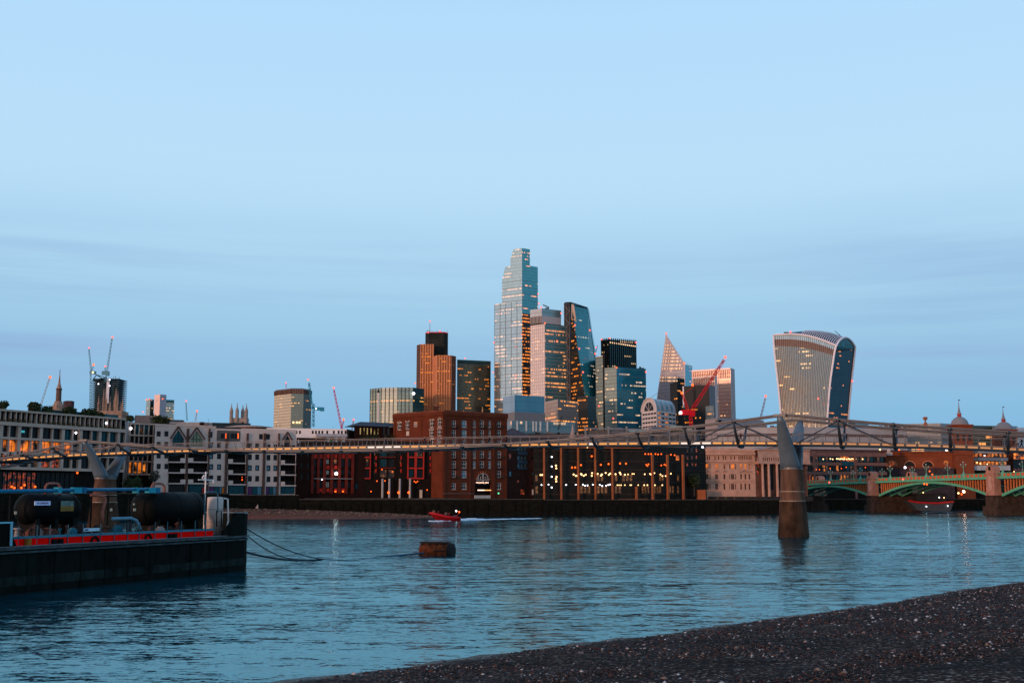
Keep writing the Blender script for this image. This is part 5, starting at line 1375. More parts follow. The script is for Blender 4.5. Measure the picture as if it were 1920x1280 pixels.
# ---- E1: dark red brick block ---------------------------------------------------------
rF, (wF,), zF = building('brick_flats', 'dark red brick block with narrow red panelled bays below the bridge', 'apartment building', [(556, 370), (684, 380)], (0, 820), 22, dark_brick, roof=slate)
its = []
for px in (615.5, 630.5, 644): its.append((px, 824, 5.6, 8, white_paint, glass_pale, 'none', .12))
for k, px in enumerate((591.5, 601.5, 614.5, 629, 643, 655.5)):
    its.append((px, 867, 6.2, 17, dark_frame, glass_dark, 'bar', .1)) if k not in (2, 3) else its.append((px, 865, 6.2, 9.5, dark_frame, glass_pale if k == 2 else lit_dim, 'none', .1))
    if k in (2, 3): its.append((px, 885, 6.2, 8.5, dark_frame, glass_pale if k == 2 else glass_dark, 'none', .1))
    else: its.append((px, 884.5, 6.2, 9, dark_frame, glass_dark, 'none', .1))
    its.append((px, 908, 7, 11, dark_frame, glass_pale if k == 2 else glass_dark, 'mid', .1))
its.append((669, 911, 5, 11, dark_frame, glass_teal, 'mid', .1))
for px in (566, 578): 
    for py in (850, 872, 893): its.append((px, py, 4, 11, dark_frame, glass_dark, 'none', .1))
holes_and_windows(wF, rF, its, 0.35)
red_sp = mat('red_spandrel', (0.40, 0.022, 0.012), 0.5, var=0.25, scale=0.8)
for k, px in enumerate((591.5, 601.5, 614.5, 629, 643, 655.5)):
    ys = [(855, 8), (918.5, 7)] + ([(875.5, 6.5)] if k in (2, 3) else [])
    for y, h in ys:
        if k in (0, 5) and y > 900: continue
        r = pxrect(wF, px, y, 5.8, h); mb = MB(); wF.slab(mb, r[0], r[1], r[2], r[3], 0.0, 0.18); mb.build('red_panel', red_sp, rF)
for px in (585.5, 596.5, 608, 622, 636.5, 649.5, 661): 
    a = wF.hit(px, 870)[0]; mb = MB(); wF.slab(mb, a - 0.42, a + 0.42, wF.hit(px, 925)[1], wF.hit(px, 846)[1], 0, 0.5); mb.build('bay_pier', mat('deep_red_brick', (0.13, 0.016, 0.010), 0.8, var=0.3), rF)
r = pxrect(wF, 624, 897, 72, 1.6); mb = MB(); wF.slab(mb, r[0], r[1], r[2], r[3], 0, 0.6); mb.build('string_course', mat('dim_white', (0.18, 0.16, 0.15), 0.8), rF)
lampball(rF, wF.pt(*wF.hit(628.3, 887.6), 1.2), 0.45, L_flood, 'flood_lamp'); lampball(rF, wF.pt(*wF.hit(602.5, 898.8), 0.8), 0.2, L_white, 'lamp')
for px in (628, 642): lampball(rF, wF.pt(*wF.hit(px, 921), 0.6), 0.3, L_amber, 'porch_lamp')

# ---- E2: dark block with red framed bays ------------------------------------------------
rH, (wH,), zH = building('framed_flats', 'dark block with big red framed window bays and white columns at its foot', 'apartment building', [(684, 380), (832, 388)], (0, 826), 14, mat('near_black_brick', (0.014, 0.009, 0.007), 0.9, var=0.3, spec=0.04), roof=slate)
its = []; rg = random.Random(4)
for (x0, x1) in ((684.5, 693), (711, 727), (727, 741), (764, 777), (780, 793.5), (818, 830)):
    for yy in (848, 867, 887):
        its.append(((x0 + x1) / 2, yy, (x1 - x0) - 3, 15, dark_frame, lit_dim if (x0 in (711, 727) and yy == 887) else (glass_blue if (x0 == 818 and yy == 887) else rg.choice([glass_dark, glass_dark, lit_dim, glass_teal])), 'tri', .12))
for px in (703, 751, 806):
    for yy in (850, 866, 885): its.append((px, yy, 2.5, 8, dark_frame, glass_pale if px == 800 else lit_dim, 'none', .1))
holes_and_windows(wH, rH, its, 0.4)
for (x0, x1) in ((684, 694), (764, 794.5), (818, 834)):
    for yy in (857, 877.5, 896.5):
        r = pxrect(wH, (x0 + x1) / 2, yy, x1 - x0, 2.6); mb = MB(); wH.slab(mb, r[0], r[1], r[2], r[3], 0.0, 0.5); mb.build('red_beam', red_frame, rH)
for xx, wd in ((779, 3.6), (793.8, 1.6), (764.5, 1.6), (694, 1.3), (832, 4.5)):
    a0 = wH.hit(xx - wd / 2, 870)[0]; a1 = wH.hit(xx + wd / 2, 870)[0]; mb = MB(); wH.slab(mb, a0, a1, wH.hit(xx, 897)[1], wH.hit(xx, 846)[1], 0.0, 0.62); mb.build('red_post', red_frame, rH)
for yy in (857, 877):
    r = pxrect(wH, 726, yy, 30, 1.2); mb = MB(); wH.slab(mb, r[0], r[1], r[2], r[3], 0.0, 1.2); mb.build('balcony_edge', mat('dull_red', (0.22, 0.03, 0.018), 0.6), rH)
for px in (704, 751, 806):
    for yy in (858, 871, 882): 
        r = pxrect(wH, px + 0.8, yy, 2.6, 7); mb = MB(); wH.slab(mb, r[0], r[1], r[2], r[3], 0.0, 0.3); mb.build('red_panel', red_sp, rH)
pilc = mat('white_column', (0.36, 0.32, 0.30), 0.7, var=0.15)
for px in (716, 729, 748.5, 767.5):
    a, zt_ = wH.hit(px, 897); c = wH.pt(a, G, 1.2); MB().lathe(c, [(0.42, 0), (0.36, 0.3), (0.34, zt_ - G)], 12).build('column', pilc, rH)
for px in (727, 746, 765): lampball(rH, wH.pt(*wH.hit(px, 923), 1.3), 0.42, L_amber, 'column_lamp')
for px, py in ((706, 901.5), (715.5, 880), (743, 847), (748, 847), (776, 902), (779, 904), (782, 902), (800, 918), (721, 901), (735, 884), (695, 921)): lampball(rH, wH.pt(*wH.hit(px, py), 0.7), 0.2, L_amber, 'lamp')
a0, a1 = wH.hit(786, 924)[0], wH.hit(791, 924)[0]; mb = MB(); wH.slab(mb, a0, a1, G, wH.hit(788, 918)[1], 0.5, 0.6); mb.build('notice_panel', mat('notice_cream', (0, 0, 0)), rH)
# terrace wall below the flats
mb = MB(); wH.slab(mb, -20, wH.L + 4, G - 0.2, G + 0.8, 6.0, 6.5); mb.build('garden_wall', mat('dark_rubble_wall', (0.045, 0.042, 0.035), 0.9, var=0.5), rH)

# small slate roofed house behind the bridge
rI, wsI, zI = building('slate_roofed_house', 'small house with a slate roof and yellow lit windows left of the brick warehouse', 'house', [(664, 410), (742, 418)], (0, 798), 14, dark_brick, roof=slate)
wI = wsI[0]
its = [(px, 808, 3, 13, dark_frame, lit_yellow, 'none', .08) for px in (676, 683, 689, 696, 702.5, 709)] + [(720, 808, 4, 16, dark_frame, glass_blue, 'none', .08), (728, 808, 5, 16, dark_frame, glass_blue, 'none', .08)]
holes_and_windows(wI, rI, its, 0.2)
mb = MB(); a0, z0_ = wI.hit(664, 799); a1 = wI.L; az0 = wI.hit(683, 790)[0]; z1_ = wI.hit(690, 789.5)[1]
fp = [wI.pt(-0.5, zI + .02, 0.6), wI.pt(a1 + 0.5, zI + .02, 0.6), wI.pt(a1 + 0.5, z1_, -4), wI.pt(az0, z1_, -4)]
mb.face(fp); mb.face([wI.pt(-0.5, zI + .02, 0.6), wI.pt(az0, z1_, -4), wI.pt(-0.5, zI + .02, -9)]); mb.face([wI.pt(az0, z1_, -4), wI.pt(a1 + .5, z1_, -4), wI.pt(a1 + .5, zI, -9), wI.pt(-.5, zI, -9)]); mb.build('hipped_roof', slate, rI)
rg = random.Random(6); mb = MB()
for k in range(16):
    p = U(rg.uniform(676, 745), rg.uniform(818, 823), 399); leaves(mb, p, 1.2, 30, 0.2, rg)
tag(mb.build('roof_terrace_plants', foliage), 'dark terrace shrubs above the bridge left of the brick warehouse', 'shrubs', kind='stuff')

# ---- F: brick warehouse -------------------------------------------------------------------
rG, wsG, zG = building('brick_warehouse', 'tall red brick riverside warehouse with white framed windows and lit pub signs', 'warehouse', [(738, 400), (831, 383), (951, 399)], (1, 771), 20, red_brick, roof=slate)
wL, wR = wsG
its = [(749, 799, 7.5, 14, white_paint, glass_dark, 'cross'), (764, 797, 7.0, 15, white_paint, glass_dark, 'cross'), (779, 795, 7.0, 9, white_paint, lit_amber, 'cross'), (809.5, 794, 7.8, 14, white_paint, glass_dark, 'cross'), (824.3, 792, 7.8, 15, white_paint, glass_dark, 'cross'),
       (809, 811.5, 7.8, 13, white_paint, glass_dark, 'cross'), (824, 810, 7.8, 14, white_paint, glass_dark, 'cross'), (764, 812, 6, 8, white_paint, glass_pale, 'cross'), (810, 829, 7.5, 12, white_paint, glass_dark, 'cross'), (824, 828, 7.5, 12, white_paint, glass_dark, 'cross')]
holes_and_windows(wL, rG, its, 0.3)
for it in its:
    r = pxrect(wL, it[0], it[1] - it[3] / 2, it[2] + 1, 1.6)
    am = (r[0] + r[1]) / 2; rad = (r[1] - r[0]) / 2; mb = MB(); mb.tube([wL.pt(am + rad * math.cos(q), r[2] + rad * 0.45 * math.sin(q), 0.02) for q in np.linspace(0, math.pi, 7)], 0.07, 5); mb.build('window_arch', white_paint if it[3] > 10 else red_brick, rG)
its = []
cols = [(851, 7.6, 'cross'), (870.5, 9.0, 'cross'), (889.5, 5, 'cross'), (903.8, 7.6, 'cross'), (918.3, 4.8, 'cross'), (936, 7.6, 'cross')]
warm_fr = mat('weathered_white_frame', (0.58, 0.50, 0.45), 0.7, var=0.15)
for ci, (px, wd, stl) in enumerate(cols):
    for py in (794.5, 812.5, 832, 852, 870.5, 888.5, 911):
        if ci in (2, 3, 4) and py > 880: continue
        bl = ci == 1 and py in (794.5, 812.5, 888.5)
        its.append((px, py, wd, 13.5 if py < 900 else 12, warm_fr, glass_blue if bl or (ci in (2, 4) and py == 870.5) else glass_dark, stl, 0.17))
ent = pxrect(wR, 905, 914, 30, 26)
rects = [pxrect(wR, *it[:4]) for it in its]
arch = pxrect(wR, 904, 894, 26, 8)
mb = MB(); wR.pierced(mb, rects + [ent], 0.35, 0, 0); mb.build('facade', red_brick, rG)
for it, r in zip(its, rects): add_window(wR, rG, (r[0] + r[1]) / 2, r[2], r[1] - r[0], r[3] - r[2], it[4], it[5], it[6], off=-0.25, fw=0.17)
rg = random.Random(9)
for it, r in zip(its, rects):
    ci = [c[0] for c in cols].index(it[0])
    if ci in (0, 3, 5) and it[1] < 900:      # little iron balconies at the hoist doors
        mb = MB(); wR.slab(mb, r[0] - 0.4, r[1] + 0.6, r[2] - 0.2, r[2] - 0.08, 0, 0.75)
        for q in np.arange(r[0] - 0.4, r[1] + 0.6, 0.35): wR.slab(mb, q, q + 0.05, r[2] - 0.1, r[2] + 0.85, 0.7, 0.75)
        wR.slab(mb, r[0] - 0.4, r[1] + 0.6, r[2] + 0.82, r[2] + 0.9, 0.68, 0.77); mb.build('iron_balcony', dark_frame, rG)
        if rg.random() < 0.6:
            mb = MB(); leaves(mb, wR.pt(r[1] + 0.3, r[2] + 0.2, 0.5), 0.5, 26, 0.13, rg); mb.build('balcony_plant', foliage, rG)
    else:
        mb = MB(); wR.slab(mb, r[0] - 0.1, r[1] + 0.1, r[2] - 0.18, r[2] - 0.02, 0, 0.12); mb.build('sill', stone_pink, rG)
# big pub opening
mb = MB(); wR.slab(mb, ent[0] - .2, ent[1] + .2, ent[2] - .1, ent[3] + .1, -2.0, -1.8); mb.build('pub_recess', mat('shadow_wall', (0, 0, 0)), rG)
am = (ent[0] + ent[1]) / 2; rad = (ent[1] - ent[0]) / 2 * 0.95; zsp = wR.hit(904, 900)[1]
mb = MB()
for q in range(9):
    a_ = math.pi * (q + 0.5) / 9; mb.bar(wR.pt(am + rad * 0.82 * math.cos(a_), zsp + rad * 0.78 * math.sin(a_), 0.06), wR.pt(am + rad * 1.05 * math.cos(a_), zsp + rad * 1.0 * math.sin(a_), 0.06), 0.28, 0.14)
mb.build('radiating_bricks', mat('gauged_brick', (0.36, 0.09, 0.04), 0.8, var=0.3), rG)
mb = MB(); n_ = 16
mb.face([wR.pt(am + rad * 0.78 * math.cos(math.pi * q / n_), zsp + rad * 0.74 * math.sin(math.pi * q / n_), 0.03) for q in range(n_ + 1)]); mb.build('lunette_glass', glass_dark, rG)
mb = MB(); mb.tube([wR.pt(am + rad * 0.78 * math.cos(q), zsp + rad * 0.74 * math.sin(q), 0.06) for q in np.linspace(0, math.pi, 16)], 0.07, 5); mb.bar(wR.pt(am - rad * 0.8, zsp, 0.08), wR.pt(am + rad * 0.8, zsp, 0.08), 0.12, 0.12); mb.build('lunette_frame', warm_fr, rG)
for q in (-0.55, -0.3, -0.08, 0.08, 0.3, 0.55):
    mb = MB(); mb.bar(wR.pt(am + rad * q, zsp - (0.6 if abs(q) < 0.1 else 0), 0.1), wR.pt(am + rad * q, zsp + rad * (0.72 if abs(q) < 0.1 else 0.4), 0.1), 0.14, 0.1, up=(1, 0, 0)); mb.build('lunette_mullion', warm_fr, rG)
sg = lamp_mat('pub_sign_glow', (1.0, 0.62, 0.42), 3.2); sg2 = lamp_mat('pub_menu_glow', (1.0, 0.45, 0.16), 1.8)
def fascia(pxc, pyc, wpx, hpx, txt, h):
    r = pxrect(wR, pxc, pyc, wpx, hpx); mb = MB(); wR.slab(mb, r[0] - 0.3, r[1] + 0.3, r[2] - 0.25, r[3] + 0.25, -0.4, 0.05); f = mb.build('fascia', mat('navy_fascia', (0.008, 0.008, 0.02), 0.5, var=0), rG)
    o = text_on(wR, (r[0] + r[1]) / 2, (r[2] + r[3]) / 2, txt, h, sg, f, 'sign_lettering', 0.08)
    return r
fascia(904, 904.6, 22, 4, 'THE SAMUEL PEPYS', 0.62)
r = pxrect(wR, 908, 918.5, 25, 1.6); mb = MB(); wR.slab(mb, r[0], (r[0] + r[1]) / 2, r[2], r[3], 0.0, 0.1); mb.build('strip_light', sg, rG); mb = MB(); wR.slab(mb, (r[0] + r[1]) / 2 + 0.1, r[1], r[2], r[3], 0.0, 0.1); mb.build('strip_light', sg2, rG)
r = pxrect(wR, 904, 931, 30, 5.5); mb = MB(); wR.slab(mb, r[0], r[1], r[2], r[3], 0.1, 0.3); mb.build('pale_hoarding', mat('hoarding', (0.50, 0.43, 0.38), 0.8, var=0.2, scale=1), rG)
lampball(rG, wR.pt(*wR.hit(933.5, 924.3), 0.4), 0.25, L_green, 'green_lamp')
# cornice, corner strips, string courses
for w__ in (wL, wR):
    for yy, hh, o_, m_ in ((774, 1.0, 0.45, red_brick), (778, 0.35, 0.3, red_brick), (783, 0.25, 0.2, red_brick)):
        z = w__.hit(831, yy)[1]; mb = MB(); w__.slab(mb, -0.1, w__.L + 0.1, z - hh / 2, z + hh / 2, 0.0, o_); mb.build('cornice', m_, rG)
    z = w__.hit(831, 842)[1]
for px in (833.5, 881, 925.5, 948):
    a = wR.hit(px, 850)[0]; mb = MB(); wR.slab(mb, a - 0.35, a + 0.35, G, zG - 2.6, 0, 0.22); mb.build('pilaster', red_brick, rG)
for px in (790, 740):
    a = wL.hit(px, 850)[0]; mb = MB(); wL.slab(mb, max(0, a - 0.3), a + 0.3, G, zG - 2.6, 0, 0.2); mb.build('pilaster', red_brick, rG)
z = wR.hit(860, 925)[1]; mb = MB(); wR.slab(mb, 0, wR.hit(888, 920)[0], z - 0.1, z + 0.12, 0, 0.25); mb.build('plinth_course', mat('weathered_stone_dim', (0.16, 0.10, 0.08), 0.85), rG)
mb = MB(); wR.slab(mb, -0.2, wR.L + 0.2, zG, zG + 0.5, -0.5, 0.15); wL.slab(mb, -0.2, wL.L - 0.2, zG, zG + 0.5, -0.5, 0.15); mb.build('parapet', mat('parapet_brick', (0.16, 0.05, 0.03), 0.9, var=0.4), rG)
# chimney and little pediment on the warehouse roof
p = U(817.5, 771, 396); mb = MB(); mb.box(p.x - 0.9, p.x + 0.9, p.y - 0.9, p.y + 0.9, zG, zG + 2.4); mb.box(p.x - 1.1, p.x + 1.1, p.y - 1.1, p.y + 1.1, zG + 2.4, zG + 2.7); mb.build('chimney', mat('sooty_brick', (0.07, 0.03, 0.02), 0.9, var=0.4), rG)
MB().lathe((p.x, p.y, zG + 2.7), [(0.3, 0), (0.22, 0.8), (0.26, 0.9)], 8).build('chimney_pot', mat('terracotta', (0.3, 0.1, 0.05), 0.8), rG)
p = U(801, 778, 398); mb = MB()
mb.face([(p.x - 1.9, p.y, zG + 0.1), (p.x + 1.9, p.y, zG + 0.1), (p.x, p.y, zG + 1.7)]); mb.face([(p.x - 1.9, p.y, zG + .1), (p.x, p.y, zG + 1.7), (p.x, p.y + 4, zG + 1.7), (p.x - 1.9, p.y + 4, zG + .1)]); mb.face([(p.x + 1.9, p.y, zG + .1), (p.x + 1.9, p.y + 4, zG + .1), (p.x, p.y + 4, zG + 1.7), (p.x, p.y, zG + 1.7)]); mb.build('dormer', slate, rG)
p = U(904.5, 776, 402); mb = MB(); mb.box(p.x - .25, p.x + .25, p.y - .25, p.y + .25, zG + .5, zG + 1.0); mb.tube([(p.x, p.y, zG + 1.0), (p.x, p.y, zG + 1.6), (p.x + 0.1, p.y, zG + 2.1), (p.x, p.y, zG + 2.7)], [0.18, 0.24, 0.2, 0.12], 8); mb.ball((p.x, p.y, zG + 2.85), 0.16, 0, 8, 6)
tag(mb.build('rooftop_statue', mat('gilt_stone', (0.5, 0.26, 0.12), 0.7)), 'small statue on the skyline edge of the brick warehouse', 'statue')

# ---- G: narrow dark block with blue bays ---------------------------------------------------
rJ, (wJ,), zJ = building('narrow_flats', 'narrow dark brick block with blue glazed bays right of the brick warehouse', 'apartment building', [(951, 404), (1001, 408)], (0, 838), 16, mat('purple_brown_brick', (0.045, 0.018, 0.014), 0.85, var=0.3), roof=slate)
its = []
for yy in (841, 858, 873, 886):
    for px, wd in ((972.5, 4.6), (978.5, 4.2), (985, 4.2)):
        if yy < 880: its.append((px, yy, wd, 7, dark_frame, glass_blue, 'none', .08))
for yy in (843, 858.5, 888, 905): its.append((998.5, yy, 4.4, 5.5, dark_frame, glass_blue if yy == 888 else glass_dark, 'none', .08))
for yy in (855, 888): its.append((957, yy, 5, 10, dark_frame, glass_blue if yy != 855 else lit_red, 'none', .08))
its += [(972, 902, 4, 5, dark_frame, lit_red, 'none', .08), (979, 904, 3, 5, dark_frame, glass_dark, 'none', .08), (980, 922, 8, 10, dark_frame, lit_red, 'mid', .08)]
holes_and_windows(wJ, rJ, its, 0.25)
for yy in (849, 866, 878):
    r = pxrect(wJ, 979, yy, 19, 7 if yy < 878 else 3); mb = MB(); wJ.slab(mb, r[0], r[1], r[2], r[3], 0.0, 0.4); mb.build('blue_panel', mat('blue_cladding', (0.035, 0.06, 0.085), 0.5, var=0.3), rJ)
a, z = wJ.hit(999, 922); mb = MB(); wJ.slab(mb, a - .35, a + .35, z - 0.9, z + 0.9, 0.1, 0.2); mb.build('white_door', white_paint, rJ)

# ---- H: dark glass offices with copper columns ----------------------------------------------
rK, wsK, zK = building('glass_office', 'dark riverside glass offices behind tall copper columns full of ceiling lights', 'office building', [(1000, 402), (1210, 408), (1322, 428)], (1, 836), 26, mat('bronze_glass', (0.012, 0.012, 0.010), 0.3, var=0.3, spec=0.12), roof=mat('dark_roof', (0.03, 0.03, 0.03), 0.8))
for w__ in wsK: plain(w__, rK)
wK, wK2 = wsK; wo = wK.shift(2.2); wo2 = wK2.shift(2.2)
zbeam = wo.hit(1150, 840)[1]
for px in (1020, 1052, 1084, 1116, 1148):
    a = wo.hit(px, 890)[0]; mb = MB(); wo.slab(mb, a - 0.30, a + 0.30, G, zbeam, -0.3, 0.3); mb.build('copper_column', copper_clad, rK)
for px in (1223.6, 1252, 1281):
    a = wo2.hit(px, 890)[0]; mb = MB(); wo2.slab(mb, a - 0.42, a + 0.42, G, wo2.hit(px, 852)[1], -0.3, 0.3); mb.build('copper_column', copper_clad, rK)
a = wo.hit(1193, 920)[0]; mb = MB(); wo.slab(mb, a - 0.4, a + 0.4, G, wo.hit(1193, 912)[1], -0.3, 0.3); mb.build('copper_column', copper_clad, rK)
mb = MB(); wo.slab(mb, wo.hit(1001, 850)[0], wo.hit(1208, 840)[0], zbeam, zbeam + 0.28, -0.4, 0.4); mb.build('copper_beam', copper_clad, rK)
# glazing grid
storeys = [wK.hit(1100, y)[1] for y in (845, 864, 880, 903, 926)]
for w__ in wsK:
    for z in storeys:
        mb = MB(); w__.slab(mb, 0, w__.L, z - 0.3, z + 0.15, 0, 0.35); mb.build('floor_edge', mat('dark_bronze', (0.03, 0.022, 0.018), 0.6), rK)
    mb = MB()
    for q in np.arange(0.6, w__.L, 1.35): w__.slab(mb, q - 0.04, q + 0.04, G, zK, 0, 0.16)
    mb.build('mullions', mat('dark_bronze', (0, 0, 0)), rK, kind='stuff')
curtain = lit_room('lit_curtain', (1.0, 0.36, 0.10), 0.22, 1.6, (0.35, 0.65))
for w__, rng_ in ((wK, [(1003, 1017), (1056, 1082), (1087, 1114), (1119, 1146), (1152, 1190)]), (wK2, [(1203, 1221), (1226, 1249), (1255, 1278)])):
    for x0, x1 in rng_:
        for y0, y1 in ((890, 901), (911, 924)):
            if rg.random() < 0.9:
                r = pxrect(w__, (x0 + x1) / 2, (y0 + y1) / 2, x1 - x0, y1 - y0); n_ = int((r[1] - r[0]) / 1.35)
                for q in range(n_):
                    if rg.random() < 0.65:
                        mb = MB(); w__.slab(mb, r[0] + q * 1.35 + 0.1, r[0] + q * 1.35 + 1.0, r[2], r[3], 0.02, 0.05); mb.build('curtain', curtain, rK)
r = pxrect(wK2, 1270, 858, 6, 9); mb = MB(); wK2.slab(mb, r[0], r[1], r[2], r[3], 0.02, 0.06); mb.build('lit_window', lit_orange, rK)
for px in (1288, 1297, 1305):
    for yy in (844, 857, 870): 
        r = pxrect(wK2, px + rg.uniform(-1, 1), yy, 3, 7); mb = MB(); wK2.slab(mb, r[0], r[1], r[2], r[3], 0.02, 0.06); mb.build('lit_window', lit_red, rK)
def lampset(w__, lst, m, rad, o=0.5):
    for px, py in lst: lampball(rK, w__.pt(*w__.hit(px, py), o), rad, m, 'ceiling_lamp')
lampset(wK, [(1013, 890), (1016, 890), (1079, 891.5), (1075, 889), (1081, 891.5), (1089, 888), (1090, 889.5), (1097.5, 889.5), (1094, 891.5), (1109.5, 886.5), (1109, 891.5), (1120, 888), (1128, 889), (1135, 886), (1141, 889.5), (1143.5, 887.5), (1153.5, 888.5), (1161.5, 885.5), (1163, 888.5), (1171, 889.5), (1126, 891)], L_warm, 0.28)
lampset(wK, [(1014.8, 908.7), (1028, 908), (1061, 908.5), (1079, 908.2), (1092.5, 908.5), (1096.5, 910), (1101, 909.5), (1111, 908), (1124, 908.5), (1128.5, 910.5), (1140, 908.5), (1143, 907.7), (1136, 910)], L_white, 0.22)
lampset(wK, [(1034, 856.2), (1034, 874.3), (1034, 893.2), (1034, 913.5)], L_white, 0.26)
lampset(wK, [(1042, 872.5), (1042.5, 877.5), (1043, 893.5), (1042, 897.5), (1042.5, 902)], L_warm, 0.30)
lampset(wK, [(1088.7, 871.5), (1140.5, 869.5), (1162, 868.5), (1173, 868.8), (1126, 871), (1078, 876), (1072, 876), (1109, 855)], L_amber, 0.32)
lampset(wK, [(1157, 909), (1160, 909), (1164, 909), (1171, 909), (1181, 909), (1183, 909), (1196, 909), (1177, 889), (1185, 888), (1188, 888)], L_warm, 0.2)
lampset(wK2, [(1207, 888.5), (1217, 888), (1219, 889), (1236.5, 889), (1240, 892), (1246, 892), (1256, 887.5), (1225, 886.5), (1206, 909), (1212, 909), (1226, 909), (1240, 909), (1301, 892)], L_warm, 0.24)
lampset(wK2, [(1208, 850.7), (1214, 851), (1219, 850.7), (1227, 850.8), (1232, 851.5), (1238, 851), (1256, 852), (1263, 853), (1210, 871), (1212, 873), (1214, 870), (1238, 872), (1244, 870.5), (1247, 872)], L_amber, 0.26)
lampball(rK, wK2.pt(*wK2.hit(1315, 837.5), 0.6), 0.42, L_white, 'flood_lamp'); lampball(rK, wK.pt(*wK.hit(1098.5, 838.5), 2.6), 0.26, L_warm, 'lamp')
mb = MB(); wo.slab(mb, wo.hit(1160, 930)[0], wo.L, G - 0.1, G + 0.5, -0.3, -0.1); mb.build('handrail', mat('dim_copper', (0.16, 0.07, 0.04), 0.6), rK)
tree(1302, 930, 420, 15, 42, 'dark leafy tree between the glass offices and the pale stone building', 'riverside trees', foliage, n=700, tall=1.1)
mb = MB(); p = U(1316, 925, 421); mb.box(p.x - 1.6, p.x + 1.4, p.y, p.y + 2, G, p.z + 1.4); tag(mb.build('brick_kiosk', copper_clad), 'small orange brick kiosk beside the pale stone building', 'kiosk')

# ---- I: pale stone classical building ---------------------------------------------------------
rL, wsL, zL = building('classical_building', 'pale stone classical riverside building with columned portico and pediment', 'building', [(1322, 428), (1415, 430), (1512, 438)], (0, 843), 24, [stone_pink, stone_pink], roof=lead)
wM, wP = wsL
its = []
for px, wd in ((1326, 6), (1344, 5.5), (1358.6, 3.8), (1374, 6), (1390, 3.4), (1398, 3.4), (1405.5, 3.4)):
    for yy, hh in ((874, 10), (893.3, 10), (912, 11.5)):
        its.append((px, yy, wd, hh, stone_pink, (lit_orange if px > 1340 or px < 1330 else lit_amber) if yy == 874 else glass_dark, 'none' if wd < 5 else 'mid', .1))
for px in (1368.5, 1379.3, 1331.5):
    for yy in (874, 893.3, 912): its.append((px, yy, 1.6, 10, stone_pink, glass_dark, 'none', .05))
for px in (1327, 1330.5, 1341, 1347.5, 1356.5, 1361, 1371, 1377.5, 1386, 1389.5, 1393, 1397, 1401, 1405, 1408.5): its.append((px, 858, 2.4, 7.5, stone_pink, glass_dark, 'none', .06))
holes_and_windows(wM, rL, its, 0.45)
def band_on(w__, y, h, o_, x0=None, x1=None, nm='cornice', m=stone_pink):
    xr = 1368 if w__ is wM else 1460
    a0 = 0 if x0 is None else w__.hit(x0, y)[0]; a1 = w__.L if x1 is None else w__.hit(x1, y)[0]
    z = w__.hit(xr, y)[1]; mb = MB(); w__.slab(mb, a0, a1, z - h / 2, z + h / 2, 0.002, o_); mb.build(nm, m, rL)
for y, h, o_ in ((850.5, 0.7, 0.9), (864.5, 0.6, 0.6), (903, 0.35, 0.3), (844, 0.8, 0.35)): band_on(wM, y, h, o_)
for px, wd in ((1344, 9), (1358.6, 7), (1397.5, 22), (1326, 8)):
    a0, z = wM.hit(px - wd / 2, 883.5); a1 = wM.hit(px + wd / 2, 883.5)[0]; am = (a0 + a1) / 2
    mb = MB(); mb.bar(wM.pt(a0, z, 0.3), wM.pt(am, z + 0.55, 0.3), 0.4, 0.18); mb.bar(wM.pt(a1, z, 0.3), wM.pt(am, z + 0.55, 0.3), 0.4, 0.18); mb.bar(wM.pt(a0, z - 0.1, 0.3), wM.pt(a1, z - 0.1, 0.3), 0.4, 0.14); mb.build('window_pediment', stone_pink, rL)
    mb = MB(); z2 = wM.hit(px, 900)[1]; wM.slab(mb, a0, a1, z2 - 0.15, z2 + 0.12, 0, 0.4); mb.build('sill', stone_pink, rL)
# attic blocks, curved roofline
for x0, x1, y in ((1322, 1334, 841.5), (1353, 1383, 842), (1395, 1414, 843.5)):
    z = wM.hit(1368, y)[1]; a0, a1 = wM.hit(x0, 845)[0], wM.hit(x1, 845)[0]; mb = MB(); wM.slab(mb, max(0, a0), min(a1, wM.L), zL, z + 0.4, -1.2, 0.1); mb.build('attic_block', stone_pink, rL)
# portico
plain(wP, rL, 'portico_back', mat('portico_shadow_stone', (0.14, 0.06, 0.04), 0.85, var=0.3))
its2 = [(1420, 878, 6, 22), (1432, 893, 4.5, 50), (1446, 893, 6.5, 50), (1459, 893, 6, 50)]
for px, yy, wd, hh in its2:
    r = pxrect(wP, px, yy, wd, hh); add_window(wP, rL, (r[0] + r[1]) / 2, r[2], r[1] - r[0], r[3] - r[2], dark_frame, lit_red if px == 1420 else glass_dark, 'bar', off=0.08, fw=.12)
colz = wP.hit(1450, 869)[1]
for px in (1426.5, 1438, 1453.5, 1466.5, 1480, 1494):
    a = wP.hit(px, 900)[0]; c = wP.pt(a, G + 1.2, 1.4)
    MB().lathe(c, [(0.62, 0), (0.62, 0.25), (0.5, 0.4), (0.50, (colz - G) * 0.4), (0.42, colz - G - 1.9), (0.6, colz - G - 1.6), (0.62, colz - G - 1.25)], 14).build('column', stone_pink, rL, smooth=False)
z = colz; mb = MB(); wP.slab(mb, 0, wP.L, z - 0.1, z + 0.9, 0.0, 2.1); mb.build('entablature', stone_pink, rL)
its3 = [(px, 861, 2.2, 8, stone_pink, glass_dark, 'none', .06) for px in (1417.5, 1421.5, 1431.5, 1435.5, 1439.5, 1443.5, 1447.5, 1451.5, 1455.5, 1459.5, 1463.5)]
wQ = Wall(wP.shift(2.0).A, wP.shift(2.0).B, z + 0.9, zL); wQ.mat = stone_pink; holes_and_windows(wQ, rL, its3, 0.4, name='attic_wall')
mb = MB(); wP.slab(mb, 0, wP.L, zL - 0.02, zL + 0.35, -0.3, 2.6); mb.build('cornice', stone_pink, rL)
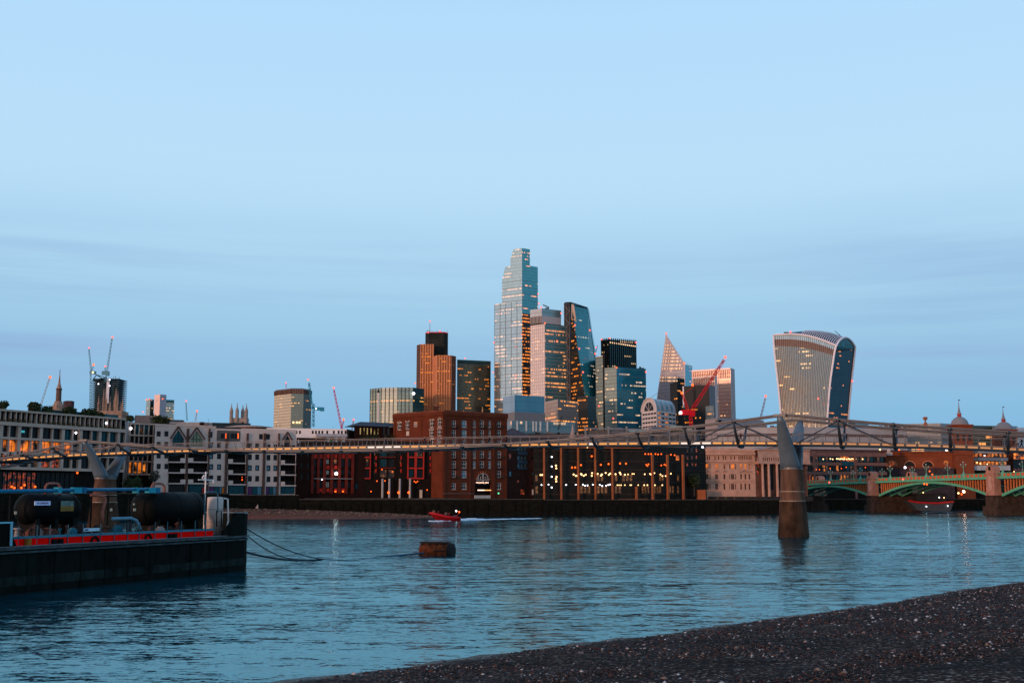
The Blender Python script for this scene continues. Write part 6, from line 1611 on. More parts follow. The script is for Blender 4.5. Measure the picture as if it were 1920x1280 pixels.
a0, zp0 = wQ.hit(1431, 851); a1 = wQ.hit(1473, 851)[0]; am, zp1 = wQ.hit(1452, 836)
mb = MB(); mb.face([wQ.pt(a0, zL + .3, 0.3), wQ.pt(a1, zL + .3, 0.3), wQ.pt(am, zp1, 0.3)]); mb.face([wQ.pt(a0, zL + .3, 0.3), wQ.pt(am, zp1, 0.3), wQ.pt(am, zp1, -12), wQ.pt(a0, zL + .3, -12)]); mb.face([wQ.pt(a1, zL + .3, 0.3), wQ.pt(a1, zL + .3, -12), wQ.pt(am, zp1, -12), wQ.pt(am, zp1, 0.3)]); mb.build('pediment', stone_grey, rL)
mb = MB()
for aa in (a0, a1): mb.bar(wQ.pt(aa, zL + 0.4, 0.5), wQ.pt(am, zp1 + 0.1, 0.5), 0.5, 0.35)
mb.build('pediment_moulding', stone_pink, rL)
# dark basement arcade
for w__ in (wM, wP):
    mb = MB(); w__.slab(mb, 0, w__.L, G - 0.4, G + 1.3, 2.6, 3.2); mb.build('river_terrace', mat('black_stone', (0.03, 0.028, 0.025), 0.9, var=0.4), rL)
for px in (1326, 1345, 1373, 1395):
    a = wM.hit(px, 928)[0]; mb = MB(); mb.face([wM.pt(a + 0.8 * math.cos(q), G - 0.3 + 1.2 * math.sin(q), 3.23) for q in np.linspace(0, math.pi, 9)]); mb.build('arch_niche', mat('niche_red', (0.07, 0.02, 0.015), 0.9), rL)

# ---- J: banded brown offices --------------------------------------------------------------------
rN, (wN,), zN_ = building('banded_office', 'brown stone offices with long window bands behind the green bridge', 'office building', [(1490, 588), (1660, 600)], (0, 846), 26, mat('shadow_wall', (0, 0, 0)), roof=mat('roof_green', (0.04, 0.06, 0.05), 0.9))
plain(wN, rN)
brown_stone = mat('brown_stone', (0.17, 0.085, 0.070), 0.8, var=0.2)
for y, h in ((851, 7.5), (869, 6), (886.5, 6)):
    z0_ = wN.hit(1500, y + h / 2)[1]; z1_ = wN.hit(1500, y - h / 2)[1]; mb = MB(); wN.slab(mb, 0, wN.L, z0_, z1_, 0, 0.7); mb.build('stone_band', brown_stone, rN)
for px in (1526, 1603):
    a = wN.hit(px, 870)[0]; mb = MB(); wN.slab(mb, a - 0.6, a + 0.6, G, zN_, 0, 0.6); mb.build('pier', brown_stone, rN)
for k, px in enumerate(np.arange(1506, 1655, 6.4)):
    for ri, (y, h) in enumerate(((860.5, 11), (878, 11), (896, 12))):
        r = pxrect(wN, px, y, 5.6, h)
        m_ = rg.choice([glass_dark, glass_teal, glass_teal, lit_dim]) if ri == 0 else rg.choice([glass_dark, lit_amber, glass_teal, glass_dark, lit_dim])
        if ri == 0 and 1572 < px < 1608: m_ = lit_orange
        if ri == 2 and px < 1522: m_ = lit_red
        add_window(wN, rN, (r[0] + r[1]) / 2, r[2], r[1] - r[0], r[3] - r[2], dark_frame, m_, 'none', off=0.1, fw=0.1)
for px in list(np.arange(1569, 1608, 3.0)) + [1556, 1560, 1616, 1543, 1575, 1580]: lampball(rN, wN.pt(*wN.hit(px + rg.uniform(-1, 1), 860.3 + rg.uniform(-.6, .6)), 0.3), 0.32, L_warm, 'ceiling_lamp')
for px in (1512, 1530, 1536, 1556, 1577, 1586, 1622): lampball(rN, wN.pt(*wN.hit(px, 877 + rg.uniform(-2, 3)), 0.3), 0.26, L_amber, 'ceiling_lamp')
r = pxrect(wN, 1588, 869, 22, 9); mb = MB(); wN.slab(mb, r[0], r[1], r[2] + 0.1, r[3], 0.71, 0.9); mb.build('blue_bay', glass_teal, rN)
# ================================================================== SOUTHWARD ROAD BRIDGE (green iron arches)
green_paint = mat('green_bridge_paint', (0.10, 0.34, 0.20), 0.5, var=0.2, scale=0.6)
turret_stone = mat('turret_stone', (0.36, 0.17, 0.12), 0.85, var=0.25, scale=0.5)
wet_stone = mat('wet_pier_stone', (0.05, 0.030, 0.022), 0.9, var=0.5, scale=0.6)
orange_panel = mat('orange_parapet_panel', (0.55, 0.10, 0.035), 0.6, var=0.25)
orange_bar = mat('spandrel_bar_lamplit_paint', (0.55, 0.17, 0.06), 0.6, var=0.3)  # bar paint with the orange lamp glow put into its colour
B1 = on_z(1640, 960.5, 0).xy; B2 = on_z(1868, 965.5, 0).xy
bd = (B2 - B1).normalized(); SP = (B2 - B1).length
zB1 = U(1640, 902, B1.y).z; zB2 = U(1868, 893.5, B2.y).z
ab = thing('arch_bridge', (B1.x, B1.y, 0), 'green iron arched road bridge with orange parapet panels and stone turrets at right', 'bridge')
wz = Wall(B1 - bd * SP, B2 + bd * SP, 0, 14)            # near (west) face; s=SP is pier 1, s=2SP pier 2
if wz.n.dot(Vector((-1, -0.2))) < 0: pass
def zdk(s): return zB1 + (zB2 - zB1) * (s - SP) / SP
def ob(name, s0, s1, z0a, z1a, z0b, z1b, o0, o1, m):
    A = [wz.pt(s0, z0a, o0), wz.pt(s1, z0b, o0), wz.pt(s1, z1b, o0), wz.pt(s0, z1a, o0)]; B_ = [wz.pt(s0, z0a, o1), wz.pt(s1, z0b, o1), wz.pt(s1, z1b, o1), wz.pt(s0, z1a, o1)]
    mb = MB(); mb.face(A[::-1]); mb.face(B_)
    for i in range(4):
        j = (i + 1) % 4; mb.face([A[i], A[j], B_[j], B_[i]])
    return mb.build(name, m, ab)
ob('road_deck', 2, 3 * SP, zdk(2) - 0.9, zdk(2) - 0.1, zdk(3 * SP) - 0.9, zdk(3 * SP) - 0.1, -17, -0.1, steel_dark)
for o0, o1 in ((-0.1, 0.45), (-17.5, -17)):
    ob('fascia', 2, 3 * SP, zdk(2) - 0.75, zdk(2) + 0.05, zdk(3 * SP) - 0.75, zdk(3 * SP) + 0.05, o0, o1, green_paint)
    ob('top_rail', 2, 3 * SP, zdk(2) + 1.15, zdk(2) + 1.35, zdk(3 * SP) + 1.15, zdk(3 * SP) + 1.35, o0, o1 - 0.1, green_paint)
    s = 3.0
    while s < 3 * SP - 3:
        nearp = any(abs(s - SP * k) < 3.2 for k in (1, 2))
        if not nearp:
            ob('parapet_post', s, s + 0.5, zdk(s) + 0.05, zdk(s) + 1.15, zdk(s) + 0.05, zdk(s) + 1.15, o0 + 0.05, o1 - 0.05, green_paint)
            ob('parapet_panel', s + 0.6, s + 2.3, zdk(s) + 0.2, zdk(s) + 1.05, zdk(s) + 0.2, zdk(s) + 1.05, o0 + 0.12, o1 - 0.15, orange_panel)
        s += 2.4
for sp_ in range(3):
    c0 = sp_ * SP + (3.4 if sp_ else 4); c1 = (sp_ + 1) * SP - 3.4
    zs = 6.9; n_ = 22
    def zar(f, c0=c0, c1=c1):
        zc_ = zdk((c0 + c1) / 2) - 1.25; return zs + (zc_ - zs) * (1 - (2 * f - 1) ** 2)
    for o in (-0.5, -5.5, -11, -16.5):
        mb = MB()
        for i in range(n_):
            f0, f1 = i / n_, (i + 1) / n_; s0_, s1_ = c0 + (c1 - c0) * f0, c0 + (c1 - c0) * f1
            P_ = wz.pt(s0_, zar(f0), o); Q_ = wz.pt(s1_, zar(f1), o); mb.bar(P_, Q_, 0.9 if o == -0.5 else 0.5, 0.85)
        mb.build('arch_rib', green_paint, ab)
    for i in range(1, 46):
        f = i / 46; s_ = c0 + (c1 - c0) * f; zt_ = zdk(s_) - 0.75; zb_ = zar(f) + 0.4
        if zt_ - zb_ > 0.25:
            mb = MB(); wz.slab(mb, s_ - 0.15, s_ + 0.15, zb_, zt_, -0.75, -0.3); mb.build('spandrel_bar', orange_bar, ab)
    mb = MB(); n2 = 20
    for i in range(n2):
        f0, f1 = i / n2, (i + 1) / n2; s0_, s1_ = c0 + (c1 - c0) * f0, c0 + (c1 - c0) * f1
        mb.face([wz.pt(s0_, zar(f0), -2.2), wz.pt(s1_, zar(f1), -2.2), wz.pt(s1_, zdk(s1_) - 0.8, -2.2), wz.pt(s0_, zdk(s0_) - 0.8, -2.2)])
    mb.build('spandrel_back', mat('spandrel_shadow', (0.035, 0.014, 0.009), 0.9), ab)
for k in (0.0, 1.0, 2.0):
    s_ = SP * k + (2 if k == 0 else 0)
    mb = MB(); wz.slab(mb, s_ - 3.6, s_ + 3.6, -1, 3.2, -20, 2.6); wz.slab(mb, s_ - 3.2, s_ + 3.2, 3.2, 6.9, -18.5, 1.6)
    mb.build('pier', wet_stone, ab)
    for o in (0.9, -17.9):
        mb = MB(); zt_ = zdk(s_) + 2.4
        wz.slab(mb, s_ - 2.0, s_ + 2.0, 6.9, zt_, o - 1.9, o + 0.9); wz.slab(mb, s_ - 2.35, s_ + 2.35, 6.9, 8.0, o - 2.2, o + 1.2); wz.slab(mb, s_ - 2.2, s_ + 2.2, zt_ - 1.3, zt_ - 0.9, o - 2.1, o + 1.1)
        pts = [wz.pt(s_ + 2.0 * math.cos(q), zt_ + 1.7 * math.sin(q), o + 0.9) for q in np.linspace(0, math.pi, 11)]; pb = [wz.pt(s_ + 2.0 * math.cos(q), zt_ + 1.7 * math.sin(q), o - 1.9) for q in np.linspace(0, math.pi, 11)]
        mb.face(pts); mb.face(pb[::-1])
        for i in range(10): mb.face([pts[i], pb[i], pb[i + 1], pts[i + 1]])
        mb.build('turret', turret_stone, ab)
        mb = MB(); mb.face([wz.pt(s_ + 0.7 * math.cos(q), zt_ + 0.5 + 0.8 * math.sin(q), o + 0.93) for q in np.linspace(0, 2 * math.pi, 13)[:-1]]); mb.build('turret_opening', mat('shadow_wall', (0, 0, 0)), ab)
        mb = MB(); wz.slab(mb, s_ - 0.8, s_ + 0.8, 8.6, zt_ - 2.2, o + 0.9, o + 1.05); mb.build('turret_panel', mat('pale_turret_panel', (0.45, 0.24, 0.18), 0.85), ab)
# lamp standards
def bridge_lamp(px, o, lb):
    best = None
    for s in np.arange(3, 3 * SP, 0.5):
        d = abs(proj(wz.pt(s, zdk(s) + 1, o))[0] - px)
        if best is None or d < best[0]: best = (d, s)
    s = best[1]; b_ = wz.pt(s, zdk(s) + 0.1, o)
    r = thing('lamp_standard', b_, lb, 'street lamp', 'lamp standards on the green bridge')
    g2 = mat('pale_green_iron', (0.12, 0.32, 0.22), 0.5, var=0.1)
    MB().lathe(b_, [(0.75, 0), (0.75, 1.0), (0.45, 1.5), (0.22, 2.0), (0.12, 2.3), (0.10, 5.2), (0.02, 5.6)], 10).build('post', g2, r)
    mb = MB(); mb.tube([b_ + Vector((-0.9, 0, 4.4)), b_ + Vector((-0.6, 0, 3.9)), b_ + Vector((0.6, 0, 3.9)), b_ + Vector((0.9, 0, 4.4))], 0.07, 6); mb.build('bracket', g2, r)
    for dx, z in ((-0.9, 4.75), (0.9, 4.75), (0, 5.6)): MB().ball(b_ + Vector((dx, 0, z)), 0.26, 0, 8, 6).build('globe', mat('lamp_globe', (0.35, 0.42, 0.38), 0.3, var=0), r)
for px, o, lb in ((1558, 0.0, 'green lamp standard over the first arch left of the first turret'), (1613, 0.0, 'green lamp standard just left of the first stone turret'), (1670, 0.0, 'green lamp standard just right of the first stone turret'), (1737, 0.0, 'green lamp standard at the crown of the middle arch'),
                  (1807, 0.0, 'green lamp standard between the middle crown and the second turret'), (1880, 0.0, 'green lamp standard right of the second stone turret'), (1600, -17, 'far side lamp standard behind the first arch'), (1655, -17, 'far side lamp standard behind the first turret'),
                  (1711, -17, 'far side lamp standard left of the middle crown'), (1777, -17, 'far side lamp standard right of the middle crown'), (1917, -17, 'far side lamp standard at the right edge')):
    bridge_lamp(px, o, lb)
for px, py in ((1733, 907), (1738, 907.5)): lampball(ab, U(px, py, (B1.y + B2.y) / 2 - 2), 0.35, L_amber, 'arch_lamp')
lampball(ab, U(1807, 921, 470), 0.5, L_flood2, 'quay_light'); lampball(ab, U(1797, 924, 470), 0.4, L_warm, 'quay_light'); lampball(ab, U(1803, 926, 470), 0.4, L_amber, 'quay_light')
for px, py in ((1555, 904), (1693, 898), (1914, 888)): lampball(ab, U(px, py, (B1.y + B2.y) / 2), 0.35, L_red, 'bridge_red_light')

# moored red and black vessel under the middle arch
Yv = on_z(1760, 961, 0).y
rv = thing('moored_vessel', U(1748, 961, Yv), 'dark moored vessel with a red gunwale under the middle green arch', 'boat')
V_ = lambda px, py, dy=0: U(px, py, Yv + dy)
mb = MB(); q0_ = [V_(1703, 938), V_(1722, 957), V_(1782, 958), V_(1788, 941)]; q1_ = [p + Vector((0, 7, 0)) for p in q0_]
mb.face(q0_[::-1] if False else [q0_[1], q0_[2], q0_[3], V_(1745, 943), q0_[0]]); mb.face([q1_[0], V_(1745, 943, 7), q1_[3], q1_[2], q1_[1]])
for i in range(4):
    j = (i + 1) % 4; mb.face([q0_[i], q0_[j], q1_[j], q1_[i]])
mb.build('hull', mat('vessel_grey', (0.05, 0.06, 0.07), 0.6, var=0.2), rv)
MB().tube([V_(1703, 938, -0.1), V_(1722, 941.5, -0.1), V_(1760, 943, -0.1), V_(1788, 940, -0.1)], 0.42, 6).build('gunwale', mat('vessel_red', (0.38, 0.02, 0.02), 0.5, var=0.2), rv)
mb = MB(); p = V_(1742, 933, 3); mb.obox(p, (6.0, 0, 0), (0, 2.2, 0), (0, 0, 1.5)); p2 = V_(1740, 925.5, 3); mb.obox(p2, (6.8, 0, 0), (0, 2.6, 0), (0, 0, 0.2)); mb.build('deckhouse', mat('vessel_dark', (0.02, 0.02, 0.02), 0.6), rv)
for px, py, m in ((1731, 923, L_warm), (1761, 932, L_white), (1770, 932.5, L_warm), (1748, 916, L_amber), (1737, 949, L_white), (1777, 948, L_white)): lampball(rv, V_(px, py, -0.6), 0.24, m, 'deck_light')

# ---- brick station flank with arches and twin domed towers -----------------------------------
rS, (wS,), zS = building('arched_brick_wall', 'long orange brick railway station flank with arched windows', 'railway station', [(1652, 622), (1785, 612)], (0, 847), 40, orange_brick, roof=slate)
its = []
rects = []
def arch_poly(w__, px, py, r, m, nm, off=0.04, n=12, tall=0.0):
    a, z = w__.hit(px, py); k = w__.hit(px + r, py)[0] - a
    mb = MB(); pts = [w__.pt(a + k * math.cos(q), z + k * math.sin(q), off) for q in np.linspace(0, math.pi, n)]
    if tall: pts += [w__.pt(a - k, z - tall, off), w__.pt(a + k, z - tall, off)]
    mb.face(pts); mb.build(nm, m, rS); return a, z, k
plain(wS, rS)
for k_, px in enumerate((1671.6, 1706, 1740)):
    a, z, k = arch_poly(wS, px, 874, 9.5, glass_dark if k_ else lit_red, 'arched_window', 0.05)
    mb = MB(); mb.tube([wS.pt(a + k * 1.12 * math.cos(q), z + k * 1.12 * math.sin(q), 0.05) for q in np.linspace(0, math.pi, 14)], 0.38, 5); mb.build('arch_ring', mat('pale_brick_arch', (0.42, 0.15, 0.08), 0.85), rS)
    for q in (-0.5, 0, 0.5):
        mb = MB(); mb.bar(wS.pt(a + k * q, z, 0.1), wS.pt(a + k * q, z + k * math.sqrt(1 - q * q), 0.1), 0.25, 0.1, up=(1, 0, 0)); mb.build('window_bar', dark_frame, rS)
a, z = wS.hit(1774, 867); mb = MB(); mb.face([wS.pt(a + 0.9 * math.cos(q), z + 0.9 * math.sin(q), 0.06) for q in np.linspace(0, 2 * math.pi, 13)[:-1]]); mb.build('round_window', lit_orange, rS)
mb = MB(); mb.tube([wS.pt(a + 1.1 * math.cos(q), z + 1.1 * math.sin(q), 0.06) for q in np.linspace(0, 2 * math.pi, 14)], 0.25, 5); mb.build('arch_ring', mat('pale_brick_arch', (0, 0, 0)), rS)
for y, h, o_ in ((853, 0.6, 0.5), (848, 0.5, 0.9)):
    z = wS.hit(1700, y)[1]; mb = MB(); wS.slab(mb, 0, wS.L, z - h / 2, z + h / 2, 0, o_); mb.build('cornice', orange_brick, rS)
mb = MB(); wS.slab(mb, 0, wS.L, G, wS.hit(1700, 878)[1], 0, 6); mb.build('low_arcade', mat('dark_arcade', (0.04, 0.03, 0.035), 0.7, var=0.4), rS)
for px, w2 in ((1658, 8), (1705, 12), (1752, 10)):
    r = pxrect(wS, px, 877.5, w2, 4); mb = MB(); wS.slab(mb, r[0], r[1], r[2], r[3], 6.0, 7.5); mb.build('canopy', copper_clad if px == 1658 else mat('dull_red_roof', (0.10, 0.035, 0.035), 0.7), rS)
for px, py, m in ((1650, 842.5, L_warm), (1686, 843, L_amber), (1723, 841.5, L_amber), (1774.5, 843, L_white), (1697, 876, L_white), (1713, 887, L_amber), (1743, 883, L_amber), (1748, 889, L_amber), (1658, 870, L_amber)): lampball(rS, U(px, py, 604), 0.42 if m is not L_white else 0.6, m, 'lamp')
p = U(1667, 850, 608); mb = MB(); mb.box(p.x - 1.5, p.x + 1.5, p.y - 1, p.y + 1, p.z - 1, p.z + 0.6); mb.ball((p.x, p.y, p.z + 1.4), 1.0, 0, 8, 6, (1, 1, 1.2)); mb.build('stone_urn', mat('pale_carving', (0.4, 0.33, 0.30), 0.85), rS)
def dome_tower(xl, xr, ybase, ydome, yl, yt, Y, lb):
    c = U((xl + xr) / 2, ybase, Y); hw = (xr - xl) / 2 / F * Y
    r = thing('domed_tower', (c.x, c.y, G), lb, 'tower', 'twin station towers')
    zb_ = c.z; mb = MB(); mb.box(c.x - hw, c.x + hw, c.y - hw, c.y + hw, G, zb_ - 0.6); mb.build('brick_shaft', orange_brick, r)
    mb = MB(); mb.box(c.x - hw - 0.6, c.x + hw + 0.6, c.y - hw - .6, c.y + hw + .6, zb_ - 0.6, zb_ + 0.2)
    z2 = U(0, ybase + 9, Y).z; mb.box(c.x - hw - 0.4, c.x + hw + 0.4, c.y - hw - .4, c.y + hw + .4, z2, z2 + 0.6); z3 = U(0, ybase + 56, Y).z; mb.box(c.x - hw - 0.4, c.x + hw + 0.4, c.y - hw - .4, c.y + hw + .4, z3, z3 + 0.7); mb.build('cornice', orange_brick, r)
    for k in range(3):
        for z_, hh in ((z2 - 6, 4.4),):
            a = c.x - hw + hw * 2 * (k + 0.5) / 3; mb = MB(); mb.box(a - 0.75, a + 0.75, c.y - hw - 0.03, c.y - hw + 0.02, z_, z_ + hh); mb.build('belfry_opening', dark_frame, r)
    zd_ = U(0, ydome, Y).z; hd = zd_ - zb_
    MB().lathe((c.x, c.y, zb_ + 0.2), [(hw * 0.98, 0), (hw * 0.93, hd * 0.25), (hw * 0.80, hd * 0.55), (hw * 0.55, hd * 0.82), (hw * 0.25, hd * 0.97)], 16).build('dome', lead, r)
    zl_ = U(0, yl, Y).z; MB().lathe((c.x, c.y, zd_), [(hw * 0.22, -0.3), (hw * 0.26, 0), (hw * 0.2, (zl_ - zd_) * 0.8), (hw * 0.32, (zl_ - zd_) * 0.85), (hw * 0.3, zl_ - zd_)], 8).build('lantern', mat('lantern_red', (0.35, 0.04, 0.03), 0.6), r)
    zt_ = U(0, yt, Y).z; hs = zt_ - zl_
    MB().lathe((c.x, c.y, zl_), [(hw * 0.24, 0), (hw * 0.12, hs * 0.25), (hw * 0.05, hs * 0.55), (0.06, hs)], 8).build('spire', lead, r)
    mb = MB(); mb.box(c.x - 0.2, c.x + 0.9, c.y - 0.05, c.y + 0.05, zt_ - 0.5, zt_); mb.ball((c.x, c.y, zl_ + hs * 0.6), 0.25, 0, 6, 4); mb.build('weather_vane', dark_frame, r)
dome_tower(1783, 1816, 797, 781.5, 776, 749, 612, 'left and nearer of two brick towers with lead domes')
dome_tower(1866, 1899, 806, 791, 786, 762, 655, 'right and smaller of two brick towers with lead domes')
rT, (wT,), zT = building('deck_offices', 'grey banded offices between the two domed towers', 'office building', [(1820, 612), (1888, 614)], (0, 846), 20, mat('shadow_wall', (0, 0, 0)), roof=lead)
plain(wT, rT)
for y, h, m in ((847, 5, stone_grey), (860.5, 6, mat('blue_grey_band', (0.12, 0.15, 0.19), 0.6)), (877, 9, mat('pale_band', (0.34, 0.35, 0.36), 0.7))):
    r = pxrect(wT, 1852, y, 10, h); mb = MB(); wT.slab(mb, 0, wT.L, r[2], r[3], 0, 0.8 if y < 870 else 2.5); mb.build('floor_band', m, rT)
for y in (853, 868):
    for k, px in enumerate(np.arange(1824, 1886, 7.5)):
        r = pxrect(wT, px, y, 6.4, 7); add_window(wT, rT, (r[0] + r[1]) / 2, r[2], r[1] - r[0], r[3] - r[2], dark_frame, lit_orange if k < 5 else lit_amber, 'none', off=0.12, fw=.1)
for px, py, m in ((1841, 854, L_white), (1846, 870, L_warm), (1833, 869, L_warm), (1827, 867, L_warm), (1856, 886, L_warm), (1896, 884, L_warm)): lampball(rT, wT.pt(*wT.hit(px, py), 2.8), 0.32, m, 'lamp')
rU, (wU,), _ = building('riverside_offices', 'dark offices with orange lit upper floor at the right edge of the view', 'office building', [(1898, 625), (1990, 640)], (0, 838), 20, mat('dark_glass_wall', (0.02, 0.02, 0.022), 0.3), roof=slate); plain(wU, rU)
for k, px in enumerate((1903, 1909, 1915, 1921)):
    for y in (852, 858, 880): 
        r = pxrect(wU, px, y, 5, 5); mb = MB(); wU.slab(mb, r[0], r[1], r[2], r[3], 0.02, 0.08); mb.build('lit_window', lit_orange if y < 870 else lit_red, rU)
p = U(1735, 790, 560); MB().lathe((p.x, p.y, p.z - 5), [(0.5, 0), (0.5, 3.5), (1.3, 4.2), (0.7, 4.8), (0.9, 5.6), (1.4, 6.0)], 10).build('urn_finial', mat('terracotta', (0, 0, 0))) if False else None
uo = MB().lathe((p.x, p.y, p.z - 2.0), [(0.9, 0), (0.9, 1.2), (0.35, 1.8), (0.4, 2.6), (1.1, 3.2), (1.2, 4.0), (0.6, 4.3)], 10).build('urn', mat('terracotta', (0, 0, 0))); tag(uo, 'small orange urn on the roofline left of the domed towers', 'urn')

# ================================================================== MIDDLE DISTANCE
def simple(name, label, cat, chain, ref, back, mats, z0=G, roof=None, bands=None, group=None):
    r, ws, z = building(name, label, cat, chain, ref, back, mats, z0=z0, roof=roof, group=group)
    for w__ in ws: plain(w__, r)
    if bands:
        m_, fl, th, dp = bands
        mb = MB()
        for w__ in ws:
            zz = z - fl
            while zz > max(z0, z - 60): w__.slab(mb, 0, w__.L, zz - th / 2, zz + th / 2, 0, dp); zz -= fl
        mb.build('floor_bands', m_, r, kind='stuff')
    return r, ws, z
off_win = tower_glass('office_windows_grey', (0.20, 0.19, 0.20), rough=0.35, metal=0.2, floor=3.6, bay=2.4, lit=0.2, spandrel=0.45, spcol=(0.26, 0.22, 0.21), mull=0.3)
simple('long_offices', 'long pale grey flat roofed offices with horizontal bands behind the near bridge pier', 'office building', [(1345, 640), (1500, 630), (1700, 650)], (1, 800), 40, [mat('pale_grey_cladding', (0.33, 0.31, 0.31), 0.7, var=0.15, scale=0.1), mat('pale_grey_cladding', (0, 0, 0))], bands=(mat('dark_red_band', (0.07, 0.03, 0.035), 0.6), 4.2, 1.1, 0.4))
r_, ws_, z_ = simple('gabled_offices', 'grey offices with a gridded left face and a blank sloping right face', 'office building', [(1322, 760), (1345, 740), (1432, 765)], (1, 783), 30, [tower_glass('grid_pinkish', (0.30, 0.22, 0.20), rough=0.5, metal=0.1, floor=3.4, bay=2.2, lit=0.0, spandrel=0.35, spcol=(0.36, 0.27, 0.25), mull=0.35), mat('blank_grey', (0.25, 0.25, 0.27), 0.8, var=0.12)])
r_, ws_, z_ = building('louvred_roof_building', 'long building with grey louvred and yellow glass roof panels above the bridge', 'office building', [(1096, 478), (1306, 492)], (0, 806), 24, mat('grey_brown_wall', (0.13, 0.11, 0.10), 0.8, var=0.2), roof=slate)
wl_ = ws_[0]; plain(wl_, r_)
ylw = tower_glass('yellow_glass', (0.46, 0.36, 0.18), rough=0.3, metal=0.3, floor=1.2, bay=1.2, lit=0.0, spandrel=0.12, mull=0.12)
for x0, x1, yt, yb, m in ((1142, 1172, 801, 812, mat('louvre_grey', (0.17, 0.14, 0.13), 0.6, var=0.3, scale=3)), (1177, 1217, 803.5, 810, ylw), (1219, 1252, 799, 811, mat('louvre_grey', (0, 0, 0))), (1257, 1300, 797.5, 808, ylw)):
    a0, a1 = wl_.hit(x0, yb)[0], wl_.hit(x1, yb)[0]; zb_, zt_ = wl_.hit((x0 + x1) / 2, yb)[1], wl_.hit((x0 + x1) / 2, yt)[1]; q = (a1 - a0) * 0.10
    mb = MB(); P_ = [wl_.pt(a0, zb_, 1), wl_.pt(a1, zb_, 1), wl_.pt(a1 - q, zt_, -2), wl_.pt(a0 + q, zt_, -2)]; l_ = a1 - a0
    mb.face(P_, 0, [(0, 0), (l_, 0), (l_, zt_ - zb_), (0, zt_ - zb_)]); Q_ = [p + Vector((0, 5, 0)) for p in P_]; mb.face(Q_[::-1])
    for i in range(4): mb.face([P_[i], P_[(i + 1) % 4], Q_[(i + 1) % 4], Q_[i]])
    mb.build('roof_panel', m, r_)
for x0 in (1097, 1140, 1174, 1219, 1254, 1302):
    a, z = wl_.hit(x0, 806); mb = MB(); wl_.slab(mb, a - 0.3, a + 0.3, z - 6, z + 1.5, 0.2, 0.8); mb.build('frame_post', stone_grey, r_)
mb = MB(); wl_.slab(mb, 0, wl_.L, wl_.hit(1100, 804)[1], wl_.hit(1100, 802)[1], 0.2, 0.9); mb.build('eaves', stone_grey, r_)
for k, px in enumerate(np.arange(1100, 1300, 9.5)):
    r = pxrect(wl_, px, 818, 4.5, 8); add_window(wl_, r_, (r[0] + r[1]) / 2, r[2], r[1] - r[0], r[3] - r[2], stone_grey, [glass_dark, glass_blue, lit_dim][k % 3], 'mid', off=0.12)
simple('slate_hall', 'low hall with a dark slate roof between the warehouse and the church spire', 'building', [(951, 505), (1098, 512)], (0, 812), 30, mat('dark_wall', (0.035, 0.035, 0.045), 0.7, var=0.3), roof=slate)
p = U(965, 812, 470); mb = MB(); mb.face([(p.x - 9, p.y, p.z - 2.0), (p.x + 9, p.y, p.z - 2.0), (p.x - 1, p.y + 4, p.z + 2.5)]); mb.face([(p.x + 9, p.y, p.z - 2), (p.x + 9, p.y + 9, p.z - 2), (p.x - 1, p.y + 4, p.z + 2.5)]); mb.face([(p.x + 9, p.y + 9, p.z - 2), (p.x - 9, p.y + 9, p.z - 2), (p.x - 1, p.y + 4, p.z + 2.5)]); mb.face([(p.x - 9, p.y + 9, p.z - 2), (p.x - 9, p.y, p.z - 2), (p.x - 1, p.y + 4, p.z + 2.5)]); mb.box(p.x - 8.5, p.x + 8.5, p.y + .5, p.y + 8.5, G, p.z - 2)
tag(mb.build('hipped_house', slate), 'dark hipped slate roof at the right shoulder of the brick warehouse', 'house')
for k, (px, py) in enumerate(((997, 816), (1023, 817), (1043, 819), (1028, 823), (1098, 804))): pass
p = U(1074, 828, 490); rs_ = thing('church_spire', p, 'small pale stone church spire just left of the louvred roofs', 'church spire')
s_ = 490 / F; MB().lathe(p, [(5.5 * s_, 0), (5.5 * s_, 10 * s_), (6.2 * s_, 10.5 * s_), (5.8 * s_, 12 * s_), (4 * s_, 13 * s_), (4 * s_, 17 * s_), (4.6 * s_, 17.5 * s_), (3 * s_, 19 * s_), (2.2 * s_, 22 * s_), (1.8 * s_, 26 * s_), (0.5 * s_, 32 * s_)], 8).build('stone_spire', mat('spire_stone', (0.34, 0.26, 0.24), 0.85, var=0.2), rs_)
MB().ball(p + Vector((0, 0, 33 * s_)), 0.25, 0, 6, 4).build('finial', lead, rs_)
# left part of the middle distance
simple('flat_office', 'low grey slab building on the skyline at left', 'building', [(253, 640), (290, 645)], (0, 778), 30, mat('grey_slab', (0.17, 0.14, 0.135), 0.8))
simple('roof_block', 'dark long roof right of the grey slab on the skyline', 'building', [(282, 600), (345, 605)], (0, 786), 30, slate, roof=slate)
simple('white_roof_block', 'thin pale roofed block above the left flats', 'building', [(318, 560), (405, 566)], (0, 790.5), 26, mat('pale_roof', (0.36, 0.32, 0.30), 0.8))
simple('dark_roof_block', 'dark roofed block left of the four pinnacled tower', 'building', [(398, 540), (470, 546)], (0, 792), 26, mat('teal_dark_roof', (0.02, 0.035, 0.04), 0.6))
simple('flat_roof_block', 'pale pink flat roofed block below the bronze crowned tower', 'building', [(470, 560), (600, 566)], (0, 802), 26, mat('pink_roof', (0.42, 0.33, 0.33), 0.8))
for px, pb, rp, hp, lb in ((296, 788, 16, 12, 'dark tree clump on the roof below the white slab tower'), (310, 789, 12, 10, 'smaller dark tree clump right of the white slab tower'), (243, 786, 10, 8, 'dark shrub on the roof at the end of the cream block')):
    tree(px, pb, 420, rp, hp, lb, 'trees on the left roofs', n=300)
simple('glass_block', 'teal glass roof block right of the curved top heavy tower', 'building', [(1590, 900), (1603, 890), (1628, 905)], (1, 788), 30, [tower_glass('teal_block', (0.10, 0.30, 0.36), floor=4, bay=3, lit=0.05)])
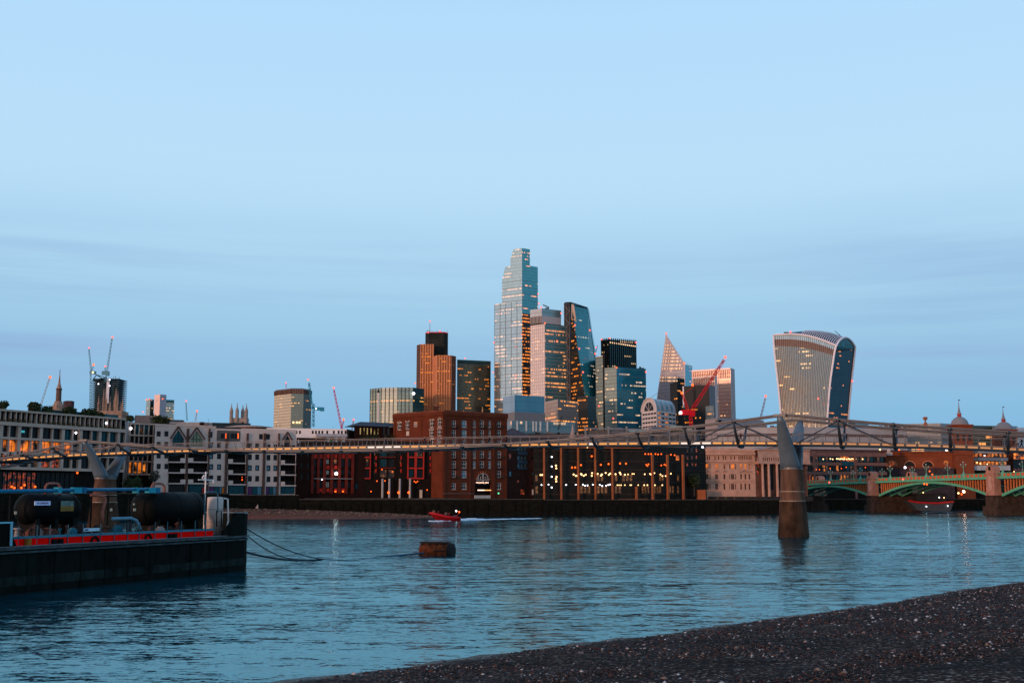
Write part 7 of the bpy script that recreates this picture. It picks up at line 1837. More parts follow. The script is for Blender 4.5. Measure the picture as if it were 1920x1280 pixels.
simple('station_offices', 'glass and steel offices over the station left of the domed towers', 'office building', [(1690, 700), (1763, 692), (1800, 705)], (1, 793), 40, [tower_glass('station_glass', (0.26, 0.27, 0.28), rough=0.3, metal=0.3, floor=4.0, bay=2.5, lit=0.35, litcol=(1, .5, .15), spandrel=0.3, mull=0.12)], bands=(mat('pale_grey_cladding', (0, 0, 0)), 4.0, 0.6, 0.4))
simple('green_offices', 'dark green glass offices between the domed towers', 'office building', [(1815, 700), (1868, 705)], (0, 797), 30, [tower_glass('dkgreen_glass', (0.05, 0.08, 0.07), rough=0.3, metal=0.3, floor=4.0, bay=3, lit=0.5, litcol=(1, .35, .08))], bands=(mat('pale_green_band', (0.15, 0.22, 0.19), 0.6), 5, 0.5, 0.3))
simple('glass_offices', 'pale glass offices behind the right domed tower', 'office building', [(1860, 700), (1880, 690), (1908, 700)], (1, 797), 30, [tower_glass('paleglass', (0.25, 0.33, 0.35), rough=0.2, metal=0.5, floor=4.0, bay=2, lit=0.1)])
simple('white_offices', 'white offices at the right edge of the skyline', 'office building', [(1906, 680), (1990, 690)], (0, 801), 30, [tower_glass('white_grid', (0.45, 0.45, 0.48), rough=0.5, metal=0.1, floor=3.6, bay=1.6, lit=0.1, litcol=(1, .4, .12), spandrel=0.4, spcol=(0.55, 0.54, 0.56), mull=0.3)])
simple('rear_block', 'dark brick block closing the gap behind the green bridge', 'building', [(1640, 668), (1990, 690)], (0, 870), 30, mat('dark_brick_far', (0.06, 0.028, 0.022), 0.85, var=0.4))

# ================================================================== CHURCHES
tan = mat('tan_church_stone', (0.30, 0.20, 0.15), 0.85, var=0.35, scale=0.4)
p = U(108, 780, 520); s_ = 520 / F; r_ = thing('steeple', (p.x, p.y, p.z), 'tiered stone church steeple with a thin spire on the left skyline', 'steeple')
MB().lathe(p, [(11 * s_, -14 * s_), (11 * s_, 8 * s_), (11.6 * s_, 8.5 * s_), (11.2 * s_, 12 * s_)], 8).build('drum', tan, r_)
MB().lathe(p, [(10.5 * s_, 12 * s_), (9.2 * s_, 19 * s_), (7.6 * s_, 24 * s_), (6.8 * s_, 28 * s_)], 12).build('bell_stage', tan, r_)
MB().lathe(p, [(5.2 * s_, 28 * s_), (5.0 * s_, 38 * s_), (4.9 * s_, 49 * s_), (5.8 * s_, 50 * s_), (5.8 * s_, 52 * s_)], 10).build('lantern_stage', mat('dark_tan', (0.12, 0.07, 0.055), 0.85, var=0.3), r_)
MB().lathe(p, [(5.0 * s_, 52 * s_), (3.6 * s_, 57 * s_), (2.2 * s_, 62 * s_), (1.5 * s_, 70 * s_), (0.6 * s_, 80 * s_)], 8).build('spire', tan, r_)
MB().tube([p + Vector((0, 0, 80 * s_)), p + Vector((0, 0, 88 * s_))], 0.13, 5).build('vane', dark_frame, r_)
for k in range(8):
    a = math.pi * 2 * k / 8 + 0.2; q = p + Vector((math.cos(a) * 9.4 * s_, math.sin(a) * 9.4 * s_, 13 * s_)); MB().lathe(q, [(1.0 * s_, 0), (1.0 * s_, 5 * s_), (0.2 * s_, 9 * s_)], 6).build('pinnacle', tan, r_)
    q = p + Vector((math.cos(a) * 11.1 * s_, math.sin(a) * 11.1 * s_, 0)); mb = MB(); mb.box(q.x - 0.35, q.x + 0.35, q.y - .35, q.y + .35, q.z - 10 * s_, q.z + 8 * s_); mb.build('pilaster', stone_pale, r_)
# pinnacled church in front of the tower under construction
p = U(202, 786, 640); s_ = 640 / F; r_ = thing('pinnacled_church', p, 'tan stone church front with clusters of tall pinnacles on the left skyline', 'church')
mb = MB(); mb.box(p.x - 25 * s_, p.x + 25 * s_, p.y, p.y + 12, p.z - 20, p.z + 16 * s_); mb.box(p.x - 26 * s_, p.x + 26 * s_, p.y - .4, p.y + 12, p.z + 9 * s_, p.z + 11 * s_); mb.build('body', tan, r_)
for dx, top, wd in ((-21, 46, 1.8), (-19, 38, 1.5), (-12, 60, 1.7), (-9.5, 58, 1.7), (-6, 50, 1.4), (-2.5, 46, 2.0), (0.5, 34, 2.4), (5, 40, 1.6), (9.5, 58, 1.8), (12, 60, 1.8), (15, 55, 1.6), (19, 36, 1.4), (22.5, 44, 1.9), (24.5, 30, 1.5)):
    MB().lathe((p.x + dx * s_, p.y + 2 + (abs(dx) % 3), p.z), [(wd * 1.2 * s_, 12 * s_), (wd * s_, top * 0.62 * s_), (wd * 1.25 * s_, top * 0.64 * s_), (wd * 0.7 * s_, top * 0.72 * s_), (0.15 * s_, top * s_)], 8).build('pinnacle', tan, r_)
# four pinnacled tower
p = U(446.5, 800, 760); s_ = 760 / F; r_ = thing('four_pinnacle_tower', p, 'square stone church tower with four octagonal pinnacles above the flats', 'church tower')
mb = MB(); mb.box(p.x - 15 * s_, p.x + 15 * s_, p.y, p.y + 20 * s_, p.z - 20, p.z + 17 * s_); mb.build('belfry', mat('pale_tan', (0.27, 0.22, 0.19), 0.85, var=0.25), r_)
for dx, dy, tp in ((-13.5, 0, 44), (-2.8, 0, 46), (3.5, 18, 43), (14, 2, 45)):
    MB().lathe((p.x + dx * s_, p.y + dy * s_, p.z), [(3.4 * s_, -15 * s_), (3.3 * s_, 28 * s_), (3.6 * s_, 29 * s_), (2.6 * s_, 33 * s_), (1.1 * s_, 37 * s_), (0.3 * s_, tp * s_)], 8).build('pinnacle', mat('pale_tan', (0, 0, 0)), r_)
for dx in (-8, 8.5):
    mb = MB(); mb.box(p.x + (dx - 2) * s_, p.x + (dx + 2) * s_, p.y - 0.1, p.y + .3, p.z - 4 * s_, p.z + 9 * s_); mb.build('belfry_opening', glass_dark, r_)

# ================================================================== SKYSCRAPERS
def vol(root, chain, pyref, back, z0, z1, mats, name='facade', top=None, roof=True):
    """a prismatic or tapering storey block; top: optional chain at the upper edge"""
    lo = foot_of(chain, pyref, back); hi = foot_of(top, pyref, back) if top else lo
    n = len(chain); ws = []
    for i in range(len(lo)):
        a, b2 = lo[i], lo[(i + 1) % len(lo)]; c, d = hi[(i + 1) % len(lo)], hi[i]; l = (b2 - a).length
        m = mats[min(i, len(mats) - 1)]
        mb = MB(); mb.face([(a.x, a.y, z0), (b2.x, b2.y, z0), (c.x, c.y, z1), (d.x, d.y, z1)], 0, [(0, z0), (l, z0), (l, z1), (0, z1)]); mb.build(name if i < n - 1 else 'rear_wall', m, root)
        if i < n - 1: ws.append(Wall(a, b2, z0, z1))
    if roof: mb = MB(); mb.face([(p_.x, p_.y, z1) for p_ in hi]); mb.build('roof', lead, root)
    return ws
def floor_edges(root, ws, fl, th, dp, m, zmin=None):
    mb = MB()
    for w__ in ws:
        zz = math.ceil(w__.z0 / fl) * fl
        while zz < w__.z1 - 0.5:
            if zmin is None or zz > zmin: w__.slab(mb, 0, w__.L, zz, zz + th, 0.0, dp)
            zz += fl
    mb.build('floor_edges', m, root, kind='stuff')
def fins(root, w__, step, wd, dp, m, z0=None, z1=None, name='fins', start=0.0):
    mb = MB(); q = start
    while q < w__.L + 0.01:
        w__.slab(mb, max(0, q - wd / 2), min(w__.L, q + wd / 2), z0 or w__.z0, z1 or w__.z1, 0, dp); q += step
    mb.build(name, m, root, kind='stuff')
def avi(root, px, py, Y, m=None, r=1.1): lampball(root, U(px, py, Y - 3), r * 0.78, m or L_red, 'aviation_light')
zz_ = lambda px, py, Y: U(px, py, Y).z
dark_line = mat('facade_line', (0.12, 0.17, 0.19), 0.4, metal=0.4, var=0)

# 1 tall stepped glass tower
r_ = thing('skyscraper', (*U(979, 900, 1320).xy, 6), 'tallest tower of pale glass stepped in three tiers', 'skyscraper', 'city towers')
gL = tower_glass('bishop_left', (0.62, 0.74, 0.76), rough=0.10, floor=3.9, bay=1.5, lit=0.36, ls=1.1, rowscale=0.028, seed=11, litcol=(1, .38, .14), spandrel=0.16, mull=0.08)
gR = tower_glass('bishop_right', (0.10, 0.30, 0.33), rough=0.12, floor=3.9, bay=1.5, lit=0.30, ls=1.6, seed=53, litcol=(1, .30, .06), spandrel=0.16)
gK = tower_glass('bishop_dark_reflection', (0.02, 0.02, 0.02), rough=0.3, metal=0.2, floor=3.9, bay=1.5, lit=0.70, ls=1.6, seed=80, litcol=(1, .26, .03))  # black glass colour stands in for neighbours reflected low on this face
za, zb1, zb2_, zc1_, zc2 = zz_(941, 571, 1345), zz_(941, 530, 1345), zz_(1009, 504, 1345), zz_(957, 488, 1335), zz_(979, 465, 1320)
zk = zz_(979, 587, 1320)
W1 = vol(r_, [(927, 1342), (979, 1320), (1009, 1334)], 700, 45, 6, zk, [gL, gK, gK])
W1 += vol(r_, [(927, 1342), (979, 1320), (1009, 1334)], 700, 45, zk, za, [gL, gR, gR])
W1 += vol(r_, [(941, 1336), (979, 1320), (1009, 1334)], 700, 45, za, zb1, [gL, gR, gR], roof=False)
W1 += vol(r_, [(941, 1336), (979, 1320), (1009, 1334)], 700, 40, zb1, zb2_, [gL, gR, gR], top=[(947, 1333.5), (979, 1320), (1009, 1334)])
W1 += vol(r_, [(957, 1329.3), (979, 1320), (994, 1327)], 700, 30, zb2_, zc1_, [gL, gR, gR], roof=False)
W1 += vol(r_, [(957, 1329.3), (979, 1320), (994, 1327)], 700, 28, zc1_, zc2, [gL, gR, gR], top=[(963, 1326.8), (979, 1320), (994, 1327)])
floor_edges(r_, W1[:6], 7.8, 0.35, 0.25, dark_line)
fins(r_, W1[2], 8.0, 0.4, 0.3, dark_line, name='mullions'); fins(r_, W1[0], 8.0, 0.4, 0.3, dark_line, name='mullions')
for px, py in ((979, 627), (1009, 551), (926, 642), (925, 698), (1010, 569)): avi(r_, px, py, 1318)

# 2 slab with mechanical crown
r_ = thing('skyscraper', (*U(1020, 900, 1260).xy, 6), 'pale fin faced tower in front of the stepped tower with a louvred crown', 'skyscraper', 'city towers')
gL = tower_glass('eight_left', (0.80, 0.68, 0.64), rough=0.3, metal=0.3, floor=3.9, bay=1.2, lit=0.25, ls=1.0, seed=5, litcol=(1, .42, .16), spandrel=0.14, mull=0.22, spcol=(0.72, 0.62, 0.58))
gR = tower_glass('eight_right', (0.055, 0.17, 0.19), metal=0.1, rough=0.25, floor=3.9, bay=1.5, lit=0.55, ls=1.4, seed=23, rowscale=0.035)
zc = zz_(1022, 607, 1258)
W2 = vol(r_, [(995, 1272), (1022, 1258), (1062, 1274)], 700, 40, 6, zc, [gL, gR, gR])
lv = mat('louvre_panel', (0.42, 0.40, 0.40), 0.6, metal=0.1, var=0.1)
zc2 = zz_(1016, 578, 1262); zl = zz_(1016, 592, 1262)
W2b = vol(r_, [(994, 1273), (1016, 1262), (1052, 1277)], 600, 36, zc + 1.5, zl, [lv, lv, lv], name='louvred_crown')
fins(r_, W2b[0], 2.0, 0.7, 0.5, mat('louvre_dark', (0.08, 0.08, 0.085), 0.6), name='louvres')
W2c = vol(r_, [(994, 1273), (1016, 1262), (1052, 1277)], 600, 36, zl, zc2, [tower_glass('crown_glass_l', (0.60, 0.60, 0.60), metal=.4, floor=5, bay=1.5, lit=0, rough=0.2), tower_glass('crown_glass_r', (0.20, 0.32, 0.34), metal=.4, floor=5, bay=1.5, lit=0, rough=0.2)], name='crown_glass')
vol(r_, [(996, 1276), (1016, 1266), (1056, 1280)], 607, 34, zc, zc + 1.5, [dark_frame], name='shadow_gap')
floor_edges(r_, W2, 3.9, 0.3, 0.25, mat('pale_line', (0.4, 0.38, 0.38), 0.5, var=0)); fins(r_, W2[0], 2.9, 0.35, 0.5, mat('pale_fin', (0.75, 0.66, 0.62), 0.5, metal=0.3, var=0.1), name='mullions')
p = U(1024, 577, 1270); mb = MB(); mb.bar(p + Vector((-3.5, 0, 3.4)), p + Vector((3.5, 0, 0.2)), 1.2, 1.0); mb.box(p.x - 1, p.x + 3.0, p.y - 1, p.y + 1, zc2, zc2 + 1.8); mb.build('maintenance_crane', dark_frame, r_)
for px, py, m in ((1015, 576, L_red), (1052, 587, L_red), (1022, 606, L_amber), (1044.5, 639, L_red)): avi(r_, px, py, 1262, m)

# 3 wedge tower
r_ = thing('skyscraper', (*U(1075, 900, 1270).xy, 6), 'wedge shaped tower with a sloping teal glass face and dark laddered back', 'skyscraper', 'city towers')
blk = tower_glass('wedge_side', (0.03, 0.032, 0.032), rough=0.25, metal=0.4, floor=4.0, bay=2.0, lit=0.42, ls=1.6, seed=31, litcol=(1, .26, .02), rowscale=0.07)
tl = tower_glass('wedge_face', (0.03, 0.25, 0.29), metal=0.18, rough=0.15, floor=4.0, bay=1.5, lit=0.22, ls=0.7, seed=61, litcol=(.9, .65, .45), spandrel=0.14)
A1_, A2_, A3_, A4_ = U(1071, 568.5, 1268), U(1102, 577, 1285), U(1138, 815, 1262), U(1107, 815, 1228)
A5_ = U(1071, 815, 1268)
def quad_uv(mb, P_, u0=0):
    a = Vector(P_[0]); ux = (Vector(P_[1]) - a).length
    uu = (Vector(P_[1]) - a).normalized()
    mb.face(P_, 0, [((Vector(p_) - a).dot(uu) + u0, p_[2]) for p_ in P_]); return mb
quad_uv(MB(), [A4_, A3_, A2_, A1_]).build('sloping_face', tl, r_)
mb = MB(); quad_uv(mb, [A5_, A4_, A1_]); mb.build('side_face', blk, r_)
bk = Vector((6, 32, 0)); mb = MB(); mb.face([A3_, A3_ + Vector((-8, 40, 0)), A2_ + bk * 0.4, A2_]); mb.face([A1_, A2_, A2_ + bk * 0.4, A1_ + bk * 0.4]); mb.build('rear_wall', blk, r_)
# overhanging glass edge on the right
mb = MB(); e0 = U(1102, 577, 1284); mb.face([U(1138, 815, 1261), U(1143, 815, 1266), U(1104, 583, 1286), e0]); mb.build('edge_screen', mat('pale_teal_glass', (0.25, 0.50, 0.58), 0.2, metal=0.6, var=0.2), r_)
# laddered core
cw = vol(r_, [(1058.5, 1276), (1069.5, 1270), (1072, 1276)], 700, 26, 6, zz_(1064, 567, 1272), [mat('core_dark', (0.035, 0.040, 0.045), 0.5, var=0.3)], name='core')
w__ = cw[0]; zt_ = w__.z1; mb = MB(); z = 10.0; k = 0
while z < zt_ - 10:
    a, b2 = (0.4, w__.L - 0.4) if k % 2 == 0 else (w__.L - 0.4, 0.4)
    mb.bar(w__.pt(a, z, 0.4), w__.pt(b2, z + 7, 0.4), 0.6, 0.6); z += 7; k += 1
for q in (0.3, w__.L / 2, w__.L - 0.3): mb.bar(w__.pt(q, 6, 0.4), w__.pt(q, zt_, 0.4), 0.5, 0.5, up=(0, 1, 0))
mb.build('ladder_bracing', mat('bracing_grey', (0.16, 0.16, 0.18), 0.5, metal=0.3, var=0), r_)
mb = MB(); P_ = [U(1058.5, 566.5, 1270), U(1070, 566, 1266), U(1102, 576, 1284), U(1101, 580, 1284), U(1071, 571, 1266), U(1058.5, 571, 1270)]; mb.face(P_[::-1] if False else [P_[5], P_[4], P_[3], P_[2], P_[1], P_[0]]); mb.build('top_rim', mat('rim_dark', (0.02, 0.05, 0.07), 0.4), r_)
def on_face(px, py): 
    n_ = (A3_ - A4_).cross(A1_ - A4_).normalized(); rr_ = ray(px, py); o_ = Vector((0, 0, EYE)); k = (A4_ - o_).dot(n_) / rr_.dot(n_); return o_ + rr_ * k
for (x0, y0, x1, y1) in ((1078, 609.5, 1107, 619), (1086, 653.5, 1117, 663), (1093, 697.5, 1122, 704)):
    mb = MB(); mb.bar(on_face(x0, y0) + Vector((0, -.5, 0)), on_face(x1, y1) + Vector((0, -.5, 0)), 0.8, 0.9); mb.build('storey_belt', dark_frame, r_)
    avi(r_, x0, y0, 1240, L_red, 1.3); avi(r_, x1 - 1, y1, 1262, L_red, 1.3)
mb = MB()
for q in range(24):
    f = (q + 1) / 25; mb.bar(A1_.lerp(A4_, f) + Vector((0, -.2, 0)), A2_.lerp(A3_, f) + Vector((0, -.2, 0)), 0.3, 0.35)
mb.build('floor_edges', mat('teal_line', (0.03, 0.14, 0.18), 0.5, var=0), r_, kind='stuff')
quad_uv(MB(), [U(1076, 571, 1264), U(1071.5, 570, 1266), U(1071, 598, 1267), U(1081, 604, 1262)][::-1]).build('side_highlight_patch', mat('side_highlight_patch', (0.42, 0.33, 0.26), 0.4, metal=0.4, var=0.2, scale=0.1), r_)  # pale patch paints a highlight onto the tower's side face

# 4 finned tower and blue slab
r_ = thing('skyscraper', (*U(1165, 900, 1290).xy, 6), 'blue glass block with a taller black finned tower rising behind it', 'skyscraper', 'city towers')
ft_g = tower_glass('finned_glass', (0.05, 0.14, 0.16), metal=0.4, rough=0.25, floor=4.2, bay=3.0, lit=0.18, ls=1.2, seed=17, litcol=(1, .6, .28))
ft_l = tower_glass('finned_glass_left', (0.28, 0.36, 0.37), rough=0.15, floor=4.2, bay=3.0, lit=0.42, ls=1.3, seed=91, litcol=(1, .6, .3))
W4 = vol(r_, [(1128, 1338), (1142, 1330), (1192, 1346)], 650, 30, 6, zz_(1142, 636, 1330), [ft_l, ft_g, ft_g])
bf = mat('black_fin', (0.010, 0.014, 0.016), 0.5, var=0)
for w__, n_ in ((W4[0], 4), (W4[1], 13)):
    for q in range(n_ + 1):
        a = w__.L * q / n_; mb = MB(); w__.slab(mb, max(0, a - 0.3), min(w__.L, a + 0.3), zz_(1150, 700, 1330), w__.z1 + 1.5, 0, 1.4); mb.build('fin', bf, r_)
for q in range(14):
    lampball(r_, W4[1].pt(W4[1].L * (q + 0.5) / 14, zz_(1160, 643 + 0.3 * q, 1335), 0.8), 0.9, mat('lamp_soft', (0.05,) * 3, 0.5, var=0, emit=(1.0, 0.62, 0.35), estr=1.2), 'crown_light')
gg = tower_glass('slab_grey', (0.27, 0.34, 0.31), rough=0.3, metal=0.2, floor=3.9, bay=1.5, lit=0.34, ls=1.3, seed=7, litcol=(1, .50, .2), rowscale=0.04)
gb = tower_glass('slab_blue', (0.018, 0.19, 0.29), metal=0.45, rough=0.12, floor=3.9, bay=1.5, lit=0.40, ls=1.0, seed=44, litcol=(1, .65, .40), rowscale=0.04, spandrel=0.14)
W4b = vol(r_, [(1117, 1245), (1131.5, 1232), (1134, 1236)], 700, 30, 6, zz_(1125, 668, 1240), [gg, dark_frame])
W4c = vol(r_, [(1133.5, 1213), (1156, 1203), (1211, 1219)], 700, 34, 6, zz_(1156, 688, 1203), [gg, gb, gb])
W4d = Wall(W4b[0].A, W4b[0].B, 6, zz_(1125, 668, 1240))
mb = MB(); c = U(1132.3, 700, 1214); mb.box(c.x - 0.9, c.x + 0.9, c.y, c.y + 3, 6, zz_(1132, 662, 1214)); mb.build('dark_recess', dark_frame, r_)
floor_edges(r_, W4c + W4b[:1], 7.8, 0.3, 0.2, dark_line)
mb = MB(); c = U(1203, 692, 1226); mb.box(c.x - 3, c.x + 2.5, c.y - 2, c.y + 3, W4c[0].z1, W4c[0].z1 + 1.6); mb.box(c.x - 2.4, c.x - 1.0, c.y - 2, c.y + 1, W4c[0].z1, W4c[0].z1 + 3); mb.build('roof_plant', dark_frame, r_)
for px, py, m in ((1128, 636, L_red), (1143, 634, L_red), (1192, 642, L_red), (1156, 689, L_amber), (1211, 697, L_red), (1123, 761, L_red), (1150, 784, L_red)): avi(r_, px, py, 1198, m)

# 5 scalpel tower
r_ = thing('skyscraper', (*U(1262, 900, 1280).xy, 6), 'sharp pointed pale glass tower cut to an angled peak', 'skyscraper', 'city towers')
gp = tower_glass('scalpel_face', (0.55, 0.47, 0.48), wob=0.0, rough=0.4, metal=0.25, floor=4.0, bay=1.5, lit=0.0, spandrel=0.30, spcol=(0.55, 0.58, 0.64), mull=0.12, seed=2)
P_ = [U(1223, 815, 1300), U(1284, 815, 1262), U(1284, 683, 1262), U(1249, 627, 1284)]
quad_uv(MB(), P_).build('angled_face', gp, r_)
tq = tower_glass('scalpel_teal', (0.10, 0.34, 0.42), rough=0.12, floor=4.0, bay=1.5, lit=0.08, seed=5)
Q_ = [U(1284, 815, 1262), U(1298, 815, 1285), U(1298, 686, 1285), U(1284, 683, 1262)]
quad_uv(MB(), Q_).build('side_face', tq, r_); mb = MB(); mb.face([U(1284, 683, 1262), U(1298, 686, 1285), U(1282, 675, 1290)]); mb.face([P_[3], P_[2], U(1282, 675, 1290)]); mb.face([P_[0], P_[3], U(1282, 675, 1290), U(1298, 686, 1285), U(1298, 815, 1285)]); mb.build('rear_wall', tq, r_)
wt2 = mat('pale_edge', (0.7, 0.66, 0.68), 0.4, metal=0.3, var=0)
MB().tube([P_[0], P_[3], P_[2], P_[1]], 0.5, 6).build('edge_trim', wt2, r_)
litrow = tower_glass('scalpel_lit', (0.4, 0.33, 0.3), rough=0.3, metal=0.2, floor=30, bay=1.5, lit=2.0, ls=1.5, litcol=(1, .52, .25), spandrel=0.0, mull=0.1, seed=9)
def face_pt(px, py):
    n_ = (P_[1] - P_[0]).cross(P_[3] - P_[0]).normalized(); rr_ = ray(px, py); o_ = Vector((0, 0, EYE)); k = (P_[0] - o_).dot(n_) / rr_.dot(n_); return o_ + rr_ * k
def lrow(y, x0, x1, h, m=None):
    q = [face_pt(x0, y + h), face_pt(x1, y + h), face_pt(x1, y), face_pt(x0, y)]; q = [v + Vector((0, -0.4, 0)) for v in q]
    mb = MB(); l_ = (q[1] - q[0]).length; mb.face(q, 0, [(0, 13), (l_, 13), (l_, 25), (0, 25)]); mb.build('lit_storey', m or litrow, r_)
for y in (646, 652, 658, 664, 670, 676, 683, 689.5):
    xr = 1249 + (y - 627) * 0.60 - 3; xl = 1249 - (y - 627) * 0.14 + 1
    lrow(y, xl, xr if y < 680 else xr - 4, 2.6)
lrow(706.5, 1238, 1270, 2.6); lrow(712.5, 1237, 1270, 2.8)
avi(r_, 1249, 625, 1284, L_red, 1.4); avi(r_, 1283, 681, 1262, L_amber, 1.4)

# 6 pale framed tower right of the scalpel
r_ = thing('skyscraper', (*U(1345, 900, 1180).xy, 6), 'pale pink framed tower with close vertical fins behind the red crane', 'skyscraper', 'city towers')
gp = tower_glass('botolph', (0.75, 0.48, 0.38), rough=0.35, metal=0.4, floor=3.8, bay=1.4, lit=0.30, ls=0.9, seed=14, litcol=(1, .45, .2), mull=0.12)
W6 = vol(r_, [(1298, 1204), (1371, 1180), (1378, 1190)], 720, 34, 6, zz_(1371, 690, 1180), [gp, mat('pinkish_metal', (0.5, 0.42, 0.42), 0.5, metal=0.2)])
pf = mat('pink_white_frame', (0.80, 0.62, 0.56), 0.5, metal=0.2, var=0.1)
w__ = W6[0]
for q in range(23):
    a = w__.L * q / 22; zl = zz_(1340, 711, 1195) if q not in (0, 15, 22) else 6
    if q > 14 or True: mb = MB(); w__.slab(mb, max(0, a - 0.32), min(w__.L, a + 0.32), zl, w__.z1, 0, 0.8); mb.build('fin', pf if q in (0, 15, 22) else mat('brownish_fin', (0.32, 0.20, 0.18), 0.5, metal=0.2), r_)
mb = MB(); w__.slab(mb, 0, w__.L, w__.z1 - 1.6, w__.z1 + 0.3, 0, 1.2); mb.build('top_frame', pf, r_)
floor_edges(r_, W6[:1], 3.8, 0.3, 0.25, mat('brownish_line', (0.4, 0.25, 0.2), 0.5, var=0), zmin=30)
r_ = thing('office_block', (*U(1320, 900, 1130).xy, 6), 'smaller white framed block in front of the pale pink tower', 'office building')
W7 = vol(r_, [(1299, 1150), (1341, 1130), (1345, 1135)], 720, 28, 6, zz_(1341, 704, 1130), [tower_glass('framed', (0.62, 0.48, 0.40), rough=0.3, metal=0.6, floor=3.8, bay=1.4, lit=0.3, seed=33, litcol=(1, .5, .25)), pf])
w__ = W7[0]
for q in range(14): a = w__.L * q / 13; mb = MB(); w__.slab(mb, max(0, a - 0.25), min(w__.L, a + 0.25), 6, w__.z1, 0, 0.6); mb.build('fin', pf if q in (0, 13) else mat('brownish_fin', (0, 0, 0)), r_)
mb = MB(); w__.slab(mb, 0, w__.L, w__.z1 - 1.2, w__.z1 + 0.2, 0, 0.9); mb.build('top_frame', pf, r_)
black_g = tower_glass('black_glass', (0.008, 0.008, 0.008), rough=0.7, metal=0.0, floor=3.8, bay=1.5, lit=0.30, ls=1.2, seed=71, litcol=(1, .28, .03))
black_g2 = tower_glass('black_glass_plain', (0.008, 0.008, 0.008), rough=0.7, metal=0.0, floor=3.8, bay=1.5, lit=0.0, seed=71)
r_ = thing('office_block', (*U(1310, 900, 1040).xy, 6), 'black block behind the foot of the red crane', 'office building')
W8 = vol(r_, [(1283, 1060), (1330, 1045), (1341, 1058)], 740, 26, 6, zz_(1300, 762, 1050), [black_g, lead]); vol(r_, [(1283, 1060), (1330, 1045), (1341, 1058)], 740, 26, zz_(1300, 762, 1050), zz_(1300, 722, 1050), [black_g2, lead])
mb = MB(); c = U(1281.5, 745, 1040); mb.box(c.x - 0.5, c.x + 0.5, c.y, c.y + 1.5, zz_(1281, 764, 1040), zz_(1281, 724, 1040)); mb.build('white_mast', white_paint, r_)
r_ = thing('office_block', (*U(1265, 900, 1110).xy, 6), 'stepped dark glass block in front of the pointed tower', 'office building')
vol(r_, [(1256.5, 1125), (1270, 1110), (1284, 1120)], 740, 24, 6, zz_(1262, 717, 1118), [black_g, tower_glass('dark_teal_glass', (0.02, 0.05, 0.06), rough=0.2, metal=0.5, floor=3.8, bay=1.5, lit=0.3, seed=3)])
vol(r_, [(1270.5, 1112), (1284, 1120)], 740, 20, zz_(1262, 717, 1118), zz_(1270, 708.5, 1112), [tower_glass('dark_teal_glass', (0, 0, 0))])
r_ = thing('office_block', (*U(1333, 900, 1000).xy, 6), 'small grey green glass block left of the pale tower foot', 'office building')
vol(r_, [(1323, 1005), (1338, 1000)], 770, 20, 6, zz_(1330, 761, 1002), [tower_glass('grey_green', (0.22, 0.28, 0.29), rough=0.2, metal=0.6, floor=3.8, bay=1.5, lit=0.1, seed=21)])

# 7 barrel vaulted building
r_ = thing('vaulted_building', (*U(1232, 900, 990).xy, 6), 'white banded building with a barrel vaulted glass roof', 'office building')
wbm = mat('white_band_wall', (0.52, 0.46, 0.45), 0.6, var=0.1)
zsp = zz_(1230, 769, 985)
W9 = vol(r_, [(1203, 1008), (1231, 985), (1267, 1012)], 775, 30, 6, zsp, [wbm, wbm], roof=False)
for w__, fr_ in ((W9[0], 0), (W9[1], 1)):
    for k in range(4):
        z1_ = zsp - 1.6 - k * 3.7
        for q in range(5):
            a0 = w__.L * (0.06 + q * 0.19); mb = MB(); w__.slab(mb, a0, a0 + w__.L * 0.15, z1_ - 1.5, z1_, 0.0, 0.08)
            mb.build('window', glass_dark if fr_ == 0 else (lit_amber if q in (0, 2) else glass_teal), r_)
A_, B_, Cc = W9[0].A, W9[0].B, W9[1].B; ax_ = (Cc - B_); hv = zz_(1216, 746, 995) - zsp
n_ = 16; ring0 = []; ring1 = []
for i in range(n_ + 1):
    q = math.pi * i / n_; p2 = (A_ + B_) / 2 + (B_ - A_) / 2 * -math.cos(q); z = zsp + hv * math.sin(q); ring0.append(Vector((p2.x, p2.y, z))); ring1.append(Vector((p2.x + ax_.x, p2.y + ax_.y, z)))
for seg in range(8):
    f0, f1 = seg / 8, (seg + 1) / 8; mb = MB()
    for i in range(n_): mb.face([ring0[i + 1].lerp(ring1[i + 1], f0), ring0[i].lerp(ring1[i], f0), ring0[i].lerp(ring1[i], f1), ring0[i + 1].lerp(ring1[i + 1], f1)][::-1])
    mb.build('vault_panel', glass_blue if seg % 2 == 0 else mat('vault_metal', (0.33, 0.30, 0.31), 0.4, metal=0.4), r_, smooth=True)
mb = MB(); mb.face(ring0); mb.build('gable', wbm, r_)
cc = (A_ + B_) / 2; hw = (B_ - A_).length / 2; wv = W9[0]
mb = MB(); mb.face([wv.pt(wv.L / 2 + hw * 0.62 * math.cos(q), zsp + 0.4 + hv * 0.66 * math.sin(q), 0.1) for q in np.linspace(0, math.pi, 14)]); mb.build('fan_window', glass_dark, r_)
for q in (0.25, 0.5, 0.75):
    mb = MB(); mb.bar(wv.pt(wv.L / 2, zsp + 0.4, 0.15), wv.pt(wv.L / 2 + hw * 0.62 * math.cos(math.pi * q), zsp + 0.4 + hv * 0.66 * math.sin(math.pi * q), 0.15), 0.4, 0.2, up=(0, 1, 0)); mb.build('fan_bar', wbm, r_)
MB().tube([p_ + Vector((-0.1, -0.3, 0)) for p_ in ring0], 0.7, 6).build('arch_rim', wbm, r_)
p = U(1232, 737, 990); mb = MB(); q = zsp + hv * 0.95; mb.tube([(p.x - 6, p.y, q), (p.x, p.y, p.z), (p.x + 6, p.y, q)], 0.2, 5); mb.build('roof_gantry', lead, r_)

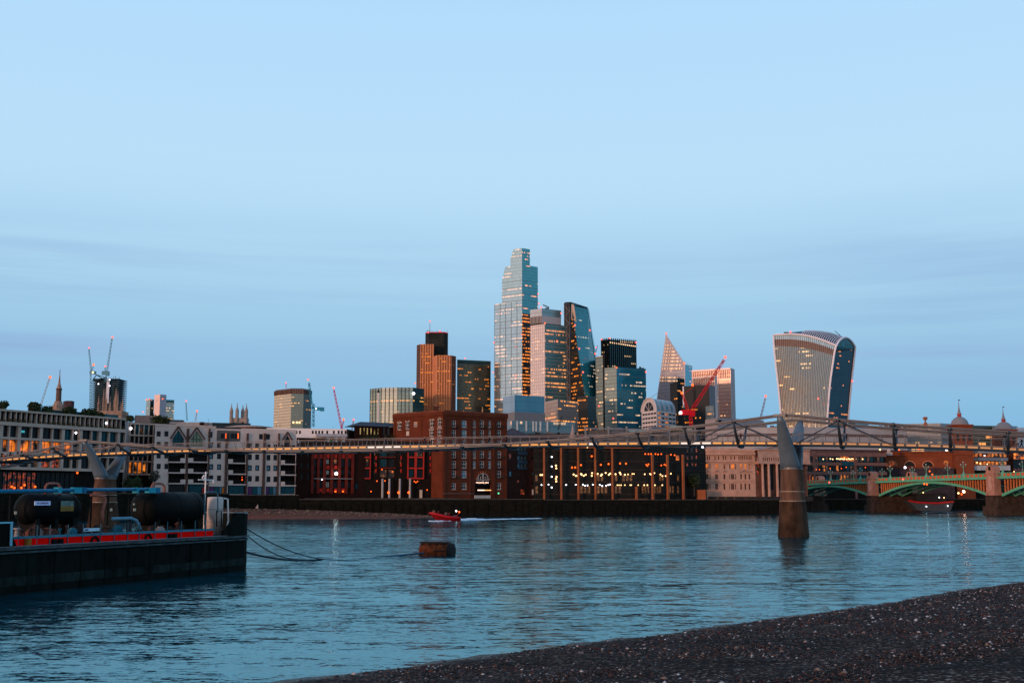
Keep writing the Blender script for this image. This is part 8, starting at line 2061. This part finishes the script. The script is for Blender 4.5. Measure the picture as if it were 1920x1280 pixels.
# 8 ribbed copper tower
r_ = thing('skyscraper', (*U(819, 900, 1330).xy, 6), 'copper coloured ribbed tower with a black core rising above it', 'skyscraper', 'city towers')
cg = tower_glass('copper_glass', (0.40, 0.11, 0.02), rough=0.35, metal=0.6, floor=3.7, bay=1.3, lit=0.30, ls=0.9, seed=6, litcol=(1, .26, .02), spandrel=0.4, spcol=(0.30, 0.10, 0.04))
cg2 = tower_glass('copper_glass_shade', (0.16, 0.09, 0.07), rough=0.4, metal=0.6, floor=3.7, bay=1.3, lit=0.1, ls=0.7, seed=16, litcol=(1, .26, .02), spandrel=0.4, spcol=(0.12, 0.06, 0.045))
ribm = mat('pink_rib', (0.72, 0.33, 0.18), 0.5, metal=0.25, var=0.1)
core = mat('core_black', (0.016, 0.020, 0.018), 0.5, var=0.5, scale=0.1)
Wc = vol(r_, [(797.5, 1352), (804, 1345), (833, 1345), (840, 1352)], 640, 24, 6, zz_(819, 623, 1345), [core], name='core')
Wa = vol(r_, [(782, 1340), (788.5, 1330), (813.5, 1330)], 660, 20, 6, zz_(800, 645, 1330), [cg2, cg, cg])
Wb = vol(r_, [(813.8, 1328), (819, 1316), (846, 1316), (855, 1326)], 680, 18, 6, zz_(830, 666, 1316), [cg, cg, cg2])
for w__ in Wa[1:] + Wb[:2]: fins(r_, w__, 2.9, 0.8, 0.8, ribm, name='ribs', start=0.2)
for w__ in (Wa[0], Wb[2]): fins(r_, w__, 2.9, 0.6, 0.5, mat('dark_rib', (0.20, 0.12, 0.10), 0.5), name='ribs', start=0.2)
mb = MB(); mb.tube([U(806, 621, 1345), U(806, 603, 1345)], [0.35, 0.15], 6); mb.build('antenna', lead, r_)
rg = random.Random(12); mb = MB()
for q in range(18): p = U(rg.uniform(799, 839), 622.5, 1348); mb.tube([p, p + Vector((0, 0, rg.uniform(0.8, 2.6)))], 0.16, 4)
mb.build('roof_aerials', dark_frame, r_, kind='stuff')
zc_ = zz_(819, 623, 1345); mb = MB()
for w__ in Wc[:3]: w__.slab(mb, 0, w__.L, zc_ - 0.5, zc_ + 0.5, 0, 0.3)
mb.build('red_rim', mat('red_rim', (0.3, 0.02, 0.03), 0.5, var=0, emit=(1, 0.08, 0.1), estr=0.25), r_)
for px, py, m in ((803, 623, L_red), (825, 620.5, L_red), (806, 602, L_red), (831, 712, L_amber), (778.5, 718, L_amber)): avi(r_, px, py, 1325, m)

# 9 dark glass slab
r_ = thing('skyscraper', (*U(888, 900, 1365).xy, 6), 'dark flat topped glass tower with pale storey lines beside the copper tower', 'skyscraper', 'city towers')
dg = tower_glass('dark_slab', (0.030, 0.060, 0.062), rough=0.2, metal=0.5, floor=3.9, bay=1.5, lit=0.25, ls=1.1, seed=29, litcol=(1, .26, .02), rowscale=0.08)
W10 = vol(r_, [(857, 1362), (920, 1378)], 700, 40, 6, zz_(890, 675, 1368), [dg])
floor_edges(r_, W10, 7.8, 0.5, 0.25, mat('grey_green_line', (0.13, 0.20, 0.20), 0.5, var=0)); avi(r_, 872, 671.5, 1362)
mb = MB(); w__ = W10[0]; w__.slab(mb, 0, w__.L, w__.z1 - 4.5, w__.z1, 0, 0.3); mb.build('roof_band', mat('teal_fascia', (0.02, 0.07, 0.085), 0.4), r_)
p = U(904.5, 770, 1300)

# 10 curved pale green glass block
r_ = thing('office_block', (*U(740, 900, 1250).xy, 6), 'broad pale green glass block with dark vertical fins left of the copper tower', 'office building')
pg = tower_glass('pale_green', (0.30, 0.40, 0.34), rough=0.4, metal=0.05, floor=4.0, bay=1.5, lit=0.30, ls=1.0, seed=13, litcol=(1, .34, .05), rowscale=0.035)
dgn = tower_glass('dark_green_side', (0.03, 0.13, 0.16), rough=0.15, metal=0.7, floor=4.0, bay=1.5, lit=0.40, ls=1.4, seed=19, litcol=(1, .42, .07))
Wd = vol(r_, [(694.5, 1262), (715, 1250), (745, 1245), (774, 1246), (795, 1262)], 740, 40, 6, zz_(745, 738, 1245), [pg, pg, pg, dgn])
We = vol(r_, [(694.5, 1262), (715, 1250), (745, 1245), (774, 1246), (795, 1262)], 740, 40, zz_(745, 738, 1245) , zz_(745, 726, 1245), [tower_glass('pg_top', (0.26, 0.36, 0.34), rough=0.4, metal=0.05, floor=6, bay=1.5, lit=0, spandrel=0.4), tower_glass('pg_top', (0, 0, 0)), tower_glass('pg_top', (0, 0, 0)), mat('dark_teal_top', (0.015, 0.07, 0.10), 0.3, metal=0.4)], name='parapet_glass')
for w__ in Wd[:3] :
    n_ = max(2, round(w__.L / 4.6))
    for q in range(n_):
        a = w__.L * q / n_; mb = MB(); w__.slab(mb, max(0, a - 0.2), a + 0.25, 6, w__.z1 + 7, 0, 0.7); mb.build('fin', mat('dark_green_fin', (0.05, 0.07, 0.06), 0.5, var=0), r_)
rg = random.Random(3)
po = MB(); c = U(710, 800, 700); c2 = U(709.5, 736, 700); po.tube([(c.x, c.y, G), (c2.x, c2.y, c2.z)], [0.55, 0.45], 8)
mo = po.build('mast', mat('white_mast', (0.75, 0.62, 0.58), 0.5, var=0)); tag(mo, 'slim white mast standing in front of the pale green glass block', 'mast')
MB().ball(c2 + Vector((0, 0, 0.6)), 0.8, 0, 8, 6).build('ball_finial', dark_frame, mo)
lampball(mo, U(775.5, 737.5, 1243), 1.5, L_white, 'flood_lamp')

# 11 bronze crowned office tower
r_ = thing('skyscraper', (*U(550, 900, 1500).xy, 6), 'squat beige and teal office tower with a ribbed bronze crown', 'skyscraper', 'city towers')
c1_ = tower_glass('beige_face', (0.78, 0.66, 0.48), rough=0.3, metal=0.6, floor=3.8, bay=1.8, lit=0.16, ls=0.9, seed=8, litcol=(1, .42, .08), mull=0.25, spandrel=0.3)
c2_ = tower_glass('teal_face', (0.20, 0.28, 0.27), rough=0.25, metal=0.7, floor=3.8, bay=1.8, lit=0.28, ls=1.1, seed=18, litcol=(1, .42, .08))
c3_ = tower_glass('dark_face', (0.07, 0.065, 0.055), rough=0.3, metal=0.5, floor=3.8, bay=1.8, lit=0.34, ls=0.9, seed=28, litcol=(1, .42, .08))
ch = [(514, 1520), (546, 1490), (569, 1492), (584, 1512)]
zc_ = zz_(546, 738, 1490); Wf = vol(r_, ch, 750, 40, 6, zc_, [c1_, c2_, c3_, c3_])
br_ = mat('bronze_crown', (0.20, 0.12, 0.09), 0.5, metal=0.3, var=0.2)
Wg = vol(r_, ch, 750, 40, zc_, zz_(546, 730, 1490), [br_], name='crown'); vol(r_, ch, 750, 38, zz_(546, 730, 1490), zz_(546, 727, 1490), [br_], name='crown_cap', top=[(517, 1520), (546, 1494), (567, 1496), (580, 1512)])
for w__ in Wg:
    n_ = max(2, round(w__.L / 3.0))
    for q in range(n_ + 1): a = w__.L * q / n_; mb = MB(); w__.slab(mb, max(0, a - 0.3), min(w__.L, a + 0.3), w__.z0, w__.z1 + 0.5, 0, 0.7); mb.build('crown_rib', mat('dark_bronze_rib', (0.10, 0.06, 0.05), 0.5), r_)
floor_edges(r_, Wf, 3.8, 0.4, 0.25, mat('beige_line', (0.25, 0.22, 0.18), 0.5, var=0))
for px in (550, 556.5, 561.5): avi(r_, px, 791.5, 1485, L_warm, 1.5)
p = U(536.5, 727, 1500); mb = MB(); mb.tube([p, U(536, 718, 1500)], 0.5, 5); mb.build('mast', mat('pink_steel', (0.5, 0.16, 0.25), 0.5, var=0), r_); avi(r_, 536, 717.5, 1500)

# 12 left cluster
r_ = thing('tower_block', (*U(300, 900, 1700).xy, 6), 'white slab tower with teal glass wings on the left skyline', 'tower block')
vol(r_, [(288.5, 1690), (299, 1680), (311, 1690)], 770, 20, 6, zz_(300, 739, 1680), [mat('pink_white_slab', (0.80, 0.58, 0.52), 0.6, var=0.08), mat('grey_white_slab', (0.40, 0.38, 0.42), 0.6, var=0.08)])
vol(r_, [(273.5, 1720), (281, 1712), (288, 1720)], 770, 20, 6, zz_(280, 748, 1712), [tower_glass('cl_a', (0.40, 0.55, 0.58), floor=4, bay=2, lit=0.1, rough=.2, spandrel=0.4), tower_glass('cl_b', (0.04, 0.10, 0.14), floor=4, bay=2, lit=0.1, rough=.2)])
Wh = vol(r_, [(306, 1710), (326, 1716)], 770, 20, 6, zz_(315, 755, 1710), [tower_glass('cl_c', (0.30, 0.40, 0.40), floor=4, bay=2, lit=0.5, ls=1.3, rough=.2, litcol=(1, .5, .12), seed=4)]); vol(r_, [(306, 1710), (326, 1716)], 770, 20, zz_(315, 755, 1710), zz_(315, 749, 1710), [mat('teal_crown', (0.05, 0.16, 0.18), 0.3, metal=0.4, var=0.3, scale=0.2)], name='crown')
for px, py in ((274.5, 749), (280, 748), (305, 747.5), (268, 772)): avi(r_, px, py, 1678, L_amber if px != 268 else L_red, 1.3)

# 13 tower under construction
r_ = thing('tower_under_construction', (*U(198, 900, 1250).xy, 6), 'half built dark tower with open floor slabs behind the pinnacled church', 'tower')
dk = mat('unclad_dark', (0.015, 0.035, 0.045), 0.7, var=0.4, scale=0.1)
vol(r_, [(178, 1262), (186, 1255), (219, 1262)], 740, 18, 6, zz_(198, 716, 1255), [dk], name='core')
fl = 3.6 / F * 1255; z = zz_(198, 712, 1255); k = 0
while z > zz_(198, 775, 1255):
    a = U(173 + (2 if k == 0 else 0), 740, 1252); b2 = U(224, 740, 1252)
    mb = MB(); mb.box(a.x, b2.x, 1248, 1276, z, z + 0.7); mb.build('floor_slab', mat('slab_teal', (0.06, 0.11, 0.13), 0.7, var=0.3, scale=0.1), r_); z -= fl; k += 1
mb = MB(); p0, p1_, p2_, p3_ = U(174, 712, 1247), U(181, 702.5, 1247), U(200, 708, 1247), U(200, 715, 1247)
for a, b2 in ((p0, p1_), (p1_, p2_), (p0, p3_), (p1_, p3_), (p2_, p3_), (p0, p2_)): mb.bar(a, b2, 0.7, 0.8)
for q in range(7): pa = U(203 + q * 3.4, 712, 1250); mb.tube([pa, pa + Vector((0, 0, random.uniform(1.5, 5)))], 0.25, 4)
mb.build('roof_steelwork', dk, r_)
mb = MB(); c = U(202, 735, 1246); mb.box(c.x - 1.6, c.x + 1.3, c.y, c.y + 1, zz_(202, 756, 1246), zz_(202, 710, 1246)); mb.build('hoist_screen', mat('white_sheet', (0.62, 0.60, 0.64), 0.7, var=0.1, scale=0.2), r_)
avi(r_, 184.5, 719.5, 1246, L_white, 0.9); avi(r_, 205.5, 723, 1246, L_white, 0.9); avi(r_, 205.5, 711.5, 1246, L_white, 0.9)
r_ = simple('drum_block', 'dark brown rounded block right of the steeple', 'building', [(118.5, 800), (124, 794), (134, 794), (139.5, 800)], (1, 751), 14, mat('dark_plum_wall', (0.06, 0.035, 0.04), 0.8, var=0.3))[0]

# 14 grey complex below the tallest tower
r_ = thing('office_block', (*U(980, 900, 1000).xy, 6), 'grey glass block with a louvred band below the tallest tower', 'office building')
zt_, zm2, zm3 = zz_(965, 740, 985), zz_(965, 772, 985), zz_(965, 789, 985)
gt = tower_glass('plinth_l', (0.40, 0.45, 0.48), rough=0.25, metal=0.6, floor=8, bay=3, lit=0, spandrel=0.06, mull=0.06); gt2 = tower_glass('plinth_r', (0.10, 0.22, 0.27), rough=0.2, metal=0.7, floor=8, bay=2.2, lit=0.05, spandrel=0.06, mull=0.08)
vol(r_, [(943, 1010), (965, 985), (1021, 1002)], 760, 30, zm2, zt_, [gt, gt2, gt2])
vol(r_, [(940, 1012), (965, 984), (1022, 1002)], 760, 30, zm3, zm2, [mat('louvre_mid', (0.17, 0.17, 0.18), 0.6, var=0.1), mat('louvre_mid', (0, 0, 0))], name='louvre_band')
Wk = vol(r_, [(950, 990), (960, 978), (1078, 1000)], 790, 26, 6, zm3 - 0.02, [tower_glass('podium_l', (0.28, 0.32, 0.32), rough=0.3, metal=0.5, floor=8, bay=3, lit=0.2), tower_glass('podium', (0.13, 0.21, 0.23), rough=0.25, metal=0.6, floor=5.5, bay=2.4, lit=0.25, ls=1.0, seed=77, litcol=(1, .55, .25))], name='podium')
for px in (969.5, 986.5, 999.5, 1005, 1013, 1026):
    a = Wk[1].hit(px, 795)[0]; mb = MB(); Wk[1].slab(mb, a - 0.6, a + 0.6, zz_(965, 808, 985), Wk[1].z1 - 0.3, 0, 0.8); mb.build('white_column', mat('white_column_far', (0.5, 0.52, 0.54), 0.6), r_)
r_ = thing('office_block', (*U(1046, 900, 1090).xy, 6), 'warmly lit beige glass block at the foot of the wedge tower', 'office building')
g1 = tower_glass('lit_block_l', (0.62, 0.50, 0.42), rough=0.3, metal=0.55, floor=3.8, bay=1.4, lit=0.38, ls=1.5, seed=41, litcol=(1, .28, .03), rowscale=0.02)
g2 = tower_glass('lit_block_r', (0.34, 0.32, 0.30), rough=0.3, metal=0.55, floor=3.8, bay=1.4, lit=0.50, ls=1.6, seed=141, litcol=(1, .34, .04), rowscale=0.02)
Wi = vol(r_, [(1022.5, 1120), (1046, 1090), (1084, 1115)], 770, 30, 6, zz_(1046, 748, 1090), [g1, g2, g2]); floor_edges(r_, Wi, 3.8, 0.35, 0.25, mat('brownish_line', (0, 0, 0)))
r_ = thing('office_block', (*U(1105, 900, 1180).xy, 6), 'dark block filling the gap between the wedge tower and the blue slab', 'office building')
vol(r_, [(1083, 1180), (1102, 1172), (1118, 1180)], 770, 20, 6, zz_(1102, 742, 1172), [tower_glass('gap_dark', (0.02, 0.02, 0.02), rough=.3, metal=.3, floor=3.8, bay=1.5, lit=0.5, ls=1.4, seed=15, litcol=(1, .26, .02)), tower_glass('gap_teal', (0.04, 0.12, 0.14), rough=.3, metal=.5, floor=3.8, bay=1.5, lit=0.1, seed=15)])

# 15 top heavy curved tower
r_ = thing('skyscraper', (*U(1520, 900, 1110).xy, 6), 'top heavy curved tower with white edge fins widening towards a domed roof', 'skyscraper', 'city towers')
YL, YC, YR = 1116, 1098, 1128
Le = [(815, 1468.5), (785, 1465), (740, 1461), (700, 1456.5), (665, 1452.5), (640, 1450.5), (628, 1450)]
Ce = [(820, 1552), (790, 1551), (740, 1554.5), (710, 1557.5), (680, 1562), (660, 1565), (648, 1568)]
Re = [(815, 1588), (790, 1589.5), (740, 1594), (700, 1598), (665, 1602), (655, 1603), (651, 1603.5)]
def lerp_tab(tab, f): 
    i = min(int(f), len(tab) - 2); g = f - i; return (tab[i][1] * (1 - g) + tab[i + 1][1] * g, tab[i][0] * (1 - g) + tab[i + 1][0] * g)
NU, NV = 32, 36
def fpt(u, v, out=0.0):
    f = v * (len(Le) - 1) * 0.99999
    a = lerp_tab(Le, f); c = lerp_tab(Ce, f); Y = YL * (1 - u) + YC * u
    x = a[0] * (1 - u) + c[0] * u; y = a[1] * (1 - u) + c[1] * u
    y -= math.sin(math.pi * min(1, u * 1.0)) * 12.5 * max(0, v - 0.5) * 2 * 0.75
    p = U(x, y, Y); return p + Vector((-0.2, -1, 0)) * out
def facepatch(v0, v1, m, nm, h0=0):
    mb = MB()
    for j in range(int(v0 * NV), int(v1 * NV)):
        for i in range(NU):
            q = [fpt(i / NU, j / NV), fpt((i + 1) / NU, j / NV), fpt((i + 1) / NU, (j + 1) / NV), fpt(i / NU, (j + 1) / NV)]
            mb.face(q, 0, [(i * 1.5 if False else 45 * (i / NU), q[0].z), (45 * (i + 1) / NU, q[1].z), (45 * (i + 1) / NU, q[2].z), (45 * i / NU, q[3].z)])
    mb.build(nm, m, r_, smooth=True)
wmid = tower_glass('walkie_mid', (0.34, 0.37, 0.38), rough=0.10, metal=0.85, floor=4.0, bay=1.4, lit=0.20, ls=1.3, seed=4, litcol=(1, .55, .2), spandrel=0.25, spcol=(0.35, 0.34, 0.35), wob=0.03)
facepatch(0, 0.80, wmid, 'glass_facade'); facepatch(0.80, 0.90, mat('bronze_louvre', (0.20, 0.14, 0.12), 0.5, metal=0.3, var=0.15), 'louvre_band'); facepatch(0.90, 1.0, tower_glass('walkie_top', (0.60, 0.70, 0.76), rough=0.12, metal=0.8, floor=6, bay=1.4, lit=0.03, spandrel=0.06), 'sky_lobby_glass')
for i in range(0, NU * 1 + 1):
    if i in (0, NU): continue
    mb = MB(); mb.tube([fpt(i / NU, v, 0.5) for v in np.linspace(0.02, 1.0, 16)], 0.20, 4); mb.build('fin', mat('bronze_fin', (0.16, 0.14, 0.13), 0.4, metal=0.4), r_)
wf_ = mat('white_fin', (0.80, 0.74, 0.76), 0.45, var=0.05)
MB().tube([fpt(0, v, 0.6) for v in np.linspace(0, 1, 20)] + [fpt(u, 1.0, 0.6) for u in np.linspace(0.04, 1, 24)], 0.95, 6).build('edge_frame', wf_, r_)
# side face between the front corner and the rear corner
def spt(u, v):
    f = v * (len(Ce) - 1) * 0.99999; a = lerp_tab(Ce, f); c = lerp_tab(Re, f); Y = YC * (1 - u) + YR * u
    return U(a[0] * (1 - u) + c[0] * u, a[1] * (1 - u) + c[1] * u, Y)
mb = MB()
for j in range(26):
    for i in range(8):
        q = [spt(i / 8, j / 30), spt((i + 1) / 8, j / 30), spt((i + 1) / 8, (j + 1) / 30), spt(i / 8, (j + 1) / 30)]; mb.face(q, 0, [(30 * i / 8, q[0].z), (30 * (i + 1) / 8, q[1].z), (30 * (i + 1) / 8, q[2].z), (30 * i / 8, q[3].z)])
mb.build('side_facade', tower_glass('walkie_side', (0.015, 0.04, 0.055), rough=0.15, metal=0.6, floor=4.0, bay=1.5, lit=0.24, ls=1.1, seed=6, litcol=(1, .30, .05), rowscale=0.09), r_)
c0_, c1_ = spt(0, 0.98), spt(1, 0.98); hh = 9.0
def apt(u, k=1.0): 
    p = c0_.lerp(c1_, u); return p + Vector((0, 0, hh * k * math.sin(math.pi * min(1, max(0, u))) ** 0.75))
mb = MB(); q0 = spt(0, 26 / 30); q1 = spt(1, 26 / 30); poly = [q0, q1] + [apt(u) for u in np.linspace(1, 0, 12)]; mb.face(poly); mb.build('garden_glass', mat('teal_garden_glass', (0.02, 0.13, 0.15), 0.2, metal=0.4, var=0.5, scale=0.15), r_)
for f in (0.862, 0.90): 
    mb = MB(); mb.bar(spt(0.05, f) + Vector((0, -.5, 0)), spt(0.93, f) + Vector((0, -.5, 0)), 0.8, 0.9 if f < .88 else 0.5); mb.build('terrace_edge', dark_frame if f < .88 else glass_teal, r_)
for u in (0.3, 0.5, 0.7, 0.85):
    mb = MB(); mb.bar(apt(u), apt(u).lerp(spt(u, 0.9), 0.5), 0.4, 0.4, up=(0, 1, 0)); mb.build('garden_strut', lead, r_)
MB().tube([spt(0, v) + Vector((-.3, -0.8, 0)) for v in np.linspace(0, 0.98, 22)] + [apt(u, 1.04) + Vector((0, -.8, 0)) for u in np.linspace(0.05, 0.95, 12)] + [spt(1, v) + Vector((0, -.8, 0)) for v in np.linspace(0.98, 0, 22)], 0.95, 6).build('edge_frame', wf_, r_)
# domed roof: arches swept from the front edge to the rear
mb = MB(); nb = 10; dvv = (c1_ - c0_)
def rpt(u, k): 
    f0 = fpt(u, 1.0); e = f0 + dvv * k * (0.55 + 0.45 * u) ; e.z = f0.z + (hh * 0.85 * math.sin(math.pi * k) ** 0.75) * (0.15 + 0.85 * min(1, u * 1.3)) + (c1_.z - c0_.z) * k * u; return e
for i in range(NU):
    for k in range(nb): mb.face([rpt(i / NU, k / nb), rpt((i + 1) / NU, k / nb), rpt((i + 1) / NU, (k + 1) / nb), rpt(i / NU, (k + 1) / nb)])
mb.build('domed_roof', mat('roof_glass', (0.04, 0.09, 0.12), 0.25, metal=0.5, var=0.2), r_, smooth=True)
for i in range(14, NU + 1):
    mb = MB(); mb.tube([rpt(i / NU, k / 8) + Vector((0, -.3, .3)) for k in range(9)], 0.35, 4); mb.build('roof_rib', wf_, r_)
mb = MB(); mb.face([fpt(0, 0), rpt(0, 1) * 1.0 - Vector((0, 0, 0)), rpt(0, 1) - Vector((0, 0, 90))]); 
mb = MB(); A0 = [fpt(0, v) for v in np.linspace(0, 1, 10)]; B0 = [p_ + Vector((20, 45, 0)) for p_ in A0]
for i in range(9): mb.face([A0[i], A0[i + 1], B0[i + 1], B0[i]])
C0 = [spt(1, v) for v in np.linspace(0, 1, 10)]
for i in range(9): mb.face([B0[i], B0[i + 1], C0[i + 1], C0[i]])
mb.build('rear_wall', mat('dark_slab_rear', (0.03, 0.05, 0.06), 0.4), r_)
p = U(1581, 634, 1120); MB().tube([p, U(1565, 620, 1120)], [0.5, 0.25], 5).build('antenna', dark_frame, r_)
for px, py, m in ((1482, 622, L_red), (1598, 714, L_red), (1534, 747, L_red)): avi(r_, px, py, 1085, m, 1.2)
mb = MB(); p = U(1474, 623.5, 1118); mb.obox(p, (2.2, 0, 0), (0, 1, 0), (0, 0, 0.5)); mb.build('roof_cradle', dark_frame, r_)

# ================================================================== CRANES
def truss(mb, a, b2, w, n):
    a = Vector(a); b2 = Vector(b2); d = (b2 - a).normalized(); s1_ = d.cross(Vector((0, 1, 0))); s1_ = s1_.normalized() * w / 2; s2_ = Vector((0, w / 2, 0))
    cs = [s1_ - s2_, -s1_ - s2_, s2_]; t_ = w * 0.14
    for c in cs: mb.bar(a + c, b2 + c * 0.7, t_, t_)
    for i in range(n):
        f0, f1 = i / n, (i + 1) / n
        for j in range(3):
            p_ = a.lerp(b2, f0) + cs[j] * (1 - .3 * f0); q_ = a.lerp(b2, f1) + cs[(j + 1) % 3] * (1 - .3 * f1); mb.bar(p_, q_, t_ * 0.8, t_ * 0.8)
def crane(lb, col, Y, mast, jib, w=1.6, counter=None, cab=None, lights=(), stay=None):
    m = mat('crane_' + col[0], col[1], 0.5, var=0.1)
    base = U(*mast[0], Y); r = thing('tower_crane', base, lb, 'crane', 'tower cranes on the skyline')
    if len(mast) > 1: mb = MB(); truss(mb, base, U(*mast[1], Y), w * 1.1, max(4, int((U(*mast[1], Y) - base).length / (w * 2.2)))); mb.build('mast', m, r)
    j0, j1 = U(*jib[0], Y), U(*jib[1], Y); mb = MB(); truss(mb, j0, j1, w, max(4, int((j1 - j0).length / (w * 2.0)))); mb.build('jib', m, r)
    if counter: 
        mb = MB(); c0, c1 = U(*counter[0], Y), U(*counter[1], Y); truss(mb, c0, c1, w * 0.8, 5); mb.build('a_frame', m, r)
    if stay: mb = MB(); mb.tube([U(*stay[0], Y), U(*stay[1], Y)], w * 0.06, 4); mb.build('stay', m, r)
    if cab: 
        p = U(cab[0], cab[1], Y); mb = MB(); mb.obox(p, (cab[2], 0, 0), (0, 1.5, 0), (0, 0, cab[3])); mb.obox(p + Vector((cab[2] * 1.4, 0, -cab[3] * 0.3)), (cab[2] * 0.5, 0, 0), (0, 1.8, 0), (0, 0, cab[3] * 1.2)); mb.build('machinery_deck', m, r)
    for px, py, mm, rr_ in lights: lampball(r, U(px, py, Y - 2), rr_ * 0.82, mm, 'warning_light')
    return r
teal_c = ('teal', (0.10, 0.26, 0.32)); pink_c = ('magenta', (0.55, 0.03, 0.13)); red_c = ('red', (0.50, 0.008, 0.02)); blue_c = ('blue', (0.02, 0.22, 0.34)); pale_c = ('pale', (0.32, 0.36, 0.38)); pk2 = ('faded_red', (0.55, 0.22, 0.25))
crane('pale crane jib with an orange light left of the steeple', pale_c, 1500, [(76, 765)], ((76, 762), (93.5, 709)), 2.2, lights=[(94, 707, L_amber, 2.0)])
crane('teal crane left of the half built tower', teal_c, 1260, [(169.5, 766), (170.5, 700)], ((171.5, 697), (167, 654)), 1.7, counter=((171, 698), (175.5, 686)), cab=(172.5, 698, 2.2, 1.4), lights=[(167, 652, L_red, 1.1), (175.5, 683.5, L_amber, 1.5), (174, 698, L_warm, 1.2)])
crane('tallest teal crane rising from the half built tower', teal_c, 1244, [(199, 716), (200, 700)], ((200.5, 699), (210.5, 634)), 1.8, counter=((198, 702), (197.5, 688)), cab=(196, 699, 2.6, 2.0), lights=[(211, 632, L_red, 1.3), (197.5, 686.5, L_red, 1.2)])
crane('thin teal crane jib with a pink light right of the white slab tower', teal_c, 1600, [(351, 790)], ((351, 788), (348.8, 754)), 1.8, lights=[(349, 751.5, L_red, 1.4)])
crane('short grey crane jib with an orange light beside the thin teal crane', pale_c, 1600, [(366.5, 790)], ((366.5, 789), (369.5, 772)), 2.0, lights=[(369.5, 770.5, L_amber, 1.5)])
crane('blue crane standing right of the bronze crowned tower', blue_c, 1300, [(587.5, 800), (588, 768)], ((586, 768), (579.5, 717)), 2.6, counter=((587, 766), (589, 757)), cab=(595, 766, 4.0, 1.8), lights=[(577.5, 711.5, L_red, 1.2), (592.5, 766, L_white, 0.9)])
crane('magenta crane with a long jib left of the pale green glass block', pink_c, 1300, [(641, 806), (641, 800)], ((640.5, 801), (626, 730)), 2.2, counter=((641, 801), (644.5, 788)), lights=[(625.5, 726.5, L_red, 1.4), (644, 786, L_amber, 1.4)])
crane('small faded red crane right of the magenta crane', pk2, 1500, [(660, 808)], ((660, 806), (663, 788)), 2.2, lights=[(663, 786, L_red, 1.4)])
crane('big red luffing crane in front of the pale pink tower', red_c, 980, [(1296, 800), (1294, 778)], ((1292, 776), (1358, 674)), 2.8, counter=((1291, 774), (1280, 740)), cab=(1286, 773, 4.0, 2.2), lights=[(1360, 669.5, L_red, 1.5), (1298.5, 721.5, L_amber, 1.4), (1278.5, 736.5, L_amber, 1.4), (1276, 773.5, L_white, 1.6)], stay=((1280, 740), (1345, 690)))
crane('pinkish crane jib left of the curved top heavy tower', pk2, 1200, [(1425, 790)], ((1425, 788), (1435, 746)), 1.9, lights=[(1435.5, 742.5, L_red, 1.6)])
crane('small black crane in front of the warmly lit block', ('black', (0.02, 0.025, 0.03)), 900, [(1046, 812)], ((1046.5, 806), (1053.5, 780)), 1.5)
crane('tiny dark crane at the right shoulder of the wedge tower', ('black', (0, 0, 0)), 1300, [(1117, 668)], ((1117, 660), (1120, 648)), 1.2, lights=[(1117.5, 651, L_red, 0.9), (1116, 668, L_amber, 1.3)])

# rooftop clutter on the middle distance
rg = random.Random(21); mb = MB()
for k in range(90):
    px = rg.choice([rg.uniform(300, 480), rg.uniform(510, 660), rg.uniform(955, 1095), rg.uniform(1330, 1460), rg.uniform(1630, 1760)])
    Yq = {3: 560, 5: 412}.get(int(px // 100), 640); Yq = 520 if 950 < px < 1100 else Yq
    py = 806 if px < 700 and px > 500 else (792 if px < 500 else (812 if px < 1100 else (788 if px < 1430 else 798)))
    p = U(px, py + 2, Yq + 4); h = rg.uniform(0.5, 2.0)
    if rg.random() < 0.4: mb.tube([p, p + Vector((0, 0, h * 1.6))], 0.07, 4)
    else: mb.box(p.x - rg.uniform(.4, 1.6), p.x + rg.uniform(.4, 1.6), p.y - .6, p.y + .6, p.z - 0.6, p.z + h * 0.5)
tag(mb.build('rooftop_plant', mat('plant_grey', (0.12, 0.12, 0.13), 0.7, var=0.4)), 'vents, aerials and plant boxes on the middle distance roofs', 'roof plant', kind='stuff')
# quay lamps
for k, (px, py, Y) in enumerate(((568, 918, 350), (960, 842, 380))): pass
